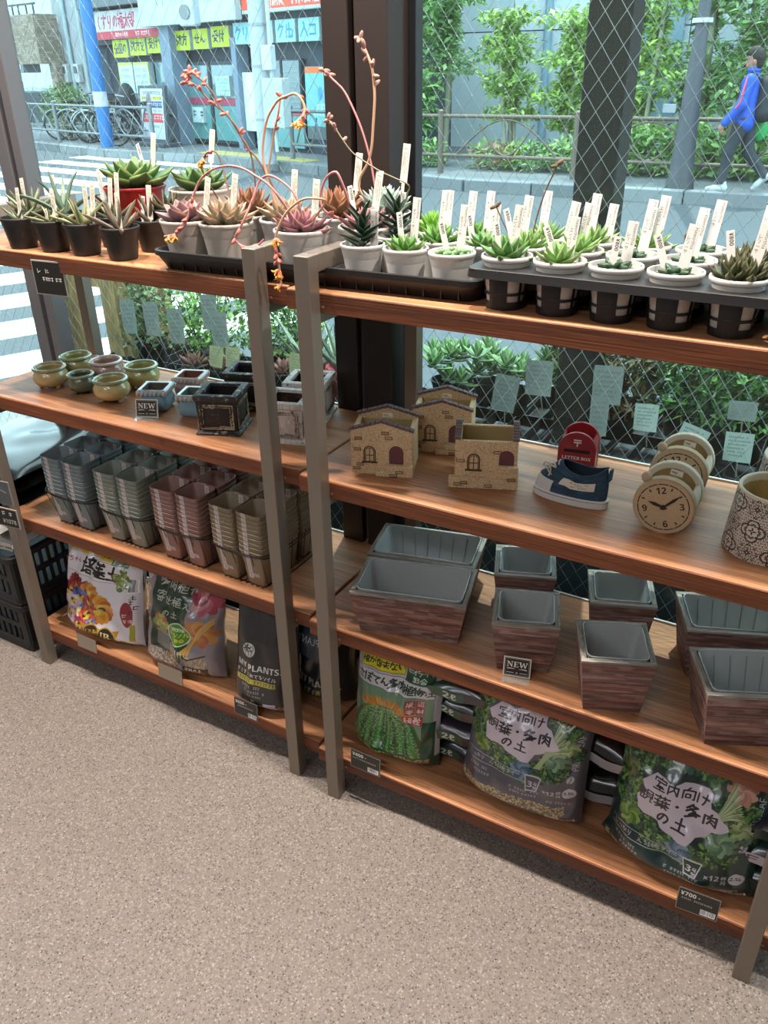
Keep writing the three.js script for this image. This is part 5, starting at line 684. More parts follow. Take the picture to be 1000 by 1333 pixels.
const spots = [ // column, row, kind, tags, label
  [0, 0, 'broad', [['e', 0.006, -0.006, 0.016, -0.2, 0.06], ['p', -0.012, 0.0, 0.012, -0.2, -0.3]], 'broad leaved green haworthia in a white pot, left front corner of the cell tray'],
  [1, 0, 'stripe', [['e', 0.012, 0.0, 0.006, -0.25, 0.04], ['q', -0.01, -0.006, 0.014, -0.2, -0.5]], 'striped light green haworthia with price tag ¥1000, in front in the cell tray'],
  [2, 0, 'retusa', [['r', 0.01, -0.006, 0.004, -0.2, 0.05], ['p', -0.006, 0.002, 0.004, -0.2, 0.05]], 'low dark haworthia in a white pot, third of the front row in the cell tray'],
  [3, 0, 'retusa', [['r', 0.006, -0.004, 0.006, -0.25, 0.1], ['p', -0.018, -0.01, 0.012, -0.2, -0.45]], 'dark windowed haworthia in a white pot, fourth of the front row in the cell tray'],
  [4, 0, 'olive', [['r', 0.012, -0.004, 0.014, -0.25, 0.12], ['p', -0.014, -0.006, 0.022, -0.2, -0.25]], 'dense olive haworthia with many pointed leaves, right front of the cell tray'],
  [0, 1, 'stripe', [['e', -0.012, -0.006, 0.018, -0.2, 0.05], ['p', -0.028, 0.0, 0.02, -0.2, -0.4]], 'light green haworthia with a thin dark flower stalk, leftmost of the middle row'],
  [1, 1, 'stripe', [['e', -0.022, -0.004, 0.014, -0.2, 0.12], ['e', 0.0, -0.01, 0.012, -0.2, 0.08]], 'striped haworthia in the middle row of the cell tray, behind the price tag ¥1000'],
  [2, 1, 'retusa', [['r', 0.012, -0.006, 0.012, -0.2, 0.08]], 'dark haworthia in a white pot, third of the middle row of the cell tray'],
  [3, 1, 'retusa', [['r', 0.002, -0.002, 0.01, -0.2, 0.08]], 'dark haworthia in a white pot, fourth of the middle row of the cell tray'],
  [4, 1, 'olive', [['r', 0.014, -0.004, 0.02, -0.2, 0.1]], 'dense olive haworthia in the middle row, behind the olive one in front'],
  [5, 1, 'olive', [], 'olive haworthia in the middle row, cut by the right edge of the picture'],
  [0, 2, 'stripe', [['e', -0.008, 0, 0.016, -0.2, 0.03]], 'light green haworthia at the left back corner of the cell tray'],
  [1, 2, 'stripe', [['e', -0.01, 0, 0.016, -0.2, 0.05], ['e', 0.018, 0, 0.002, -0.2, 0.06]], 'striped haworthia, second of the back row of the cell tray'],
  [2, 2, 'stripe', [['e', -0.006, 0, 0.012, -0.2, 0.08], ['e', 0.012, -0.004, 0.018, -0.2, 0.07]], 'bushy striped haworthia in the back row, in front of the dark outdoor post'],
  [3, 2, 'retusa', [['r', -0.012, 0, 0.004, -0.2, 0.08], ['r', 0.01, -0.004, 0.016, -0.2, 0.08]], 'dark haworthia with a brown bud in the back row of the cell tray'],
  [4, 2, 'retusa', [['r', -0.002, 0, 0.012, -0.2, 0.07]], 'dark haworthia, fifth of the back row of the cell tray'],
  [5, 2, 'olive', [['r', 0.002, 0, 0.008, -0.2, 0.07]], 'olive haworthia at the right end of the back row, near the picture edge'],
];
for (const [cx, cz, kind, tags, label] of spots) potted(label, 'cell', whitePlastic, [CX[cx], CZ[cz]], YC, tags, (t, y) => {
  const s = seedOf();
  if (kind === 'broad') rosette(t, y, { n: 18, geos: G.broad, el0: 6, el1: 66, s0: 1.1, s1: 0.7, r0: 0.003, rise: 0.008, seed: s, mat: glossLeaf });
  if (kind === 'stripe') rosette(t, y, { n: 22, geos: G.stripe, el0: 6, el1: 70, s0: 1.15, s1: 0.6, r0: 0.003, rise: 0.01, seed: s });
  if (kind === 'retusa') rosette(t, y, { n: 12, geos: G.retusa, el0: 12, el1: 50, s0: 1.05, s1: 0.7, r0: 0.003, rise: 0.004, seed: s, mat: glossLeaf });
  if (kind === 'olive') for (const [x, z, q] of [[-0.01, 0.006, 0.95], [0.014, 0.004, 0.95], [0.002, -0.012, 1.05]]) rosette(t, y, { n: 18, geos: G.olive, el0: 16, el1: 82, s0: 1, s1: 0.6, r0: 0.003, rise: 0.012, x, z, scale: q, seed: s + floor(x * 500) });
  if (cx === 0 && cz === 1) { stalk(t, [[-0.487, 1.24, -1.305], [-0.48, 1.289, -1.31], [-0.468, 1.329, -1.31], [-0.458, 1.352, -1.31], [-0.453, 1.364, -1.31]], stemDark, 0.0012, { buds: [[0.93, 2], [1, 2]], bud: std('#5d4632', 0.7), seed: 44 }); stalk(t, [[-0.51, 1.236, -1.3], [-0.535, 1.27, -1.31], [-0.553, 1.301, -1.31]], stemDark, 0.001, { buds: [[0.95, 2]], bud: std('#5d4632', 0.7), seed: 45 }); }
  if (cx === 3 && cz === 2) stalk(t, [[-0.262, 1.236, -1.386], [-0.264, 1.25, -1.384], [-0.265, 1.262, -1.383]], stemDark, 0.0015, { buds: [[1, 1]], bud: std('#6d4632', 0.7), big: true, seed: 46, hang: 0.1 });
}, GC);
// small black price board clipped to the shelf edge at the left
{
  const t = thing('price_board', 'small black chalk style board clipped to the left end of the top shelf', 'sign', [-1.493, 1.118, -1.176], 0.1);
  part('board', rbox(0.087, 0.072, 0.003, 0.001), std('#8f8a84', 0.5), t);
  part('print', plate(0.081, 0.066, 0, 0, 0.0017), std('#fff', 0.5, { map: canvasTex(256, 208, (c) => { c.fillStyle = '#191716'; c.fillRect(0, 0, 256, 208); write(c, 'レアに', 30, 40, 34, '#e6e2da', 0.12); smallPrint(c, 70, 98, 150, 26, '#e6e2da', 5); }) }), t);
}
// ---------------------------------------------------------------- bags of potting soil on the bottom shelves, crates at the left
const YB = TOP[0];
// a filled pillow bag standing on its bottom seam: front skin carries the print, back skin and side seams its plain film
function bagSkin(w, h, d, { seed = 1, sag = 0.35, top = 0.78, ear = 0.012, wr = 1, back = false, seal = 0.06 }) {
  const f = (u, v) => {
    const a = back ? 1 - u : u, s = a * 2 - 1, edge = pow(clamp(1 - pow(abs(s), 2.6)), 0.62), low = pow(clamp(v / 0.09), 0.42), up = v > 1 - seal ? 0.03 : pow(clamp((1 - seal - v) / 0.3), 0.55), fill = low * mix(top, 1, clamp(1 - v * 1.15)) * max(0.03, up);
    const wrinkle = (noise2(a * 9 + seed, v * 5 + seed * 3) - 0.5) * 0.011 + (noise2(a * 3 + v * 9 + seed * 5, v * 2 - a * 6) - 0.5) * 0.012 + (abs(s) > 0.72 ? (noise2(a * 30 + seed, v * 9) - 0.5) * 0.008 : 0);
    const z = (back ? -1 : 1) * (d * 0.5 * edge * fill * (1 + sag * 0.3 * (1 - v)) + wr * wrinkle * edge * min(1, v * 6) * (v > 1 - seal ? 0.2 : 1));
    const nx = 1 - 0.05 * edge * 0 - 0.045 * sin(PI * v) * (abs(s)) + (v < 0.12 ? ear * (0.12 - v) * 8 : 0) + (noise2(v * 7 + seed, seed * 2 + (s > 0 ? 3 : 9)) - 0.5) * 0.03;
    const cornerLift = v < 0.2 ? 0.016 * pow(abs(s), 4) * (1 - v / 0.2) * (s > 0 ? 0.2 : 0.8) : 0;
    return [s * w * 0.5 * nx, max(0.0005, v * h + cornerLift), z];
  };
  return sheet(f, 40, 44);
}
const film = (c, rough = 0.28) => phys(c, rough, { clearcoat: 0.6, clearcoatRoughness: 0.12, side: THREE.DoubleSide });
const printed = (w, h, draw, rough = 0.3) => phys('#ffffff', rough, { map: canvasTex(w, h, draw), clearcoat: 0.6, clearcoatRoughness: 0.12, side: THREE.DoubleSide });
function bag(label, [x, z], turn, tilt, w, h, d, print, plain, o = {}) {
  const t = thing('soil_bag', label, 'soil bag', [x, YB, z], turn, o.grp), lean = (g) => g.rotateX(-tilt).translate(0, 0.0008, 0);
  part('front_skin', lean(bagSkin(w, h, d, o)), print, t); part('back_skin', lean(bagSkin(w, h, d, { ...o, back: true })), plain, t);
  part('top_seal', lean(rbox(w * 0.985, 0.014, 0.0016, 0.0006, 0, h - 0.004, 0)), plain, t);
  return t;
}
// printed flowers, leaves and succulents for the bag art
const petals = (c, x, y, r, n, cols, wid = 0.4, rot = 0) => { for (let i = 0; i < n; i++) { c.save(); c.translate(x, y); c.rotate(rot + (i / n) * 2 * PI); c.fillStyle = cols[i % cols.length]; c.beginPath(); c.ellipse(0, -r * 0.55, r * wid, r * 0.52, 0, 0, 7); c.fill(); c.restore(); } };
const printRosette = (c, x, y, r, cols, seed = 1) => { for (let k = 4; k > 0; k--) petals(c, x, y, r * k / 4, 9, cols.map((q) => q), 0.28, k * 0.4 + seed); };
const foliage = (c, x, y, rx, ry, n, cols, s, seed) => { const r = rng(seed); for (let i = 0; i < n; i++) { const a = r() * 7, q = sqrt(r()); c.save(); c.translate(x + cos(a) * rx * q, y + sin(a) * ry * q); c.rotate(r() * 7); c.fillStyle = cols[floor(r() * cols.length)]; c.beginPath(); c.ellipse(0, 0, s * (0.3 + r() * 0.3), s * (0.6 + r() * 0.7), 0, 0, 7); c.fill(); c.restore(); } };
const gravel = (c, x, y, w, h, cols, s, seed) => { const r = rng(seed); for (let i = 0; i < w * h / (s * s) * 1.3; i++) { c.fillStyle = cols[floor(r() * cols.length)]; c.beginPath(); c.ellipse(x + r() * w, y + r() * h, s * (0.4 + r() * 0.4), s * (0.3 + r() * 0.4), r() * 3, 0, 7); c.fill(); } };

const GREENS = ['#2c4a22', '#3f6a2c', '#5a8438', '#20381c', '#76994f', '#37584a', '#16281a'];
// 1 white bag with a bunch of flowers
bag('white potting soil bag with a printed bunch of flowers and black 培養土 lettering', [-1.643, -1.247], 0.02, R(11), 0.285, 0.275, 0.115, printed(560, 624, (c, W, H) => {
  c.fillStyle = '#d9d3dc'; c.fillRect(0, 0, W, H); c.fillStyle = '#d3b817'; c.fillRect(40, 30, 350, 62); write(c, '失敗しない、失敗させない', 50, 44, 30, '#2c2a1e', 0.13, { pitch: 0.98 });
  c.fillStyle = '#3f7a4e'; c.fillRect(394, 26, 96, 82); write(c, 'パワー', 402, 34, 26, '#d9e3cf', 0.14); write(c, '配合', 402, 70, 26, '#d9e3cf', 0.14);
  c.fillStyle = '#dfdadf'; c.fillRect(30, 100, 440, 118); c.strokeStyle = '#5a5560'; c.lineWidth = 2; c.strokeRect(30, 100, 440, 118); write(c, '花ちゃん', 36, 130, 32, '#9c2b3a', 0.13, { pitch: 0.92 }); write(c, '培養土', 172, 106, 98, '#161414', 0.155, { pitch: 0.98 });
  foliage(c, 190, 400, 150, 150, 150, ['#7d1620', '#a4202a', '#c47a2a', '#b34a24', '#8c3a52'], 26, 4);
  for (const [x, y, r, n, k] of [[150, 300, 74, 13, ['#8e1620', '#6d0f18']], [262, 316, 66, 12, ['#c98a35', '#b56a22']], [96, 350, 60, 11, ['#9d1f30', '#b8404d']], [330, 400, 92, 16, ['#c9821f', '#b05a16', '#d79a3c']], [196, 376, 78, 11, ['#4450a0', '#5c68b8', '#343f88']], [262, 382, 52, 10, ['#b3242a', '#8c151f']], [120, 420, 62, 8, ['#d9cdd0', '#c6b7c2']], [150, 486, 66, 8, ['#d6c7cc', '#c9a9bb', '#dcd6a0']], [248, 462, 54, 11, ['#c0392f', '#d06a34']], [92, 498, 50, 9, ['#b47f9c', '#cdb2c2']], [200, 540, 60, 10, ['#8c2744', '#a83d5a']], [282, 500, 26, 8, ['#6f78b8', '#8990c8']]]) { petals(c, x, y, r, n, k, 0.34, x); petals(c, x, y, r * 0.45, 7, ['#d9c04a', '#3a1a1c', '#c9a030'], 0.4, y); }
  c.fillStyle = '#b98c22'; c.beginPath(); c.moveTo(220, 500); c.quadraticCurveTo(330, 540, 462, 512); c.lineTo(452, 556); c.quadraticCurveTo(330, 576, 226, 540); c.fill(); for (const [x, r, k, s] of [[290, 52, '#3a2416', '細粒'], [390, 56, '#241813', 'IB']]) { c.fillStyle = '#c39a3c'; c.beginPath(); c.arc(x, 560, r, 0, 7); c.fill(); c.fillStyle = k; c.beginPath(); c.arc(x, 560, r * 0.86, 0, 7); c.fill(); s === 'IB' ? latin(c, s, x - 36, 580, 60, '#d8c07a', 'bold', 'serif') : write(c, s, x - 40, 540, 40, '#c39a3c', 0.14); }
  c.fillStyle = '#8f1d2a'; c.beginPath(); c.ellipse(500, 400, 30, 86, 0, 0, 7); c.fill(); smallPrint(c, 482, 350, 36, 26, '#e0cdcf', 3); smallPrint(c, 482, 392, 36, 26, '#e0cdcf', 4); smallPrint(c, 482, 434, 36, 26, '#e0cdcf', 5); c.fillStyle = '#a9a33a'; c.fillRect(512, 470, 24, 110); barcode(c, 506, 170, 46, 84); write(c, '土', 512, 268, 30, '#2b2730', 0.14); for (let i = 0; i < 3; i++) smallPrint(c, 512, 304 + i * 34, 30, 26, '#2b2730', i + 11);
  foliage(c, 460, 190, 40, 60, 40, ['#7d8f3a', '#93a34e', '#5c7430'], 16, 9); c.fillStyle = '#3f7d3a'; c.beginPath(); c.moveTo(380, 624); c.lineTo(470, 580); c.lineTo(540, 624); c.fill(); c.fillStyle = '#a8a32c'; c.beginPath(); c.moveTo(0, 500); c.lineTo(70, 600); c.lineTo(60, 624); c.lineTo(0, 624); c.fill();
}), film('#bdb7c0'), { seed: 2, ear: 0.02, wr: 1.5 });
// 2 succulent mix, dark green
bag('dark green soil bag with white 多肉植物 lettering and a printed tin of succulents', [-1.345, -1.246], 0.06, R(10), 0.25, 0.268, 0.11, printed(500, 630, (c, W, H) => {
  c.fillStyle = '#8d8288'; c.fillRect(0, 0, W, H); c.fillStyle = '#1c3322'; c.fillRect(70, 20, 262, 480); for (let i = 0; i < 14; i++) { c.fillStyle = `rgba(${20 + i * 2},${44 + i * 3},${30 + i * 2},.5)`; c.fillRect(70 + i * 19, 20, 12, 470); }
  write(c, '多肉植物', 104, 40, 66, '#b9bdb6', 0.1, { pitch: 1.0 }); write(c, '寄せ植え', 100, 128, 62, '#b9bdb6', 0.1, { pitch: 1.0 }); write(c, 'の土', 170, 216, 46, '#b9bdb6', 0.1);
  printRosette(c, 420, 110, 92, ['#9c3a50', '#b45a6a', '#c08a90', '#8a2c44'], 1); printRosette(c, 400, 320, 90, ['#b07034', '#c2893f', '#a85a38'], 2); for (let i = 0; i < 6; i++) { c.strokeStyle = ['#b8893c', '#c9a758'][i % 2]; c.lineWidth = 9; c.beginPath(); c.moveTo(290 + i * 10, 470); c.quadraticCurveTo(370, 380 - i * 12, 470, 250 - i * 6); c.stroke(); }
  foliage(c, 160, 320, 50, 60, 60, ['#9aa048', '#b8a84a', '#7c9446', '#6f8c3a', '#a85a50'], 20, 3); c.fillStyle = '#666b66'; c.fillRect(112, 380, 110, 96); c.fillStyle = '#82877f'; c.fillRect(108, 374, 118, 14); for (let i = 0; i < 9; i++) { c.fillStyle = '#a9a79f'; c.fillRect(226 + i * 16, 420 + i * 8, 7, 70); }
  foliage(c, 230, 520, 60, 36, 60, ['#8c2a24', '#a84a3a', '#6d7a3e', '#565f34'], 18, 6); gravel(c, 60, 500, 220, 80, ['#7d6a58', '#9a8a78', '#5d4a3e', '#b0a294'], 9, 4);
  c.fillStyle = '#c9d3b8'; c.beginPath(); c.arc(278, 352, 72, 0, 7); c.fill(); c.fillStyle = '#4c8a24'; c.beginPath(); c.arc(278, 352, 64, 0, 7); c.fill(); write(c, '細粒配合', 236, 306, 22, '#e6ead8', 0.14, { pitch: 0.95 }); write(c, 'ネルソル', 222, 334, 30, '#d8d43a', 0.16, { pitch: 0.95 }); write(c, 'の配合', 240, 372, 24, '#d8d43a', 0.16);
  gravel(c, 316, 482, 116, 70, ['#a58c68', '#bba884', '#8d7350', '#c4b493'], 7, 8); c.fillStyle = '#3a241c'; c.fillRect(308, 552, 130, 62); write(c, '素材の土', 316, 556, 22, '#d9cfc0', 0.14); write(c, 'ネルソル', 314, 582, 28, '#c9b93a', 0.16, { pitch: 1 }); c.strokeStyle = '#3a241c'; c.lineWidth = 9; c.beginPath(); c.moveTo(310, 480); c.lineTo(340, 500); c.lineTo(436, 460); c.stroke();
  for (const [x, y, k] of [[20, 150, '#b8a14a'], [24, 240, '#a8863a'], [30, 320, '#9c3a44'], [22, 60, '#c9b8c4']]) petals(c, x, y, 30, 8, [k, '#c9bcc4'], 0.35, y);
}), film('#7d7279'), { seed: 5, ear: 0.03, wr: 1.6 });
// 3 and 4 black pouches
const pouch = (c, W, H) => { c.fillStyle = '#262425'; c.fillRect(0, 0, W, H); for (let i = 0; i < 5; i++) { c.strokeStyle = '#2f2d2e'; c.lineWidth = 3; c.strokeRect(0, 60 + i * 3, W, 1); } };
bag('charcoal soil pouch with a white plant emblem and MY PLANTS lettering', [-1.072, -1.235], 0.04, R(9), 0.176, 0.3, 0.115, printed(400, 700, (c, W, H) => {
  pouch(c, W, H); c.save(); c.translate(0, 150); c.fillStyle = '#c9c7c4'; c.beginPath(); c.arc(150, 170, 42, 0, 7); c.fill(); c.strokeStyle = '#2a3a34'; c.lineWidth = 4; for (const [a, b, d, e] of [[120, 176, 180, 176], [126, 176, 130, 204], [150, 176, 150, 206], [174, 176, 170, 204]]) { c.beginPath(); c.moveTo(a, b); c.lineTo(d, e); c.stroke(); } petals(c, 136, 158, 26, 5, ['#2f4a40'], 0.22, 0.4); c.beginPath(); c.arc(168, 160, 12, 0, 7); c.stroke();
  latin(c, 'MY PLANTS.', 62, 284, 52, '#cfcdca'); write(c, 'すくすく育てるソイル', 56, 302, 28, '#c9c7c4', 0.12, { pitch: 0.97 }); c.fillStyle = '#a49a3a'; c.fillRect(62, 340, 262, 30); smallPrint(c, 74, 345, 240, 20, '#2c2a1c', 7); smallPrint(c, 110, 382, 160, 18, '#8d8b88', 2); smallPrint(c, 130, 410, 130, 16, '#8d8b88', 4); smallPrint(c, 150, 436, 90, 12, '#8d8b88', 6); latin(c, '2L', 180, 484, 28, '#b5b3b0', 'normal'); smallPrint(c, 160, 496, 80, 12, '#9d9b98', 8); c.restore();
  gravel(c, 190, 640, 170, 50, ['#a58f74', '#c2b39a', '#8a755a', '#b59a86'], 8, 5); c.fillStyle = '#b5a7bd'; c.fillRect(260, 622, 66, 40); smallPrint(c, 268, 634, 50, 12, '#7a6a86', 3); c.strokeStyle = '#4a4647'; c.lineWidth = 3; c.strokeRect(30, 20, 80, 14);
}, 0.5), film('#2b2930', 0.45), { seed: 8, ear: 0.01, wr: 0.55, grp: 'charcoal soil pouches' });
{
  const t = bag('charcoal soil pouch with its top folded over, between the steel posts at the back', [-0.965, -1.345], -0.05, R(6), 0.165, 0.24, 0.12, printed(400, 480, (c, W, H) => { pouch(c, W, H); latin(c, 'MY PLANTS.', 60, 390, 54, '#a9abab'); write(c, 'すくすく育て', 90, 405, 30, '#a49a3a', 0.13); }, 0.4), film('#27292d', 0.4), { seed: 12, ear: 0.01, wr: 1.3, seal: 0.02, top: 0.85, grp: 'charcoal soil pouches' });
  part('folded_flap', sheet((u, v) => { const s = u * 2 - 1; return [s * 0.082 * (1 - 0.04 * v), 0.238 - v * 0.09 + 0.006 * sin(u * 9) * v, 0.03 + 0.034 * pow(v, 0.6) + 0.004 * noise2(u * 6, v * 5)]; }, 20, 10), printed(400, 200, (c, W, H) => { c.fillStyle = '#23303a'; c.fillRect(0, 0, W, H); c.save(); c.translate(W / 2, H / 2); c.rotate(PI); latin(c, 'MY PLANTS.', -150, 26, 52, '#a3abb0', 'normal'); c.restore(); }, 0.35), t);
}
// 5 cactus soil
bag('green and white soil bag with a big printed golden barrel cactus', [-0.71, -1.245], 0.03, R(7), 0.216, 0.283, 0.105, printed(520, 768, (c, W, H) => {
  c.fillStyle = '#b9b3bb'; c.fillRect(0, 0, W, H); c.fillStyle = '#d0c417'; c.beginPath(); c.roundRect(40, 96, 268, 78, 14); c.fill(); c.strokeStyle = '#2c2c14'; c.lineWidth = 3; c.stroke(); write(c, '根が傷まない', 50, 108, 48, '#23301c', 0.14, { pitch: 0.88 }); c.fillStyle = '#1f4a34'; c.fillRect(318, 92, 164, 96); write(c, 'ゼオライト', 326, 98, 36, '#cfd8cc', 0.13, { pitch: 0.86 }); write(c, '配合', 366, 142, 38, '#cfd8cc', 0.13);
  c.fillStyle = '#c9c4ca'; c.fillRect(24, 190, 470, 84); c.strokeStyle = '#2a4a3a'; c.lineWidth = 3; c.strokeRect(24, 190, 470, 84); write(c, 'さぼてん多肉植物', 28, 202, 58, '#1d3a2a', 0.15, { pitch: 0.86 }); write(c, 'の土', 418, 210, 42, '#1d3a2a', 0.15, { pitch: 0.86 });
  c.save(); c.beginPath(); c.rect(24, 276, 470, 400); c.clip(); c.fillStyle = '#6d8a6e'; c.fillRect(24, 276, 470, 400); c.fillStyle = '#39663f'; c.fillRect(24, 560, 470, 120); 
  c.fillStyle = '#2c6a2a'; c.beginPath(); c.ellipse(230, 600, 215, 225, 0, 0, 7); c.fill(); for (let i = -6; i <= 6; i++) { const x = 230 + i * 36; c.strokeStyle = i % 2 ? '#3f8a38' : '#21561f'; c.lineWidth = 20; c.beginPath(); c.moveTo(230 + i * 10, 392); c.quadraticCurveTo(x, 470, 230 + i * 38, 700); c.stroke(); }
  const r = rng(4); for (let i = -6; i <= 6; i++) for (let k = 0; k < 16; k++) { const f = k / 15, x = mix(230 + i * 12, 230 + i * 37, pow(f, 0.6)), y = mix(396, 690, f); c.strokeStyle = '#b9bfa0'; c.lineWidth = 1.6; for (let q = 0; q < 5; q++) { const a = r() * 7; c.beginPath(); c.moveTo(x, y); c.lineTo(x + cos(a) * 15, y + sin(a) * 15); c.stroke(); } }
  for (let i = 0; i < 420; i++) { const a = -PI * r(), q = 0.5 + r() * 0.6, x = 236 + cos(a) * 130 * q, y = 408 + sin(a) * 46 * q; c.strokeStyle = ['#b5701c', '#c98a2c', '#a85a16', '#cfa352'][floor(r() * 4)]; c.lineWidth = 2.4; c.beginPath(); c.moveTo(x, y); c.lineTo(x + cos(a) * 34, y - 8 + sin(a) * 34); c.stroke(); } c.restore();
  c.fillStyle = '#a3262c'; c.fillRect(352, 292, 46, 46); c.fillRect(402, 292, 46, 46); c.fillRect(352, 342, 46, 46); c.fillRect(402, 342, 46, 46); ['厳', '選', '素', '材'].forEach((k, i) => write(c, k, 356 + (i % 2) * 50, 296 + floor(i / 2) * 50, 38, '#d9cfd0', 0.13)); c.fillStyle = '#b02028'; c.fillRect(336, 400, 108, 52); write(c, '細粒', 344, 404, 44, '#e3d8d8', 0.15);
  c.fillStyle = '#1f4a34'; c.fillRect(446, 430, 60, 250); c.fillRect(0, 676, W, 92); smallPrint(c, 60, 690, 320, 24, '#c9bf3a', 8); smallPrint(c, 60, 724, 330, 22, '#b9c4b4', 6); c.fillStyle = '#c9bfc0'; c.fillRect(310, 720, 130, 36); gravel(c, 396, 690, 90, 50, ['#a58c68', '#bba884', '#8d7350'], 9, 2);
}), film('#a9a5ac'), { seed: 15, ear: 0.03, wr: 1.4 });
// 6 and 7 the big leafy bags
const leafyBag = (ground, dy, side) => (c, W, H) => {
  c.fillStyle = ground; c.fillRect(0, 0, W, H); c.save(); c.translate(W * 0.93, H * 0.56); c.rotate(-PI / 2 + 0.04); latin(c, 'PROTOLEAF', 0, 10, 42, '#b4b0b8', 'normal'); c.restore(); c.fillStyle = '#b9b5bd'; c.beginPath(); c.ellipse(W * 0.905, H * 0.62, 16, 22, 0.3, 0, 7); c.fill(); c.strokeStyle = ground; c.lineWidth = 4; c.beginPath(); c.moveTo(W * 0.895, H * 0.645); c.quadraticCurveTo(W * 0.915, H * 0.62, W * 0.905, H * 0.6); c.stroke();
  const cx = W * 0.47, cy = H * (0.36 + dy); const ring = [[-0.36, -0.18], [-0.2, -0.27], [0, -0.3], [0.2, -0.26], [0.34, -0.12], [0.38, 0.06], [0.3, 0.2], [0.12, 0.27], [-0.08, 0.26], [-0.26, 0.18], [-0.37, 0.06], [-0.4, -0.06]];
  ring.forEach(([a, b], i) => foliage(c, cx + a * W, cy + b * H, W * 0.13, H * 0.085, 190, GREENS, 13, i + 7));
  for (const [a, b, r, k] of [[-0.02, -0.31, 66, ['#5f7f76', '#7d9a90', '#4a6a64']], [0.3, 0.13, 58, ['#6d8a6a', '#8aa483', '#56755c']], [0.06, 0.27, 54, ['#5a7386', '#7088a0', '#3f586c']], [0.34, -0.22, 60, side ? ['#b5806a', '#a8705c', '#c29a84'] : ['#8d9a62', '#a5ad78', '#6d7c48']], [-0.3, 0.2, 50, ['#6a8a38', '#86a04e', '#4c6e2c']], [-0.38, -0.1, 44, ['#4c5a2c', '#6a7038', '#3a4a26']], [0.4, 0.02, 46, ['#8fa06a', '#a9b588', '#6d8450']]]) printRosette(c, cx + a * W, cy + b * H, r, k, a * 9);
  for (let i = 0; i < 16; i++) { c.strokeStyle = ['#9fae84', '#7f9a5f', '#c2c8a8'][i % 3]; c.lineWidth = 5; c.beginPath(); c.moveTo(W * 0.62 + i * 2, H * 0.6); c.quadraticCurveTo(W * 0.72, H * 0.46 - i * 3, W * (0.76 + 0.008 * i), H * (0.2 + 0.015 * i)); c.stroke(); }
  c.fillStyle = '#cdbfcc'; c.beginPath(); for (let i = 0; i < 40; i++) { const a = (i / 40) * 2 * PI, q = 0.9 + 0.12 * sin(a * 5 + 1) + 0.06 * sin(a * 11); c[i ? 'lineTo' : 'moveTo'](cx + cos(a) * W * 0.31 * q, cy + 8 + sin(a) * H * 0.2 * q); } c.fill();
  write(c, '室内向け', cx - 122, cy - 104, 58, '#1f1b22', 0.115, { pitch: 1.0 }); write(c, '観葉・多肉', cx - 178, cy - 34, 72, '#1f1b22', 0.13, { pitch: 1.02 }); write(c, 'の土', cx - 84, cy + 44, 66, '#1f1b22', 0.13);
  c.save(); c.translate(0, H * dy); c.fillStyle = '#b9b5bd'; c.fillRect(30, H * 0.645, W * 0.6, 3); write(c, 'しっかり支える細粒タイプ', 40, H * 0.655, 26, '#b9b5bd', 0.12, { pitch: 0.98 }); c.fillRect(30, H * 0.7, W * 0.6, 3);
  smallPrint(c, 60, H * 0.73, 130, 16, '#a9a5ad', 2); smallPrint(c, 64, H * 0.765, 110, 16, '#a9a5ad', 3); smallPrint(c, 300, H * 0.76, 150, 14, '#a9a5ad', 4); smallPrint(c, 306, H * 0.79, 130, 14, '#a9a5ad', 5); smallPrint(c, W * 0.74, H * 0.8, 110, 15, '#a9a5ad', 6);
  c.fillStyle = '#c2bec6'; c.beginPath(); c.moveTo(W * 0.57, H * 0.645); c.lineTo(W * 0.7, H * 0.645); c.lineTo(W * 0.675, H * 0.76); c.lineTo(W * 0.595, H * 0.76); c.fill(); c.fillStyle = ground; c.beginPath(); c.moveTo(W * 0.58, H * 0.655); c.lineTo(W * 0.69, H * 0.655); c.lineTo(W * 0.668, H * 0.75); c.lineTo(W * 0.602, H * 0.75); c.fill(); latin(c, '3', W * 0.6, H * 0.73, 46, '#c9c5cd'); write(c, '号鉢', W * 0.642, H * 0.69, 20, '#c9c5cd', 0.13, { vertical: true }); latin(c, '×12', W * 0.72, H * 0.745, 36, '#c2bec6'); write(c, '杯分', W * 0.82, H * 0.705, 22, '#c2bec6', 0.13, { vertical: true }); c.fillStyle = '#c2bec6'; c.beginPath(); c.arc(W * 0.91, H * 0.725, 30, 0, 7); c.fill(); latin(c, side ? '2.5L' : '3.0L', W * 0.91 - 26, H * 0.735, 24, '#2a262c');
  c.restore();
  gravel(c, 20, H * (0.845 + dy * 0.7), W - 90, 50, ['#9c8258', '#b59e72', '#7d6640', '#c2ae86'], 8, 4); c.fillStyle = '#c2b0c0'; c.fillRect(W * 0.76, H * 0.915, 66, 28); barcode(c, W * 0.82, H * 0.945, 90, 34);
};
bag('grey soil bag printed with leaves around black 室内向け 観葉・多肉 の土 lettering', [-0.408, -1.246], 0.0, R(12), 0.272, 0.297, 0.12, printed(640, 790, leafyBag('#58535c', 0, false)), film('#5d5862'), { seed: 19, ear: 0.03, wr: 1.4, grp: 'printed leafy soil bags' });
bag('dark green soil bag printed with leaves and pink flowers, behind the ¥700 card', [-0.082, -1.243], -0.06, R(12), 0.285, 0.3, 0.13, printed(640, 720, leafyBag('#1f3330', 0.11, true)), film('#1d302d'), { seed: 23, ear: 0.06, wr: 1.5, grp: 'printed leafy soil bags' });

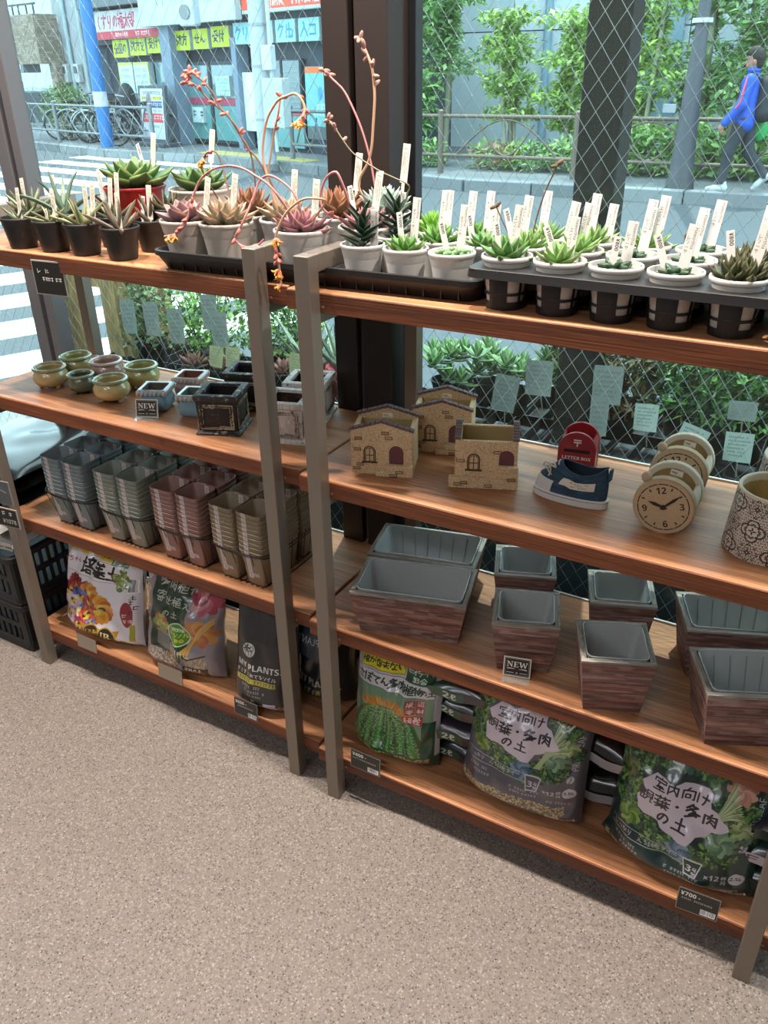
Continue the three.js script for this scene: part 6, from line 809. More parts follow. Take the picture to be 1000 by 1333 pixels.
// lying bags stacked behind: pillow with its short end towards the room
function lying(label, [x, y, z], turn, w, l, th, mat, end, seed, grp) {
  const t = thing('lying_soil_bag', label, 'soil bag', [x, y, z], turn, grp), f = (s) => sheet((u, v) => { const a = s > 0 ? u : 1 - u, q = a * 2 - 1, p = v * 2 - 1, e = pow(clamp(1 - pow(abs(q), 3)), 0.5) * pow(clamp(1 - pow(abs(p), 3)), 0.5); return [q * w / 2 * (1 + 0.03 * sin(v * 13 + seed)), th / 2 + s * (th / 2 * e) + (noise2(a * 5 + seed, v * 6 + s) - 0.5) * 0.012 * e, p * l / 2]; }, 20, 24);
  part('top_skin', f(1), mat, t); part('bottom_skin', f(-1), mat, t); part('end_seal', sheet((u, v) => [(u - 0.5) * w * 0.96, th / 2 + (v - 0.5) * 0.026 + sin(u * 11 + seed) * 0.003, l / 2 - 0.001 + v * 0.003], 14, 2), end || mat, t); return t;
}
const darkFilm = film('#26232a', 0.3), blackFilm = film('#141316', 0.22), deepGreen = film('#16302b', 0.3), clearFilm = film('#8f8c94', 0.25);
const twoL = printed(256, 64, (c, W, H) => { c.fillStyle = '#1f4a38'; c.fillRect(0, 0, W, H); latin(c, '2ℓ', 60, 54, 58, '#c2cabf'); c.fillStyle = '#24222a'; c.fillRect(150, 0, 110, H); }), twoLFront = (s) => printed(256, 256, (c, W, H) => { c.fillStyle = '#1d4435'; c.fillRect(0, 0, W, H); c.fillStyle = '#24222a'; c.fillRect(110, 0, 150, H); latin(c, '2ℓ', 14, 150, 76, '#c2cabf'); smallPrint(c, 126, 40, 110, 40, '#aaa6b0', s); smallPrint(c, 126, 120, 100, 26, '#aaa6b0', s + 1); });
[['lowest of the stack of lying soil bags beside the cactus bag', 0, 3], ['middle of the stack of lying soil bags beside the cactus bag', 0.062, 4], ['third of the stack of lying bags, 2ℓ printed on its green end', 0.122, 5], ['topmost of the stack of lying soil bags beside the cactus bag', 0.18, 6]].forEach(([l, y, s], i) => lying(l, [-0.565 - (i % 2) * 0.008, YB + 0.001 + y, -1.375 + (i % 2) * 0.012], 0.1 * (i % 2 ? 1 : -0.6), 0.145, 0.22, 0.06, i === 3 ? twoLFront(3) : darkFilm, i % 2 ? twoL : twoL, s, 'dark soil bags lying in a stack beside the cactus bag'));
[['upper dark plastic soil bag lying behind the grey leafy bag', 0.1, 3], ['lower dark plastic soil bag lying behind the grey leafy bag', 0, 7]].forEach(([l, y, s], i) => lying(l, [-0.262 + i * 0.012, YB + 0.001 + y, -1.395], -0.12 + i * 0.2, 0.15, 0.22, 0.098, blackFilm, clearFilm, s, 'dark soil bags lying behind the grey leafy bag'));
['lowest dark green bag of the lying stack at the right end', 'middle dark green bag of the lying stack at the right end', 'topmost dark green bag of the lying stack at the right end'].forEach((l, i) => lying(l, [0.105 + 0.004 * i, YB + 0.001 + i * 0.068, -1.36], -0.1 + i * 0.08, 0.17, 0.26, 0.066, i === 2 ? darkFilm : deepGreen, i === 1 ? printed(256, 64, (c, W, H) => { c.fillStyle = '#b5aebb'; c.fillRect(0, 0, W, H); smallPrint(c, 20, 12, 210, 36, '#2a2a30', 4); }) : deepGreen, 11 + i, 'dark green bags lying in a stack at the right end'));
bag('small yellow flower seed bag showing its corner behind the cactus bag', [-0.775, -1.305], 0.3, R(14), 0.1, 0.09, 0.03, printed(200, 180, (c, W, H) => { c.fillStyle = '#c9b01a'; c.fillRect(0, 0, W, H); petals(c, 40, 120, 34, 8, ['#8c5a14', '#d9c43a'], 0.4); petals(c, 110, 90, 34, 8, ['#a5701c', '#d9c43a'], 0.4); petals(c, 40, 120, 12, 6, ['#3a1c12'], 0.5); }), film('#bda51c'), { seed: 31 });
bag('white soil bag with a green mark, its corner sticking out left of the flower bag', [-1.752, -1.39], 0.25, R(14), 0.2, 0.27, 0.1, printed(300, 400, (c, W, H) => { c.fillStyle = '#c3bfc6'; c.fillRect(0, 0, W, H); c.fillStyle = '#24682c'; c.beginPath(); c.ellipse(80, 130, 44, 78, 0.3, 0, 7); c.fill(); smallPrint(c, 60, 250, 180, 30, '#55515a', 5); }), film('#b9b5bc'), { seed: 34 });

// price cards at the edge of the bottom shelves
const priceCard = (price, seed) => std('#fff', 0.45, { map: canvasTex(256, 176, (c, W, H) => { c.fillStyle = '#8d8680'; c.fillRect(0, 0, W, H); c.fillStyle = '#2c2927'; c.fillRect(4, 4, W - 8, H - 8); latin(c, price, 14, 54, 44, '#d9d5d0'); smallPrint(c, 16, 70, 190, 14, '#b9b4ae', seed); barcode(c, 150, 120, 92, 44, seed); }) });
function shelfCard(label, [x, y, z], w, h, mat, turn = 0) { const t = thing('price_card', label, 'price card', [x, y, z], turn, 'price cards on the bottom shelf edge'); part('card', rbox(w, h, 0.0016, 0.0005, 0, 0, 0).rotateX(-0.08), std('#4a4542', 0.5), t); part('print', plate(w * 0.99, h * 0.985, 0, 0, 0.001).rotateX(-0.08), mat, t); part('clip', rbox(w * 0.5, 0.008, 0.006, 0.001, 0, -h * 0.3, -0.004), acrylic, t); }
shelfCard('black price card ¥650 with barcode below the charcoal pouch', [-1.087, 0.124, -1.17], 0.072, 0.05, priceCard('¥650 -', 3));
shelfCard('black price card ¥400 with barcode below the cactus bag', [-0.738, 0.13, -1.155], 0.077, 0.049, priceCard('¥400 -', 5));
shelfCard('black price card ¥700 with barcode below the dark green leafy bag', [-0.02, 0.126, -1.155], 0.074, 0.053, priceCard('¥700 -', 7), 0.06);
const blank = phys('#8a7d6d', 0.4, { clearcoat: 0.3 });
shelfCard('empty beige card holder on the shelf edge below the white flower bag', [-1.636, 0.122, -1.17], 0.074, 0.042, blank); shelfCard('empty beige card holder on the shelf edge below the dark green succulent bag', [-1.33, 0.136, -1.17], 0.082, 0.044, blank);

// --- crates and bags on the floor left of the rack
function crate(label, [x, y, z]) {
  const t = thing('plastic_crate', label, 'crate', [x, y, z], 0, 'black plastic crates stacked at the left'), w = 0.36, d = 0.42, h = 0.158, bp = std('#1a1b1d', 0.5);
  part('floor', rbox(w - 0.012, 0.006, d - 0.012, 0.002, 0, 0.006, 0), bp, t);
  part('rim', rrLoft([[w / 2 - 0.008, d / 2 - 0.008, 0.02, h - 0.02], [w / 2, d / 2, 0.025, h - 0.018], [w / 2, d / 2, 0.025, h - 0.002], [w / 2 - 0.004, d / 2 - 0.004, 0.022, h], [w / 2 - 0.014, d / 2 - 0.014, 0.018, h], [w / 2 - 0.014, d / 2 - 0.014, 0.018, h - 0.02]], { cap0: false, cap1: false }), bp, t);
  part('base_rim', rrLoft([[w / 2 - 0.012, d / 2 - 0.012, 0.02, 0], [w / 2 - 0.004, d / 2 - 0.004, 0.022, 0.002], [w / 2 - 0.004, d / 2 - 0.004, 0.022, 0.026], [w / 2 - 0.012, d / 2 - 0.012, 0.02, 0.028]], { cap0: false, cap1: false }), bp, t);
  for (let s = 0; s < 4; s++) { const L = s % 2 ? d : w, D = s % 2 ? w : d, n = s % 2 ? 15 : 13; for (let i = 0; i < n; i++) part('slat', rbox(0.011, h - 0.04, 0.006, 0.0015, -L / 2 + 0.03 + i * (L - 0.06) / (n - 1), h / 2 + 0.003, D / 2 - 0.013).rotateY(s * PI / 2), bp, t); part('rail', rbox(L - 0.04, 0.018, 0.008, 0.002, 0, h * 0.52, D / 2 - 0.012).rotateY(s * PI / 2), bp, t); for (const q of [-1, 1]) part('corner_post', rbox(0.03, h - 0.03, 0.02, 0.004, q * (L / 2 - 0.025), h / 2, D / 2 - 0.016).rotateY(s * PI / 2), bp, t); }
}
crate('lower black slatted plastic crate on the floor at the left', [-2.058, 0.0005, -1.37]); crate('upper black slatted plastic crate carrying bags at the left', [-2.058, 0.16, -1.37]);
const whiteFilm = printed(256, 256, (c, W, H) => { c.fillStyle = '#b5b2ae'; c.fillRect(0, 0, W, H); c.fillStyle = '#2a3a34'; c.fillRect(0, 120, W, 70); smallPrint(c, 20, 136, 210, 40, '#b5b5ae', 4); c.fillStyle = '#3f7a34'; c.beginPath(); c.ellipse(190, 60, 40, 24, 0.5, 0, 7); c.fill(); });
const GL = 'soil bags piled on the crates at the left';
lying('white printed soil bag lowest of the pile on the crates', [-2.05, 0.3195, -1.37], 0.06, 0.33, 0.4, 0.055, whiteFilm, whiteFilm, 41, GL); lying('pale grey soil bag second of the pile on the crates', [-2.045, 0.372, -1.37], -0.05, 0.33, 0.39, 0.05, film('#a5a3a0'), clearFilm, 43, GL);
lying('shiny black plastic bag third of the pile on the crates', [-2.04, 0.42, -1.38], 0.08, 0.34, 0.4, 0.052, blackFilm, blackFilm, 45, GL); lying('shiny black plastic bag fourth of the pile on the crates', [-2.035, 0.47, -1.39], -0.04, 0.33, 0.4, 0.052, blackFilm, blackFilm, 47, GL); lying('shiny black plastic bag on top of the pile by the window', [-2.03, 0.519, -1.4], 0.1, 0.33, 0.4, 0.055, blackFilm, blackFilm, 49, GL);
{ const t = thing('price_board', 'grey card with a faint scribble at the left edge, above a black card', 'sign', [-1.82, 0.556, -1.142], 0.1); part('board', rbox(0.1, 0.068, 0.003, 0.001), std('#77777a', 0.5), t); part('print', plate(0.095, 0.063, 0, 0, 0.0017), std('#fff', 0.5, { map: canvasTex(128, 96, (c) => { c.fillStyle = '#4c4e54'; c.fillRect(0, 0, 128, 96); c.strokeStyle = '#b9b9bb'; c.lineWidth = 3; c.beginPath(); c.moveTo(70, 30); c.quadraticCurveTo(96, 40, 112, 46); c.stroke(); }) }), t); }
{ const t = thing('price_board', 'black card with white chalk writing ¥1078 on the left steel post', 'sign', [-1.812, 0.486, -1.138], 0.1); part('board', rbox(0.105, 0.056, 0.003, 0.001), std('#8f8a84', 0.5), t); part('print', plate(0.099, 0.05, 0, 0, 0.0017), std('#fff', 0.5, { map: canvasTex(256, 128, (c) => { c.fillStyle = '#151414'; c.fillRect(0, 0, 256, 128); smallPrint(c, 130, 18, 80, 30, '#d8d4cc', 4); latin(c, '¥1078', 120, 106, 44, '#d8d4cc', 'normal'); }) }), t); }
// ---------------------------------------------------------------- outside, close to the glass
const timber = std('#fff', 0.8, { map: rep(dataTex(128, 512, (x, y) => { const n = noise2(x / 4, y / 60, 32, 9) * 0.6 + noise2(x / 20, y / 30, 7, 18) * 0.4, k = 0.75 + 0.45 * n; return [188 * k, 158 * k, 112 * k]; }), 8, 2) }), paleTimber = std('#cfc6b4', 0.85, { map: timber.map });
struct('porch_paving', planar(box(X1 - X0 + 20, 0.2, 1.0, (X0 + X1) / 2 - 6, -0.14, -2.2)), std('#7d7f80', 0.9));
{ const g = structGroup('porch_roof'); part('eave', box(X1 - X0 + 1.2, 0.1, 0.46, (X0 + X1) / 2, 2.5, -1.89), std('#4d4743', 0.8), g); part('upper_wall', box(X1 - X0 + 0.6, 3, 0.1, (X0 + X1) / 2, 4.05, -1.72), std('#8a8580', 0.9), g); }
struct('porch_post', merge([rbox(0.085, 2.5, 0.085, 0.006, -0.53, 1.2, -1.8), rbox(0.045, 0.026, 0.004, 0.001, -0.52, 0.985, -1.755)]), std('#150f0d', 0.9));
// benches with trays
const benchMat = std('#22262a', 0.6);
function bench(label, x0, x1, y, z0, z1) {
  const t = thing('plant_bench', label, 'bench', [(x0 + x1) / 2, -0.04, (z0 + z1) / 2], 0), w = x1 - x0, d = z1 - z0, h = y + 0.04;
  for (let i = 0; i < 7; i++) part('slat', rbox(w, 0.02, d / 7 - 0.006, 0.002, 0, h - 0.01, -d / 2 + (i + 0.5) * d / 7), benchMat, t);
  for (const sx of [-1, 1]) for (const sz of [-1, 1]) part('leg', rbox(0.04, h - 0.02, 0.04, 0.003, sx * (w / 2 - 0.05), (h - 0.02) / 2, sz * (d / 2 - 0.04)), benchMat, t);
  part('front_panel', rbox(w - 0.02, h * 0.55, 0.012, 0.002, 0, h * 0.6, d / 2 - 0.03), std('#2b3138', 0.7), t);
}
bench('black slatted bench outside the left window carrying trays of seedlings', -2.2, -1.02, 0.6, -2.2, -1.72); bench('black slatted bench outside the right window carrying leafy plants', -0.98, 1.1, 0.66, -2.2, -1.72);
function nurseryTray(label, [x, y, z], w, d, turn = 0) {
  const t = thing('nursery_tray', label, 'tray', [x, y, z], turn, 'black nursery trays outside'), h = 0.055;
  part('tray_shell', rrLoft([[w / 2 - 0.012, d / 2 - 0.012, 0.015, 0], [w / 2, d / 2, 0.02, h], [w / 2 - 0.004, d / 2 - 0.004, 0.018, h + 0.002], [w / 2 - 0.014, d / 2 - 0.014, 0.014, 0.006]]), blackPlastic, t);
  for (let i = 0; i < 5; i++) part('divider', box(0.003, 0.03, d - 0.03, -w / 2 + (i + 1) * w / 6, 0.03, 0), blackPlastic, t); part('divider', box(w - 0.03, 0.03, 0.003, 0, 0.03, 0), blackPlastic, t);
}
nurseryTray('black nursery tray outside at the left, nearest the timber posts', [-2.0, 0.6005, -1.93], 0.36, 0.36, 0.1); nurseryTray('black nursery tray outside at the left, below the bushy green plant', [-1.62, 0.6005, -1.9], 0.36, 0.36, -0.04); nurseryTray('black nursery tray outside at the left, next to the variegated aloe', [-1.23, 0.6005, -1.9], 0.36, 0.36, 0.05);
nurseryTray('black nursery tray outside at the right, next to the window post', [-0.77, 0.6605, -1.9], 0.36, 0.36, 0.02); nurseryTray('black nursery tray outside at the right, behind the letter box pot', [-0.39, 0.6605, -1.91], 0.36, 0.36, -0.03); nurseryTray('black nursery tray outside at the right end of the window', [-0.01, 0.6605, -1.92], 0.36, 0.36, 0.03);
// timber stand
{ const t = thing('timber_stand', 'unpainted pale timber stand outside the left window', 'stand', [0, -0.04, 0]); 
  for (const [x, z] of [[-2.315, -1.88], [-2.31, -2.3]]) part('post', planar(rbox(0.07, 1.0, 0.04, 0.003, x, 0.5, z)), paleTimber, t);
  for (const [x, z] of [[-2.165, -1.93], [-2.1, -1.95], [-2.035, -1.95]]) part('plank', planar(rbox(0.068, 1.0, 0.03, 0.003, x, 0.5, z)), timber, t);
  part('rail', planar(rbox(0.42, 0.05, 0.03, 0.003, -2.22, 0.12, -1.975)), timber, t); part('rail', planar(rbox(0.42, 0.05, 0.03, 0.003, -2.22, 0.92, -1.975)), timber, t); }
// leaves scattered in a volume, each a folded blade; colours vary leaf to leaf
function leafCloud(n, place, size, cols, seed, wide = 0.45, upright = 0.35) {
  const r = rng(seed), pos = [], col = [], C = cols.map(lin);
  for (let i = 0; i < n; i++) {
    const [px, py, pz, s = 1] = place(r), L = size * (0.6 + 0.8 * r()) * s, W = L * wide * (0.7 + 0.6 * r()), a = r() * 2 * PI, e = (r() - 0.5 + upright) * 1.6, roll = (r() - 0.5) * 1.4, q = new THREE.Quaternion().setFromEuler(new THREE.Euler(roll, a, e, 'YZX'));
    const P = [[0, 0, 0], [L * 0.5, L * 0.04, W / 2], [L, -L * 0.06, 0], [L * 0.5, L * 0.04, -W / 2], [L * 0.5, -L * 0.02, 0]].map((p) => V3(...p).applyQuaternion(q)), k = C[floor(r() * C.length)], f = 0.75 + 0.5 * r();
    for (const [x, y, z] of [[0, 1, 4], [1, 2, 4], [2, 3, 4], [3, 0, 4]]) for (const j of [x, y, z]) { pos.push(P[j].x + px, P[j].y + py, P[j].z + pz); col.push(k[0] * f, k[1] * f, k[2] * f); }
  }
  const g = new THREE.BufferGeometry(); g.setAttribute('position', new THREE.Float32BufferAttribute(pos, 3)); g.setAttribute('color', new THREE.Float32BufferAttribute(col, 3)); g.computeVertexNormals(); return g;
}
const outLeaf = phys('#ffffff', 0.6, { vertexColors: true, side: THREE.DoubleSide, transmission: 0.3, thickness: 0 });
const stuff = (m) => { m.userData.kind = 'stuff'; return m; };
function cloudPlant(label, [x, y, z], n, size, box3, cols, seed, wide, nm = 'leafy_plant', cat = 'plant') {
  const t = thing(nm, label, cat, [x, y, z]); part('grow_pot', lathe([[0, 0], [0.04, 0], [0.052, 0.075], [0.049, 0.075], [0.045, 0.06], [0, 0.06]], 20), blackPlastic, t);
  const stems = []; const rs = rng(seed + 5); for (let i = 0; i < 9; i++) { const a = rs() * 7, q = 0.3 + rs() * 0.5; stems.push(tube([[0, 0.06, 0], [cos(a) * box3[0] * 0.25 * q, 0.06 + box3[1] * 0.4, sin(a) * box3[2] * 0.25 * q], [cos(a) * box3[0] * 0.5 * q, 0.06 + box3[1] * (0.6 + 0.3 * rs()), sin(a) * box3[2] * 0.5 * q]], 0.002, 8, 4)); } part('stem', merge(stems), std('#6d6a44', 0.8), t);
  stuff(part('foliage', leafCloud(n, (r) => { const a = r() * 2 * PI, q = sqrt(r()), h = r(); return [cos(a) * q * box3[0] / 2, 0.06 + h * box3[1], sin(a) * q * box3[2] / 2 * (1 - 0.3 * h)]; }, size, cols, seed, wide), outLeaf, t)); return t;
}
const GRN = ['#5a8a34', '#7aa848', '#93b85e', '#46722e', '#acc880'], DKG = ['#3a6a2c', '#4f8a3a', '#68a04a', '#2e5626', '#86b660'];
for (const [i, x, z, w] of [[0, -1.98, -1.9, 0.17], [1, -1.83, -1.95, 0.2], [2, -1.7, -1.9, 0.22], [3, -1.56, -1.98, 0.2], [4, -1.47, -2.02, 0.18]]) cloudPlant(['small leaved grey green plant outside, at the left end by the timber', 'small leaved green plant outside, second from the timber', 'bright green bushy plant outside, tallest of the left bench', 'small leaved green plant outside, behind the red leaved ones', 'small leaved plant outside, next to the variegated aloe'][i], [x, 0.66, z], 700, 0.02, [w, 0.2 + (i === 2 ? 0.03 : 0), 0.18], i ? GRN : ['#6d8a58', '#8aa274', '#55704a'], 50 + i, 0.6);
const redRos = [leafGeo({ L: 0.05, W: 0.02, T: 0.008, base: '#7d6a58', tip: '#8c5058', edge: '#a8746c', curl: 0.4, cup: 0.3 })];
function outRosette(label, [x, y, z], geos, n, sc, nm, grp) { const t = thing('outdoor_succulent', label, 'potted plant', [x, y, z], 0, grp); part('grow_pot', PG.black[0], blackPlastic, t); rosette(t, 0.055, { n, geos, el0: 12, el1: 75, s0: sc, s1: sc * 0.5, rise: 0.01, seed: seedOf() }); }
for (const [i, x, z, l] of [[0, -1.7, -1.79, 'reddish rosette outside the left window, below the bright bush'], [1, -1.6, -1.8, 'reddish rosette outside the left window, second from the bright bush'], [2, -1.5, -1.79, 'reddish rosette outside the left window, between two cream tags'], [3, -1.42, -1.86, 'pinkish rosette outside the left window, near the steel post'], [4, -1.36, -1.95, 'pinkish rosette outside beside the variegated aloe']]) outRosette(l, [x, 0.66, z], redRos, 18, 1.15, 0, 'reddish rosettes outside the left window');
{ const agv = [leafGeo({ L: 0.21, W: 0.03, T: 0.008, shape: 'spike', base: '#8a9a86', tip: '#6d8474', edge: '#c9cdb4', curl: 0.15, cup: 0.4, bend: 0.25, seg: 9 })]; const t = thing('outdoor_succulent', 'variegated aloe with long grey green leaves in a red pot outside', 'potted plant', [-1.235, 0.66, -1.88]); part('pot', lathe([[0, 0], [0.045, 0], [0.062, 0.085], [0.066, 0.09], [0.066, 0.1], [0.06, 0.1], [0.056, 0.085], [0, 0.085]], 28), std('#9c2430', 0.55), t); rosette(t, 0.08, { n: 16, geos: agv, el0: 38, el1: 84, s0: 1, s1: 0.7, seed: 71, jit: 12 }); const t2 = thing('outdoor_succulent', 'variegated aloe with long leaves outside, left of the red pot', 'potted plant', [-1.34, 0.66, -1.88]); part('grow_pot', PG.black[0], blackPlastic, t2); rosette(t2, 0.055, { n: 14, geos: agv, el0: 40, el1: 84, s0: 0.95, s1: 0.6, seed: 73, jit: 12 }); }
const jade = [leafGeo({ L: 0.058, W: 0.026, T: 0.007, shape: 'fat', base: '#4f7a4a', tip: '#6d9a5c', edge: '#b9c49a', curl: 0.25, cup: 0.25 })];
for (const [i, x, z, l] of [[0, -0.9, -1.86, 'thick leaved variegated jade plant outside, nearest the window post'], [1, -0.8, -1.9, 'thick leaved variegated jade plant outside, second from the window post'], [2, -0.71, -1.87, 'thick leaved variegated jade plant outside, behind the house planters'], [3, -0.63, -1.96, 'thick leaved variegated jade plant outside, left of the dark porch post']]) {
  const t = thing('outdoor_succulent', l, 'potted plant', [x, 0.72, z], 0, 'jade plants outside the right window'); part('grow_pot', PG.black[0], blackPlastic, t); const r = rng(80 + i);
  for (let k = 0; k < 9; k++) { const a = k * 2.4, q = 0.012 + 0.045 * sqrt(k / 9); rosette(t, 0.06 + r() * 0.07, { n: 10, geos: jade, el0: 5, el1: 75, s0: 0.85, s1: 0.5, rise: 0.02, x: cos(a) * q, z: sin(a) * q, seed: i * 10 + k, name: 'branch' }); }
}
const BRN = ['#6d6a3c', '#7d6f48', '#5a5f34', '#8a7a54'];
for (const [i, x, z, w, l, c] of [[0, -0.45, -1.86, 0.18, 'olive brown bushy plant outside, right of the dark porch post', BRN], [1, -0.31, -1.92, 0.24, 'dense green leafy plant outside, behind the clock pots', DKG], [2, -0.17, -1.88, 0.26, 'dense green leafy plant outside, behind the white paper tags', DKG], [3, -0.04, -1.94, 0.26, 'dense green leafy plant outside at the right edge of the picture', DKG], [4, 0.1, -1.9, 0.26, 'dense green leafy plant outside, just cut by the right picture edge', DKG], [5, -0.6, -2.02, 0.2, 'olive brown bushy plant outside, behind the porch post', BRN], [6, -0.25, -2.06, 0.26, 'bright green leafy plant outside, in the back row at the right', GRN], [7, 0.0, -2.08, 0.26, 'bright green leafy plant outside, back row at the right edge', GRN]]) cloudPlant(l, [x, 0.72, z], 1100, 0.028, [w, 0.19, 0.2], c, 60 + i, 0.42);
// paper tags hanging among the outdoor plants
const paperOut = (col, s) => std('#fff', 0.8, { side: THREE.DoubleSide, map: canvasTex(96, 144, (c) => { c.fillStyle = col; c.fillRect(0, 0, 96, 144); for (let i = 0; i < 6; i++) smallPrint(c, 12, 20 + i * 18, 50 + ((i * 37 + s * 17) % 24), 8, '#5d6468', s * 9 + i); }) });
const pGrey = paperOut('#868b8c', 1), pWhite = paperOut('#aebaba', 2), pCream = paperOut('#a8a37e', 3);
function paperTag(label, [x, y, z], w, h, m, tilt = 0.1, roll = 0.1, grp) { const t = thing('paper_tag', label, 'label', [x, y, z], 0, grp); const q = part('paper', sheet((u, v) => [(u - 0.5) * w, (v - 0.5) * h, 0.003 * sin(u * 3 + v * 2)], 4, 4).rotateX(-tilt).rotateZ(roll), m, t); part('stick', bar([0, -h / 2 + 0.02, -0.006], [0, -h / 2 - 0.05, -0.03], 0.0018, 5).rotateZ(roll), std('#b9b5a8', 0.7), t); return q; }
const GP1 = 'grey paper tags outside the left window', GP2 = 'cream paper tags outside the left window', GP3 = 'paper tags outside the right window';
[[-1.93, 0.84, 'leftmost grey paper tag, in front of the grey green plant outside'], [-1.835, 0.845, 'second grey paper tag outside the left window'], [-1.74, 0.835, 'third grey paper tag, on the bright green bush outside'], [-1.65, 0.875, 'fourth grey paper tag outside, on the right of the bush'], [-1.575, 0.845, 'fifth grey paper tag outside, near the left steel post']].forEach(([x, y, l], i) => paperTag(l, [x, y, -1.775 - (i === 3 ? 0.05 : 0)], 0.056, 0.1, pGrey, 0.1, 0.1, GP1));
[[-1.585, 0.77, 'cream paper tag outside, leftmost of the four'], [-1.525, 0.775, 'cream paper tag outside, second of the four'], [-1.43, 0.765, 'cream paper tag outside, third of the four'], [-1.3, 0.79, 'cream paper tag outside, by the variegated aloe']].forEach(([x, y, l]) => paperTag(l, [x, y, -1.76], 0.046, 0.06, pCream, 0.15, -0.06, GP2));
[[-0.685, 0.82, 0.058, 0.085, pGrey, 'grey paper tag outside in front of the jade plants, lower one'], [-0.61, 0.865, 0.062, 0.08, pGrey, 'grey paper tag outside, upper one next to the porch post'], [-0.455, 0.87, 0.065, 0.085, pGrey, 'grey paper tag outside, right of the dark porch post'], [-0.46, 0.805, 0.04, 0.09, pGrey, 'narrow grey paper tag outside, lower right of the porch post'], [-0.36, 0.815, 0.05, 0.06, pWhite, 'small white paper tag among the green leaves outside'], [-0.262, 0.778, 0.06, 0.062, pWhite, 'tilted white paper tag outside, left of two above the clock pots'], [-0.163, 0.79, 0.055, 0.062, pWhite, 'white paper tag outside, right of two above the clock pots'], [-0.17, 0.865, 0.055, 0.04, pGrey, 'faint grey paper tag among the green leaves at the right']].forEach(([x, y, w, h, m, l], i) => paperTag(l, [x, y, -1.735 - (i % 3) * 0.012], w, h, m, 0.12, i === 5 ? -0.3 : i === 0 ? -0.1 : 0.05, GP3));
// ---------------------------------------------------------------- the street
const asphalt = std('#fff', 0.9, { map: rep(speckle('#4a5157', ['#40464c', '#565d63', '#383e44', '#60676d'], 5000, 2, 61), 0.5, 0.5) }), concrete = std('#fff', 0.9, { map: rep(speckle('#6d7277', ['#5f6469', '#7b8085', '#737880'], 3000, 3, 62), 0.4, 0.4) }), whitePaint = std('#d9dfe2', 0.7);
struct('street', planar(box(60, 0.2, 16, -10, -0.22, -9.5)), asphalt);
const far = structGroup('far_pavement');
part('slab', planar(box(10.5, 0.3, 5, 4.85 - 5, -0.13, -14.2)), concrete, far); 
{ const s = new THREE.Shape(); for (const [i, [x, z]] of [[-5.4, -11.75], [-9.5, -12.9], [-11, -13.3], [-14.5, -13.55], [-17.5, -14.4], [-24, -16.2], [-40, -20], [-40, -40], [-5.4, -40]].entries()) i ? s.lineTo(x, z) : s.moveTo(x, z); s.closePath(); part('slab', planar(new THREE.ExtrudeGeometry(s, { depth: 0.3, bevelEnabled: false }).rotateX(PI / 2).translate(0, 0.02, 0)), concrete, far); }
// kerb stones, one by one
const kerbLine = [[4, -11.9], [-1.3, -11.75], [-5.4, -11.75], [-9.5, -12.9], [-11, -13.3], [-14.5, -13.55], [-17.5, -14.4], [-24, -16.2]];
for (let i = 0; i + 1 < kerbLine.length; i++) { const [ax, az] = kerbLine[i], [bx, bz] = kerbLine[i + 1], L = hypot(bx - ax, bz - az), n = max(1, Math.round(L / 0.95)); for (let k = 0; k < n; k++) { const f = (k + 0.5) / n, m = part('kerb_stone', kerbGeo(L / n - 0.02), kerbMats()[k % 3], far); m.position.set(mix(ax, bx, f), 0, mix(az, bz, f) + 0.06); m.rotation.y = atan2(-(bz - az), bx - ax); } }
function kerbGeo(l) { const k = Math.round(l * 100); kerbGeo.c ??= new Map(); if (!kerbGeo.c.has(k)) kerbGeo.c.set(k, rbox(l, 0.19, 0.18, 0.015, 0, -0.055, 0)); return kerbGeo.c.get(k); }
function kerbMats() { return (kerbMats.c ??= ['#74797d', '#7f8488', '#696e72'].map((c) => std(c, 0.9))); }
// painted crossings: stripes are separate things painted on the road
for (let i = 0; i < 10; i++) { const z = -13.1 + i * 0.95, x = -13.2 + i * 0.12; solo('crossing_stripe', `white painted stripe of the far zebra crossing, ${['first', 'second', 'third', 'fourth', 'fifth', 'sixth', 'seventh', 'eighth', 'ninth', 'tenth'][i]} from the opposite kerb`, 'road marking', rbox(4.2, 0.006, 0.46, 0.002), whitePaint, [x, -0.118, z], 0.0 - 0.13, 'stripes of the far zebra crossing'); }
for (let i = 0; i < 8; i++) { const o = -3.2 + i * 0.86, x = -6.2 + 0.905 * o - 0.6, z = -4.4 + 0.425 * o; solo('crossing_stripe', `white painted stripe of the near zebra crossing, ${['first', 'second', 'third', 'fourth', 'fifth', 'sixth', 'seventh', 'eighth'][i]} counted from the left`, 'road marking', rbox(0.46, 0.006, 3.4, 0.002), whitePaint, [x, -0.118, z - 0.6], -0.44, 'stripes of the near zebra crossing'); }
solo('tactile_strip', 'yellow tactile paving strip at the opposite kerb', 'paving strip', rbox(3.2, 0.012, 0.5, 0.003), std('#b8a868', 0.8), [-10.6, 0.0265, -13.55 + 0.05], 0.22 - 0.5);
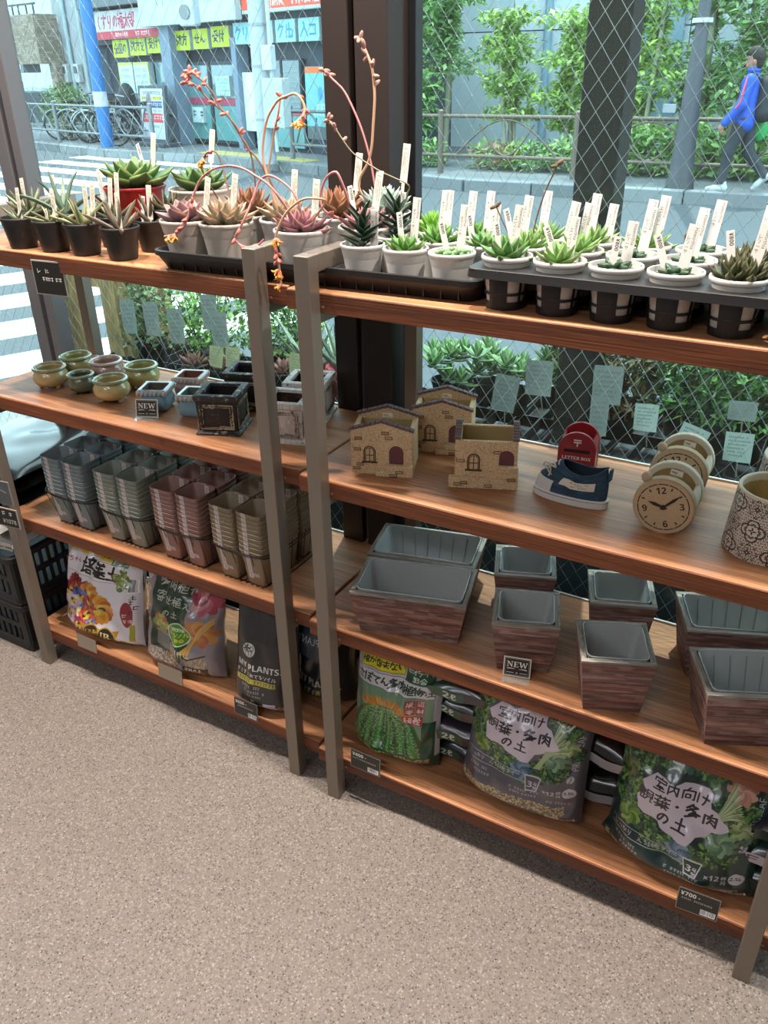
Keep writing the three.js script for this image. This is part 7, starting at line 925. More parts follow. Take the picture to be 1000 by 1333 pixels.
// railings with arcs between posts
const railMat = std('#6d6258', 0.5, { metalness: 0.4 }), railGrey = std('#7a8086', 0.5, { metalness: 0.4 });
function railing(label, pts, mat) {
  const t = thing('street_railing', label, 'railing', [pts[0][0], 0.02, pts[0][1]]), P = pts.map(([x, z]) => [x - pts[0][0], z - pts[0][1]]);
  for (const [x, z] of P) { part('post', cyl(0.045, 0.045, 0.86, 12, x, 0.43, z), mat, t); part('post_cap', new THREE.SphereGeometry(0.05, 12, 8).scale(1, 0.6, 1).translate(x, 0.86, z), mat, t); }
  for (let i = 0; i + 1 < P.length; i++) { const a = P[i], b = P[i + 1]; for (const y of [0.8, 0.26]) part('rail', bar([a[0], y, a[1]], [b[0], y, b[1]], 0.026, 8), mat, t);
    const pt = (f, y) => V3(mix(a[0], b[0], f), y, mix(a[1], b[1], f)); part('arc', tube(Array.from({ length: 13 }, (_, k) => pt(mix(0.12, 0.88, k / 12), 0.26 + 0.5 * sin(PI * k / 12))), 0.016, 40, 6), mat, t); part('arc', tube(Array.from({ length: 11 }, (_, k) => pt(mix(0.3, 0.7, k / 10), 0.7 - 0.42 * sin(PI * k / 10))), 0.014, 30, 6), mat, t); }
}
railing('brown street railing with arcs on the right, in front of the trees', [[-8.2, -12.62], [-6.17, -12.4], [-4.05, -12.4], [-2.0, -12.35], [0.1, -12.3]], railMat); railing('grey street railing with arcs in front of the bicycles', [[-18.8, -15.0], [-17.2, -14.6], [-15.2, -14.05], [-13.4, -13.75]], railGrey); railing('grey street railing at the shop front, beside the dark window post', [[-9.6, -13.3], [-8.6, -13.0], [-7.6, -12.8]], railGrey);
// poles
{ const t = thing('signal_pole', 'bright blue painted steel pole with a sticker band', 'pole', [-14.85, 0.02, -13.85]); part('shaft', cyl(0.115, 0.14, 5.5, 20, 0, 2.75, 0), std('#1f67a8', 0.5), t); part('paper_band', cyl(0.142, 0.145, 0.28, 20, 0, 0.95, 0), std('#b5b9c4', 0.8), t); part('foot_plate', cyl(0.22, 0.24, 0.03, 20, 0, 0.015, 0), std('#5d6a78', 0.7), t); }
{ const t = thing('utility_pole', 'grey concrete utility pole with electrical boxes in front of the clinic', 'pole', [-9.6, 0.02, -12.55]); part('shaft', cyl(0.13, 0.155, 6, 20, 0, 3, 0), std('#a3adb4', 0.8), t); part('cabinet', rbox(0.42, 0.75, 0.22, 0.015, 0.32, 0.95, 0.06), std('#a9b5bd', 0.6), t); part('meter_box', rbox(0.2, 0.36, 0.14, 0.015, 0.23, 1.62, 0.08), std('#b5bfc6', 0.6), t); part('conduit', cyl(0.035, 0.035, 5, 10, 0.24, 2.7, 0.03), std('#b0bac1', 0.6), t); for (const y of [0.7, 1.5, 2.1]) part('steel_band', cyl(0.155, 0.157, 0.04, 20, 0, y, 0), std('#8a949b', 0.5, { metalness: 0.5 }), t); }
{ const t = thing('signal_lamp', 'grey traffic signal head hanging before the white clinic sign', 'traffic light', [-10.9, 2.5, -12.4]); part('housing', rbox(0.34, 0.74, 0.2, 0.04, 0, 0, 0), std('#a9b7c0', 0.5), t); for (const y of [0.17, -0.17]) part('lens', cyl(0.11, 0.11, 0.03, 20).rotateX(PI / 2).translate(0, y, 0.11), std('#6d7478', 0.3), t); part('arm', bar([0.15, 0.25, 0], [1.25, 0.3, -0.12], 0.035, 10), std('#a3adb4', 0.6), t); }
{ const t = thing('street_lamp', 'dark slim street lamp column among the trees on the right', 'pole', [-2.47, 0.02, -11.98]); part('shaft', merge([cyl(0.075, 0.16, 1.9, 16, 0, 0.95, 0), cyl(0.06, 0.075, 3.6, 16, 0, 3.7, 0)]), std('#4a4d55', 0.6), t); part('collar', cyl(0.12, 0.125, 0.05, 16, 0, 1.9, 0), std('#b5b9bd', 0.6), t); part('foot', cyl(0.17, 0.19, 0.12, 16, 0, 0.06, 0), std('#3f424a', 0.6), t); part('small_plate', rbox(0.16, 0.1, 0.02, 0.005, -0.22, 0.95, 0.16), std('#8d949a', 0.6), t); }

// --- the pharmacy and clinic building, drawn in its own frame: s along the front, y up, z out of it
{
  const T0 = thing('shop_building', 'pharmacy and clinic building with coloured signs across the street', 'building', [-16.08, 0.02, -15.98], -0.2837), P3 = (nm, w, h, d, s, y, z, m, par = T0) => part(nm, rbox(w, h, d, 0.008, s + w / 2, y + h / 2, z - d / 2, 1), m, par);
  const dark = std('#3f4853', 0.7), frame = std('#363d47', 0.6), col = std('#6f8296', 0.6), tint = phys('#62858d', 0.12, { clearcoat: 0.5 }), teal = std('#5c9294', 0.35), white = std('#c9dbe0', 0.6);
  P3('wall', 9.3, 5.2, 3, -1.75, 0, -0.25, dark); P3('canopy', 9.4, 0.5, 0.5, -1.8, 2.0, 0.06 - 0.06, frame); P3('roof_edge', 3.5, 0.5, 1.0, -1.3, 2.72, 0.4, std('#5d666e', 0.7));
  const sign = (nm, w, h, s, y, z, draw, px = 150) => { s += 0.22; const b = P3(nm, w, h, 0.14, s, y, z, std('#a9b5ba', 0.6)); part('lettering', plate(w * 0.995, h * 0.99, s + w / 2, y + h / 2, z + 0.004), std('#fff', 0.55, { map: canvasTex(Math.round(min(1024, w * px)), Math.round(min(1024, h * px)), (c, W, H) => draw(c, W, H)) }), b); return b; };
  sign('shop_sign', 3.3, 0.56, -1.36, 2.1, 0.22, (c, W, H) => { c.fillStyle = '#aeb0b8'; c.fillRect(0, 0, W, H); c.fillStyle = '#b0243c'; c.fillRect(0, H * 0.72, W, H * 0.28); write(c, 'くすりの福太郎', W * 0.1, H * 0.1, H * 0.56, '#a3204a', 0.13, { pitch: 0.94, sx: 0.88 }); c.strokeStyle = '#8a6a5a'; c.lineWidth = 4; c.beginPath(); c.arc(W * 0.045, H * 0.28, 11, 0, 7); c.stroke(); c.fillStyle = '#a98a6a'; c.beginPath(); c.ellipse(W * 0.045, H * 0.5, 13, 16, 0, 0, 7); c.fill(); write(c, '全国の', W * 0.73, H * 0.1, H * 0.24, '#4a4652', 0.14); write(c, '受付', W * 0.74, H * 0.4, H * 0.24, '#4a4652', 0.14); write(c, '処方せん受付', W * 0.36, H * 0.77, H * 0.17, '#d9c9cf', 0.14, { pitch: 1.02 }); smallPrint(c, W * 0.62, H * 0.78, W * 0.2, H * 0.15, '#d9c9cf', 6); }, 230);
  sign('dental_sign', 3.5, 1.35, 1.4, 2.27, 0.45, (c, W, H) => { c.fillStyle = '#a9c0c8'; c.fillRect(0, 0, W, H); c.strokeStyle = '#5d6a72'; c.lineWidth = 5; c.beginPath(); c.moveTo(W * 0.22, H * 0.4); c.bezierCurveTo(W * 0.16, H * 0.42, W * 0.19, H * 0.62, W * 0.23, H * 0.75); c.moveTo(W * 0.22, H * 0.4); c.bezierCurveTo(W * 0.3, H * 0.34, W * 0.33, H * 0.5, W * 0.28, H * 0.75); c.stroke(); latin(c, 'G', W * 0.225, H * 0.6, H * 0.16, '#5d6a72', 'normal', 'serif'); write(c, 'コットン歯科', W * 0.38, H * 0.4, H * 0.2, '#55616a', 0.09); latin(c, 'Cotton Dental Clinic', W * 0.38, H * 0.76, H * 0.115, '#74838c', 'normal', 'serif'); }, 200);
  sign('clinic_sign', 3.6, 1.25, 4.92, 2.35, 0.32, (c, W, H) => { c.fillStyle = '#acc0c6'; c.fillRect(0, 0, W, H); c.fillStyle = '#d8503c'; c.fillRect(0, H * 0.74, W, H * 0.22); write(c, '生活習慣病', W * 0.06, H * 0.76, H * 0.17, '#e3d9d6', 0.14, { pitch: 0.98 }); write(c, '予防接種', W * 0.39, H * 0.76, H * 0.17, '#e3d9d6', 0.14, { pitch: 0.98 }); write(c, '特定健診', W * 0.68, H * 0.76, H * 0.17, '#e3d9d6', 0.14, { pitch: 0.98 }); }, 230);
  const yel = (s, w, y, text) => sign('window_sign', w, 0.36, s, y, 0.1, (c, W, H) => { c.fillStyle = '#b0bd26'; c.fillRect(0, 0, W, H); const n = [...text].length; write(c, text, W * 0.06, H * 0.16, H * 0.62, '#27324a', 0.13, { pitch: 0.94, sx: min(1, W * 0.93 / (n * H * 0.62)) }); }, 190);
  yel(-0.6, 0.68, 1.73, '全国の'); yel(0.18, 0.7, 1.76, '処方を'); yel(0.96, 0.72, 1.79, '受付を'); yel(2.14, 0.56, 1.82, '処方'); yel(2.82, 0.56, 1.83, 'せん'); yel(3.5, 0.62, 1.85, '受付');
  const cy = (s, text) => sign('window_sign', 0.58, 0.36, s, 1.88, 0.1, (c, W, H) => { c.fillStyle = '#92c6d0'; c.fillRect(0, 0, W, H); write(c, text, W * 0.06, H * 0.14, H * 0.68, '#1f86ad', 0.13, { pitch: 1.0, sx: 0.98 }); }, 190);
  cy(4.28, 'クリ'); cy(4.95, 'ニッ'); cy(5.62, 'ク出'); cy(6.29, '入口'); cy(6.96, '口');
  P3('pillar', 0.4, 2.3, 0.4, 1.98, 0, 0.26, col); P3('pillar', 0.3, 2.6, 0.4, -1.7, 0, 0.12, col); P3('pillar', 0.16, 2.0, 0.3, 4.38, 0, 0.12, col);
  // left window with two lists
  for (const s of [-0.62, 0.2, 1.0]) { const w = P3('window', 0.76, 1.3, 0.08, s, 0.36, -0.12, frame); P3('pane', 0.68, 1.22, 0.02, s + 0.04, 0.4, -0.1, tint, w); }
  for (const [s, k] of [[-0.6, 1], [0.12, 2]]) sign('price_list', 0.66, 0.95, s, 0.68, -0.04 + 0.08, (c, W, H) => { c.fillStyle = '#b9d24a'; c.fillRect(0, 0, W, H); c.fillStyle = '#b9e0e0'; c.fillRect(k === 1 ? 8 : 0, 10, W - 8, H - 20); for (let i = 0; i < 7; i++) smallPrint(c, 14, 24 + i * 24, W * (0.5 + ((i * 29 + k * 13) % 30) / 100), 13, '#3a6a68', i * 3 + k); }, 190);
  // doors
  for (const [s, k] of [[2.18, 0], [3.26, 1]]) { const d = P3('glass_door', 1.04, 1.55, 0.06, s, 0.06, -0.1, frame); P3('pane', 0.92, 1.42, 0.02, s + 0.06, 0.12, -0.085, tint, d); P3('lower_film', 0.92, 0.66, 0.012, s + 0.06, 0.12, -0.07, teal, d); P3('red_band', 0.92, 0.13, 0.012, s + 0.06, 0.8, -0.068, std('#a3405a', 0.6), d); }
  sign('poster', 0.5, 0.36, 3.34, 0.98, 0.0, (c, W, H) => { c.fillStyle = '#a9d0cf'; c.fillRect(0, 0, W, H); for (let i = 0; i < 5; i++) smallPrint(c, 8, 8 + i * 13, W * 0.8, 9, '#3a6a72', i); }, 190); sign('poster', 0.42, 0.3, 2.34, 0.45, 0.0, (c, W, H) => { c.fillStyle = '#b9cdd0'; c.fillRect(0, 0, W, H); smallPrint(c, 8, 12, W * 0.8, 26, '#3a4a5a', 4); }, 190);
  P3('white_panel', 0.44, 1.05, 0.1, 4.55, 0.35, 0.02, white);
  for (const s of [5.1, 5.68]) { const w = P3('window', 0.56, 0.9, 0.08, s, 0.72, -0.12, frame); P3('pane', 0.5, 0.84, 0.02, s + 0.03, 0.75, -0.1, phys('#6d8088', 0.15), w); for (let i = 0; i < 9; i++) P3('blind_slat', 0.46, 0.012, 0.01, s + 0.05, 0.8 + i * 0.085, -0.09, std('#93a5ab', 0.7), w); }
  P3('lower_panel', 1.16, 0.6, 0.05, 5.1, 0.08, -0.1, teal); P3('red_line', 1.16, 0.04, 0.02, 5.1, 0.66, -0.085, std('#b0505a', 0.6));
  sign('tall_poster', 0.84, 1.2, 6.28, 0.28, 0.0, (c, W, H) => { c.fillStyle = '#6fb0b8'; c.fillRect(0, 0, W, H); c.fillStyle = '#e06a2c'; c.fillRect(0, 0, W, H * 0.08); c.fillStyle = '#3f8fc9'; c.beginPath(); c.ellipse(W * 0.5, H * 0.36, 11, 18, 0, 0, 7); c.fill(); c.fillStyle = '#c9dfe0'; smallPrint(c, W * 0.1, H * 0.5, W * 0.75, 18, '#c9dfe0', 3); smallPrint(c, W * 0.24, H * 0.6, W * 0.5, 14, '#c9dfe0', 5); c.fillStyle = '#4d5a62'; c.fillRect(0, H * 0.82, W, H * 0.18); }, 160);
  sign('tall_poster', 0.5, 1.2, 7.2, 0.28, 0.0, (c, W, H) => { c.fillStyle = '#c3cdd0'; c.fillRect(0, 0, W, H); c.fillStyle = '#e06a2c'; c.fillRect(0, 0, W, H * 0.08); smallPrint(c, 8, H * 0.3, W * 0.7, 18, '#c9505a', 7); }, 160);
}
{ const t = thing('sandwich_board', 'dark framed standing board with a white poster before the pharmacy', 'sign board', [-14.25, 0.02, -14.7], -0.22); part('frame', rbox(1.0, 1.12, 0.08, 0.01, 0, 0.62, 0).rotateX(-0.06), std('#4a525c', 0.6), t); part('base', rbox(1.25, 0.08, 0.5, 0.02, 0, 0.04, 0), std('#454d57', 0.7), t); part('poster', plate(0.84, 0.98, 0, 0.63, 0.043).rotateX(-0.06), std('#fff', 0.6, { map: canvasTex(200, 234, (c, W, H) => { c.fillStyle = '#b9c3d0'; c.fillRect(0, 0, W, H); smallPrint(c, 14, 12, 170, 16, '#3a4450', 1); c.fillStyle = '#c9c24a'; c.fillRect(10, 36, 180, 16); smallPrint(c, 16, 38, 168, 11, '#3a4030', 2); c.fillStyle = '#34507d'; c.fillRect(10, 58, 180, 30); smallPrint(c, 16, 64, 168, 16, '#b9c3d0', 3); smallPrint(c, 24, 96, 150, 11, '#4a545e', 4); c.fillStyle = '#c9484a'; c.fillRect(10, 114, 180, 42); smallPrint(c, 16, 122, 168, 22, '#d9c3c6', 5); smallPrint(c, 50, 170, 100, 10, '#5d6874', 6); }) }), t); }
// houses at the left
{ const t = thing('grey_house', 'pale beige house with pipes and meters behind the bicycles', 'building', [-17.3, 0.02, -18.2], -0.2), m = std('#8f959b', 0.85); part('wall', box(1.5, 6.5, 3, -1.3, 3.25, 0), m, t); for (const [x, r] of [[-1.42, 0.05], [-0.75, 0.06]]) part('down_pipe', cyl(r, r, 6, 12, x, 3, 1.56), std('#93a5ae', 0.6), t); for (const x of [-1.72, -1.15]) { const b = part('meter', rbox(0.24, 0.42, 0.14, 0.02, x, 1.42, 1.58), std('#a9adb0', 0.6), t); part('meter_window', rbox(0.14, 0.16, 0.02, 0.01, x, 1.5, 1.66), std('#3f464c', 0.4), b); } part('ledge', box(1.5, 0.06, 0.06, -1.3, 0.95, 1.53), std('#9aa0a6', 0.8), t); part('cable', tube([[-1.95, 2.4, 1.54], [-1.75, 2.3, 1.56], [-1.72, 1.65, 1.58]], 0.012, 20, 5), std('#4a5056', 0.7), t); }
{ const t = thing('white_house', 'white walled house at the far left with a dark low gate', 'building', [-25.2, 0.02, -21], -0.1); part('wall', box(7, 8, 3, 0, 4, 0), std('#b9c3c9', 0.85), t); part('gate', box(2.6, 0.8, 0.08, 1.4, 0.5, 1.6), std('#3f464d', 0.7), t); part('fence_rail', box(7, 0.1, 0.12, 0, 1.0, 1.6), std('#a3adb3', 0.8), t); }
{ const t = thing('brick_tower', 'brick clad bay with a dark railing projecting above the street at the left', 'building', [-20.15, 0.02, -17.3], -0.2), brick = std('#fff', 0.9, { map: rep(canvasTex(256, 256, (c) => { c.fillStyle = '#6d655e'; c.fillRect(0, 0, 256, 256); const r = rng(9); for (let y = 0; y < 16; y++) for (let x = -1; x < 8; x++) { c.fillStyle = ['#8f8274', '#85796c', '#988b7e', '#7b7065'][floor(r() * 4)]; c.fillRect(x * 32 + (y % 2) * 16 + 1, y * 16 + 1, 30, 14); } }, true), 1.2, 1.2) }); part('bay', planar(box(1.2, 1.1, 1.0, 0.12, 2.2, 0.2)), brick, t); part('lower_wall', planar(box(0.3, 1.7, 0.8, 0.72, 0.85, 0)), brick, t); part('railing', merge([box(1.3, 0.04, 0.04, 0.1, 2.97, 0.6), ...[-0.4, -0.1, 0.3, 0.65].map((x) => box(0.03, 0.22, 0.03, x, 2.86, 0.6))]), std('#3a4046', 0.6), t); part('side_unit', rbox(0.3, 1.2, 0.5, 0.02, -0.68, 2.05, 0.3), std('#7d858b', 0.7), t); for (const y of [1.6, 2.5]) part('unit_light', rbox(0.12, 0.14, 0.02, 0.01, -0.68, y, 0.56), std('#b9c3c9', 0.6), t); }
// --- grey wall, trees and hedge on the right
{ const t = thing('concrete_wall_building', 'grey panelled concrete building behind the trees on the right', 'building', [-5.2, 0.02, -16.6]), w = std('#c6d2db', 0.85), w2 = std('#b8c5cf', 0.85); for (let i = 0; i < 4; i++) for (let j = 0; j < 3; j++) part('panel', box(1.58, 1.98, 0.4, -2.4 + i * 1.6, 1 + j * 2, -0.2), [w, w2][(i + j) % 2], t); part('body', box(6.6, 6, 2, 0, 3, -1.4), w2, t); part('down_pipe', cyl(0.07, 0.07, 6, 12, -0.9, 3, 0.08), std('#7fa0b5', 0.5), t); part('blue_panel', box(0.7, 3.2, 0.1, 1.15, 2.2, 0.06), std('#7f9fb5', 0.4), t); part('dark_door', box(0.42, 2.1, 0.08, 0.35, 1.05, 0.05), std('#3f4850', 0.6), t); }
{ const t = thing('dark_building', 'dark shaded building behind the dense trees at the far right', 'building', [3.5, 0.02, -17.5]); part('wall', box(11, 7, 2, 0, 3.5, 0), std('#39443f', 0.9), t); part('plinth', box(11, 0.4, 0.1, 0, 0.2, 1.04), std('#4a524e', 0.9), t); }
const BAM = ['#9abc5a', '#aecb6a', '#82a848', '#c0d688', '#6d943e'], TREE = ['#6d9a54', '#7faa62', '#96bc74', '#557f44', '#aecb8a'], HEDGE = ['#6d9a4c', '#86ae5c', '#9cbf70', '#55803e', '#b2cf84'];
function tree(label, [x, z], h, spread, n, size, cols, seed, trunks, y0 = 0.25, nm = 'street_tree') {
  const t = thing(nm, label, 'tree', [x, 0.02, z], 0, 'trees across the street'), r = rng(seed), tips = [];
  for (let i = 0; i < trunks; i++) { const a = r() * 7, q = spread * 0.22 * r(), lean = (r() - 0.5) * 0.5, top = [cos(a) * q + lean, h * (0.82 + r() * 0.16), sin(a) * q]; tips.push(top); part('trunk', tube([[cos(a) * q * 0.7, 0, sin(a) * q * 0.7], [cos(a) * q + lean * 0.35, h * 0.4, sin(a) * q], top], 0.028 + 0.02 * r(), 14, 7), std(['#9a9a88', '#8a8470', '#a5a594'][i % 3], 0.8), t); }
  stuff(part('foliage', leafCloud(Math.round(n * 1.7), (q) => { const k = floor(q() * 9), cy = mix(y0, 1, (k + 0.5) / 9 + (q() - 0.5) * 0.12), a = q() * 7, rad = spread * 0.5 * sqrt(q()) * (0.6 + 0.5 * sin(k * 2.1 + seed)), o = tips[floor(q() * tips.length)]; return [o[0] * cy + cos(a) * rad, h * cy, o[2] * cy + sin(a) * rad * 0.8]; }, size, cols, seed + 3, 0.42, 0.0), outLeaf, t));
}
tree('grey trunked tree with dark foliage beside the window post', [-7.7, -13.9], 4.2, 1.5, 4200, 0.17, TREE, 101, 3, 0.12); tree('slim tree with dark foliage behind the railing at the window post', [-7.1, -14.3], 4.4, 1.1, 2400, 0.12, TREE, 102, 2, 0.3);
tree('light green young tree standing before the grey wall', [-5.75, -14.3], 2.2, 1.0, 2200, 0.12, BAM, 103, 3, 0.3); tree('light green young tree left of the dark porch post', [-4.95, -14.2], 2.15, 1.15, 2800, 0.12, BAM, 104, 3, 0.25); tree('light green young tree just behind the dark porch post', [-4.25, -14.0], 2.2, 1.05, 2600, 0.12, BAM, 105, 3, 0.15);
[[-3.6, -13.9, 3.4], [-2.9, -14.4, 4.2], [-2.2, -14.0, 3.8], [-1.5, -14.5, 4.2], [-0.8, -14.0, 4.0], [0.0, -14.4, 4.2], [0.9, -14.2, 4.2]].forEach(([x, z, h], i) => tree(['tall green tree right of the dark porch post', 'tall dense tree behind the street lamp, left side', 'tall dense tree directly behind the street lamp', 'tall dense tree right of the street lamp', 'tall dense tree behind the walking person', 'tall dense tree at the right edge behind the person', 'tall dense tree cut by the right picture edge'][i], [x, z], h, 1.25, 2800, 0.14, i % 3 ? TREE : BAM, 110 + i, 2 + (i % 2), 0.1));
tree('bright leafy branch tree at the right edge in front of the person', [-0.95, -13.0], 2.6, 0.7, 700, 0.13, BAM, 131, 2, 0.55);
[[-7.6, 0.5], [-6.9, 0.45], [-5.6, 0.42], [-5.0, 0.45], [-4.4, 0.5], [-3.7, 0.7], [-3.1, 0.75], [-2.5, 0.7], [-1.9, 0.75], [-1.3, 0.7], [-0.7, 0.75], [-0.1, 0.7]].forEach(([x, h], i) => { const t = thing('hedge_shrub', ['low shrub at the foot of the grey trunked tree', 'low shrub behind the first right railing bay', 'low shrub with reddish leaves below the light green tree', 'low shrub before the grey wall, second from the reddish one', 'low shrub left of the dark porch post', 'broad leaved shrub right of the dark porch post', 'broad leaved shrub behind the railing, left of the street lamp', 'broad leaved shrub at the foot of the street lamp', 'broad leaved shrub right of the street lamp', 'broad leaved shrub behind the walking legs', 'broad leaved shrub at the right edge, behind the person', 'broad leaved shrub cut by the right picture edge'][i], 'shrub', [x, 0.02, -13.2], 0, 'shrubs behind the right railing'); part('stem', merge([0, 1, 2].map((k) => tube([[0, 0, 0], [cos(k * 2.1) * 0.08, h * 0.3, sin(k * 2.1) * 0.08], [cos(k * 2.1) * 0.2, h * 0.6, sin(k * 2.1) * 0.2]], 0.012, 8, 5))), std('#6d6448', 0.8), t); stuff(part('foliage', leafCloud(520, (q) => { const a = q() * 7, d = sqrt(q()) * 0.42; return [cos(a) * d, (0.08 + q() * 0.92) * h * (1 - d * 0.6), sin(a) * d * 0.8]; }, i > 4 ? 0.16 : 0.11, i === 2 ? ['#b0806a', '#8aa058', '#6d9a48'] : HEDGE, 140 + i, 0.4, 0.2), outLeaf, t)); });
{ const t = thing('round_bush', 'round green bush beside the bicycles at the left', 'shrub', [-18.1, 0.02, -15.75]); part('stem', merge([0, 1, 2].map((k) => tube([[0, 0, 0], [cos(k * 2.1) * 0.15, 0.5, sin(k * 2.1) * 0.15]], 0.02, 6, 5))), std('#6d6448', 0.8), t); stuff(part('foliage', leafCloud(1800, (q) => { const a = q() * 7, b = Math.acos(2 * q() - 1), d = pow(q(), 0.3); return [cos(a) * sin(b) * 0.72 * d, 0.62 + cos(b) * 0.6 * d, sin(a) * sin(b) * 0.6 * d]; }, 0.1, ['#4f7a34', '#6d9a4a', '#3f642c', '#86a860'], 160, 0.45, 0.2), outLeaf, t)); }

// --- bicycles
const tyre = std('#23262a', 0.8), chrome = std('#9aa5ab', 0.35, { metalness: 0.8 });
function bicycle(label, [x, z], turn, hex, extras) {
  const t = thing('bicycle', label, 'bicycle', [x, 0.02, z], turn, 'bicycles parked before the pharmacy'), paint = std(hex, 0.45), R0 = 0.31;
  for (const wx of [-0.52, 0.52]) { const w = part('wheel', new THREE.TorusGeometry(R0, 0.02, 8, 28).translate(wx, R0 + 0.02, 0), tyre, t); part('spokes', merge(Array.from({ length: 10 }, (_, k) => bar([wx, R0 + 0.02, 0], [wx + cos(k * 0.628) * R0, R0 + 0.02 + sin(k * 0.628) * R0, 0], 0.003, 4))), chrome, w); }
  part('frame', merge([bar([0.52, 0.33, 0], [0.4, 0.95, 0], 0.016, 8), bar([0.44, 0.72, 0], [-0.05, 0.3, 0], 0.022, 8), bar([-0.05, 0.3, 0], [-0.18, 0.78, 0], 0.018, 8), bar([-0.05, 0.3, 0], [-0.52, 0.33, 0], 0.013, 8), bar([-0.18, 0.72, 0], [-0.52, 0.33, 0], 0.012, 8)]), paint, t);
  part('mudguard', merge([-0.52, 0.52].map((wx) => new THREE.TorusGeometry(R0 + 0.04, 0.016, 6, 18, PI * 0.8).rotateZ(0.3).translate(wx, R0 + 0.02, 0))), chrome, t);
  part('saddle', new THREE.SphereGeometry(0.1, 14, 10).scale(1.35, 0.4, 0.85).translate(-0.2, 0.84, 0), std('#2b2724', 0.6), t); part('handlebar', tube([[0.24, 0.98, -0.25], [0.34, 1.0, -0.2], [0.4, 1.0, 0], [0.34, 1.0, 0.2], [0.24, 0.98, 0.25]], 0.012, 24, 6), chrome, t);
  part('crank', merge([new THREE.TorusGeometry(0.08, 0.008, 6, 18).translate(-0.05, 0.3, 0.05), bar([-0.05, 0.3, 0.06], [0.08, 0.22, 0.07], 0.01, 6), rbox(0.09, 0.02, 0.05, 0.004, 0.1, 0.21, 0.1)]), chrome, t);
  if (extras === 'basket') { const b = []; for (let i = 0; i < 9; i++) { b.push(bar([0.5 + i * 0.035, 0.72, -0.15], [0.48 + i * 0.04, 0.98, -0.18], 0.004, 4), bar([0.5 + i * 0.035, 0.72, 0.15], [0.48 + i * 0.04, 0.98, 0.18], 0.004, 4)); } for (const y of [0.74, 0.86, 0.98]) b.push(tube([[0.49, y, -0.16], [0.8, y, -0.16], [0.8, y, 0.16], [0.49, y, 0.16]], 0.005, 30, 4, true)); part('basket', merge(b), tyre, t); }
  if (extras?.cover) { part('seat_cover', new THREE.SphereGeometry(0.3, 24, 18).scale(0.7, 1.25, 0.7).translate(-0.42, 0.85, 0), std(extras.cover, 0.55, { bumpMap: rep(woodBump, 2, 2), bumpScale: 0.01 }), t); part('cover_hem', new THREE.TorusGeometry(0.19, 0.025, 8, 24).rotateX(PI / 2).translate(-0.42, 0.56, 0), std(extras.cover, 0.6), t); }
}
bicycle('mint green bicycle with a basket behind the left railing', [-16.9, -15.35], 0.5, '#6fa3a0', 'basket'); bicycle('silver bicycle with a basket beside the mint green one', [-16.35, -15.4], 0.75, '#9aa3a8', 'basket'); bicycle('white bicycle behind the blue pole', [-15.85, -15.35], 0.9, '#b5b9bc', 'basket'); bicycle('bicycle with a black child seat cover beside the blue pole', [-15.95, -15.1], -2.2, '#4a5058', { cover: '#2b303a' }); bicycle('bicycle with a grey lavender child seat cover next to the standing board', [-14.6, -14.85 + 0.25], -2.3, '#5d5f66', { cover: '#7a7585' });

bicycle('grey bicycle at the left end of the row, beside the round bush', [-17.4, -15.45], 0.6, '#7d868c', 'basket'); bicycle('dark bicycle parked behind the one with the black cover', [-16.0, -15.7], 0.8, '#3f474f', 'basket');

// --- the walking person
function field(bones, lo, hi, cell, k = 0.03) { // smooth union of tapered capsules meshed with marching cubes
  const S = max(hi[0] - lo[0], hi[1] - lo[1], hi[2] - lo[2]) / 2, res = Math.ceil((2 * S) / cell) + 2, mc = new MarchingCubes(res, new THREE.MeshStandardMaterial(), false, false, 400000), C = [(lo[0] + hi[0]) / 2, (lo[1] + hi[1]) / 2, (lo[2] + hi[2]) / 2]; mc.isolation = 0;
  const half = res / 2;
  for (let iz = 0; iz < res; iz++) for (let iy = 0; iy < res; iy++) for (let ix = 0; ix < res; ix++) {
    const p = [((ix - half) / half) * S + C[0], ((iy - half) / half) * S + C[1], ((iz - half) / half) * S + C[2]]; let d = 1;
    for (const [a, b, ra, rb, sz = 1] of bones) { const ab = [b[0] - a[0], b[1] - a[1], b[2] - a[2]], ap = [p[0] - a[0], p[1] - a[1], p[2] - a[2]], L2 = ab[0] ** 2 + ab[1] ** 2 + ab[2] ** 2 || 1e-9, h = clamp((ap[0] * ab[0] + ap[1] * ab[1] + ap[2] * ab[2]) / L2), q = [ap[0] - ab[0] * h, ap[1] - ab[1] * h, (ap[2] - ab[2] * h) / sz], e = sqrt(q[0] ** 2 + q[1] ** 2 + q[2] ** 2) - mix(ra, rb, h), m = max(k - abs(d - e), 0) / k; d = min(d, e) - m * m * k * 0.25; }
    mc.field[ix + iy * res + iz * res * res] = -d;
  }
  mc.update(); const n = mc.count, g = new THREE.BufferGeometry(); g.setAttribute('position', new THREE.BufferAttribute(mc.positionArray.slice(0, n * 3), 3)); g.scale(S, S, S).translate(...C); const w = mergeVertices(g, 1e-5); w.computeVertexNormals(); return w;
}
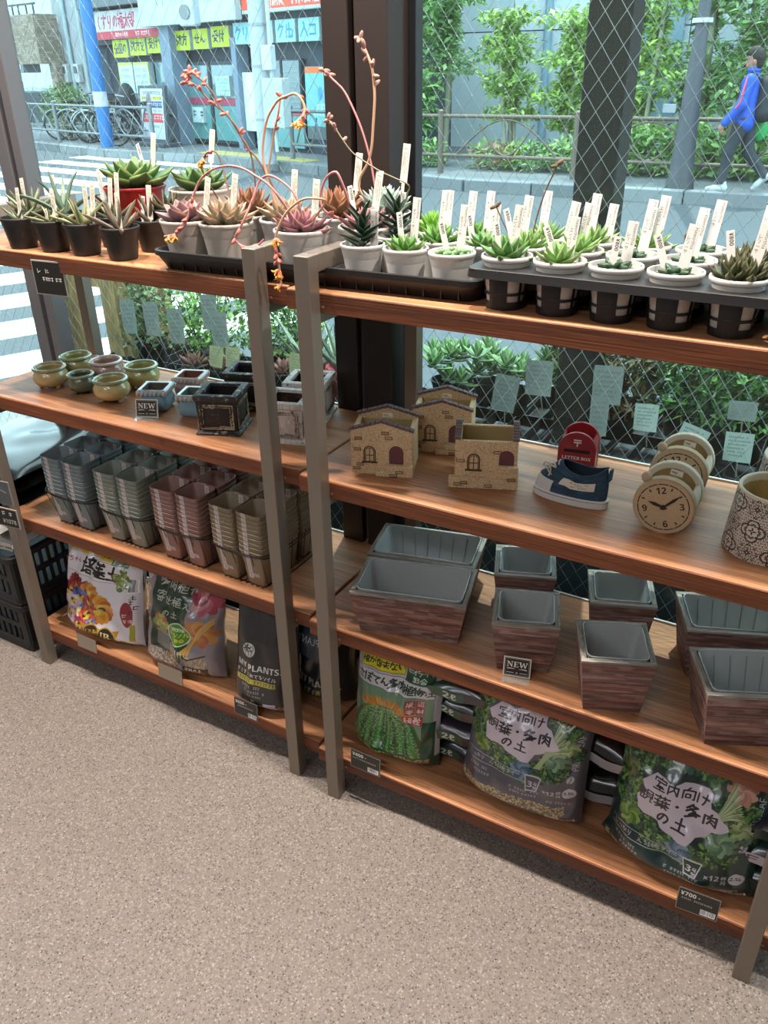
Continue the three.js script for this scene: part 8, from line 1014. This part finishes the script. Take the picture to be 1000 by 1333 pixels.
{
  // facing -x; near side is +z. y from the ground
  const t = thing('person', 'person in a blue jacket and dark trousers walking left with a dark backpack', 'person', [-1.8, 0.02, -12.0], 0.05); t.scale.setScalar(0.93);
  const hipL = [0.0, 0.9, 0.09], hipR = [0.02, 0.9, -0.09], kL = [-0.13, 0.5, 0.1], aL = [-0.16, 0.11, 0.1], kR = [0.1, 0.49, -0.09], aR = [0.36, 0.19, -0.09], sh = 1.36, shL = [0.0, sh, 0.19], elL = [-0.05, 1.08, 0.24], wrL = [-0.22, 0.86, 0.24], shR = [0.02, sh, -0.19], elR = [0.12, 1.1, -0.23], wrR = [0.05, 0.86, -0.2];
  const head = [[[0.0, 1.57, 0], [-0.01, 1.62, 0], 0.082, 0.088, 0.86], [[-0.035, 1.53, 0], [-0.03, 1.5, 0], 0.055, 0.042, 0.9], [[0.015, 1.45, 0], [0.0, 1.54, 0], 0.052, 0.05], [[-0.095, 1.565, 0], [-0.108, 1.545, 0], 0.012, 0.016], [[0.005, 1.565, 0.082], [0.008, 1.545, 0.084], 0.02, 0.014], [[0.005, 1.565, -0.082], [0.008, 1.545, -0.084], 0.02, 0.014], [[-0.085, 1.51, 0.018], [-0.085, 1.51, -0.018], 0.012, 0.012]];
  const hand = (w, s) => { const o = [[w, [w[0] - 0.035, w[1] - 0.055, w[2]], 0.028, 0.034, 0.6]]; for (let f = 0; f < 4; f++) { const bx = w[0] - 0.028 - 0.004 * f + (f - 1.5) * 0.018, by = w[1] - 0.08 + abs(f - 1.2) * 0.004, L = [0.03, 0.036, 0.033, 0.026][f]; o.push([[bx, by, w[2]], [bx + 0.006, by - L, w[2] - s * 0.008], 0.0095, 0.0088], [[bx + 0.006, by - L, w[2] - s * 0.008], [bx + 0.016, by - L * 1.7, w[2] - s * 0.022], 0.0088, 0.0075]); } o.push([[w[0] - 0.045, w[1] - 0.03, w[2]], [w[0] - 0.072, w[1] - 0.058, w[2] - s * 0.01], 0.012, 0.01], [[w[0] - 0.072, w[1] - 0.058, w[2] - s * 0.01], [w[0] - 0.074, w[1] - 0.082, w[2] - s * 0.016], 0.01, 0.008]); return o; };
  const legs = (d) => [[hipL, kL, 0.092 + d, 0.062 + d], [kL, aL, 0.06 + d, 0.042 + d], [hipR, kR, 0.092 + d, 0.062 + d], [kR, aR, 0.06 + d, 0.042 + d]], arms = (d) => [[shL, elL, 0.058 + d, 0.046 + d], [elL, wrL, 0.045 + d, 0.034 + d], [shR, elR, 0.058 + d, 0.046 + d], [elR, wrR, 0.045 + d, 0.034 + d]], torso = (d) => [[[0.0, 0.95, 0.05], [0.0, 1.3, 0.09], 0.115 + d, 0.1 + d], [[0.0, 0.95, -0.05], [0.0, 1.3, -0.09], 0.115 + d, 0.1 + d], [[0, 1.34, 0.13], [0, 1.34, -0.13], 0.075 + d, 0.075 + d]];
  const skin = std('#9c7460', 0.6), bodyG = merge([field([...torso(-0.012), ...arms(-0.012), ...legs(-0.014), [[0.0, 1.36, 0], [0.0, 1.5, 0], 0.05, 0.05]], [-0.5, 0.02, -0.45], [0.5, 1.6, 0.45], 0.02), field(head, [-0.16, 1.42, -0.15], [0.16, 1.74, 0.15], 0.006, 0.02), field(hand(wrL, 1), [-0.36, 0.68, 0.14], [-0.16, 0.9, 0.34], 0.0035, 0.012), field(hand(wrR, -1), [-0.08, 0.68, -0.3], [0.12, 0.9, -0.1], 0.0035, 0.012)]);
  const body = part('body', bodyG, skin, t); for (const s of [-1, 1]) part('eye', new THREE.SphereGeometry(0.009, 10, 8).translate(-0.086, 1.585, s * 0.033), std('#221a18', 0.3), body);
  part('hair', field([[[0.02, 1.63, 0], [-0.01, 1.655, 0], 0.098, 0.09, 0.9], [[0.05, 1.6, 0.0], [0.055, 1.54, 0], 0.075, 0.06, 1.05], [[-0.07, 1.665, 0], [-0.05, 1.67, 0], 0.035, 0.04, 1.6]], [-0.16, 1.45, -0.16], [0.16, 1.78, 0.16], 0.008, 0.02), std('#191513', 0.7), body);
  const blue = std('#1b4fb5', 0.6);
  const jacket = part('jacket', field([...torso(0.014), ...arms(0.014).map(([a, b, p, q]) => [a, b, p, q]), [[0.0, 0.86, 0.07], [0, 0.95, 0.06], 0.13, 0.13], [[0.0, 0.86, -0.07], [0, 0.95, -0.06], 0.13, 0.13], [[0.01, 1.4, 0], [0.0, 1.46, 0], 0.082, 0.068]], [-0.4, 0.7, -0.42], [0.4, 1.55, 0.42], 0.014), blue, t);
  part('sleeve_stripe', tube([[-0.03, 1.4, 0.235], [-0.05, 1.25, 0.285], [-0.07, 1.1, 0.298], [-0.11, 1.03, 0.295]], 0.013, 20, 6), std('#c9506a', 0.6), jacket); part('collar', new THREE.TorusGeometry(0.066, 0.02, 8, 20).rotateX(PI / 2).translate(0.005, 1.465, 0), blue, jacket);
  part('trousers', field([...legs(0.016), [[0, 0.9, 0.05], [0, 0.92, -0.05], 0.12, 0.12]], [-0.35, 0.08, -0.3], [0.5, 1.05, 0.3], 0.016), std('#2b3038', 0.75), t);
  const shoe = (x, y, z, r) => merge([field([[[0.04, 0.045, 0], [-0.1, 0.035, 0], 0.048, 0.036], [[0.03, 0.05, 0], [0.02, 0.11, 0], 0.045, 0.048], [[-0.1, 0.033, 0], [-0.17, 0.028, 0], 0.036, 0.028]], [-0.24, -0.02, -0.1], [0.14, 0.2, 0.1], 0.01)]).rotateZ(r).translate(x, y, z);
  part('shoe', shoe(aL[0], 0.0, aL[2], 0), std('#b9bfc3', 0.6), t); part('shoe', shoe(aR[0] + 0.02, 0.13, aR[2], 0.75), std('#b9bfc3', 0.6), t);
  const pack = part('backpack', field([[[0.2, 1.3, 0], [0.21, 0.98, 0], 0.11, 0.13, 1.3]], [0.0, 0.75, -0.25], [0.42, 1.5, 0.25], 0.014), std('#23272d', 0.7), t); part('strap', tube([[0.12, 1.36, 0.12], [0.0, 1.44, 0.125], [-0.1, 1.3, 0.12], [-0.08, 1.1, 0.15], [0.1, 0.98, 0.15]], 0.017, 30, 6), std('#1b1e23', 0.7), pack);
  const g = solo('green_bag', 'small bright green bag carried behind the walking person', 'bag', new THREE.SphereGeometry(0.13, 18, 14).scale(0.8, 1, 0.55), std('#1f9a4c', 0.6), [-1.64, 0.72, -12.18]); part('bag_handle', tube([[-0.05, 0.11, 0], [-0.04, 0.2, 0], [0.04, 0.2, 0], [0.05, 0.11, 0]], 0.008, 16, 6), std('#1f9a4c', 0.6), g);
}
renderer.render(scene, camera);
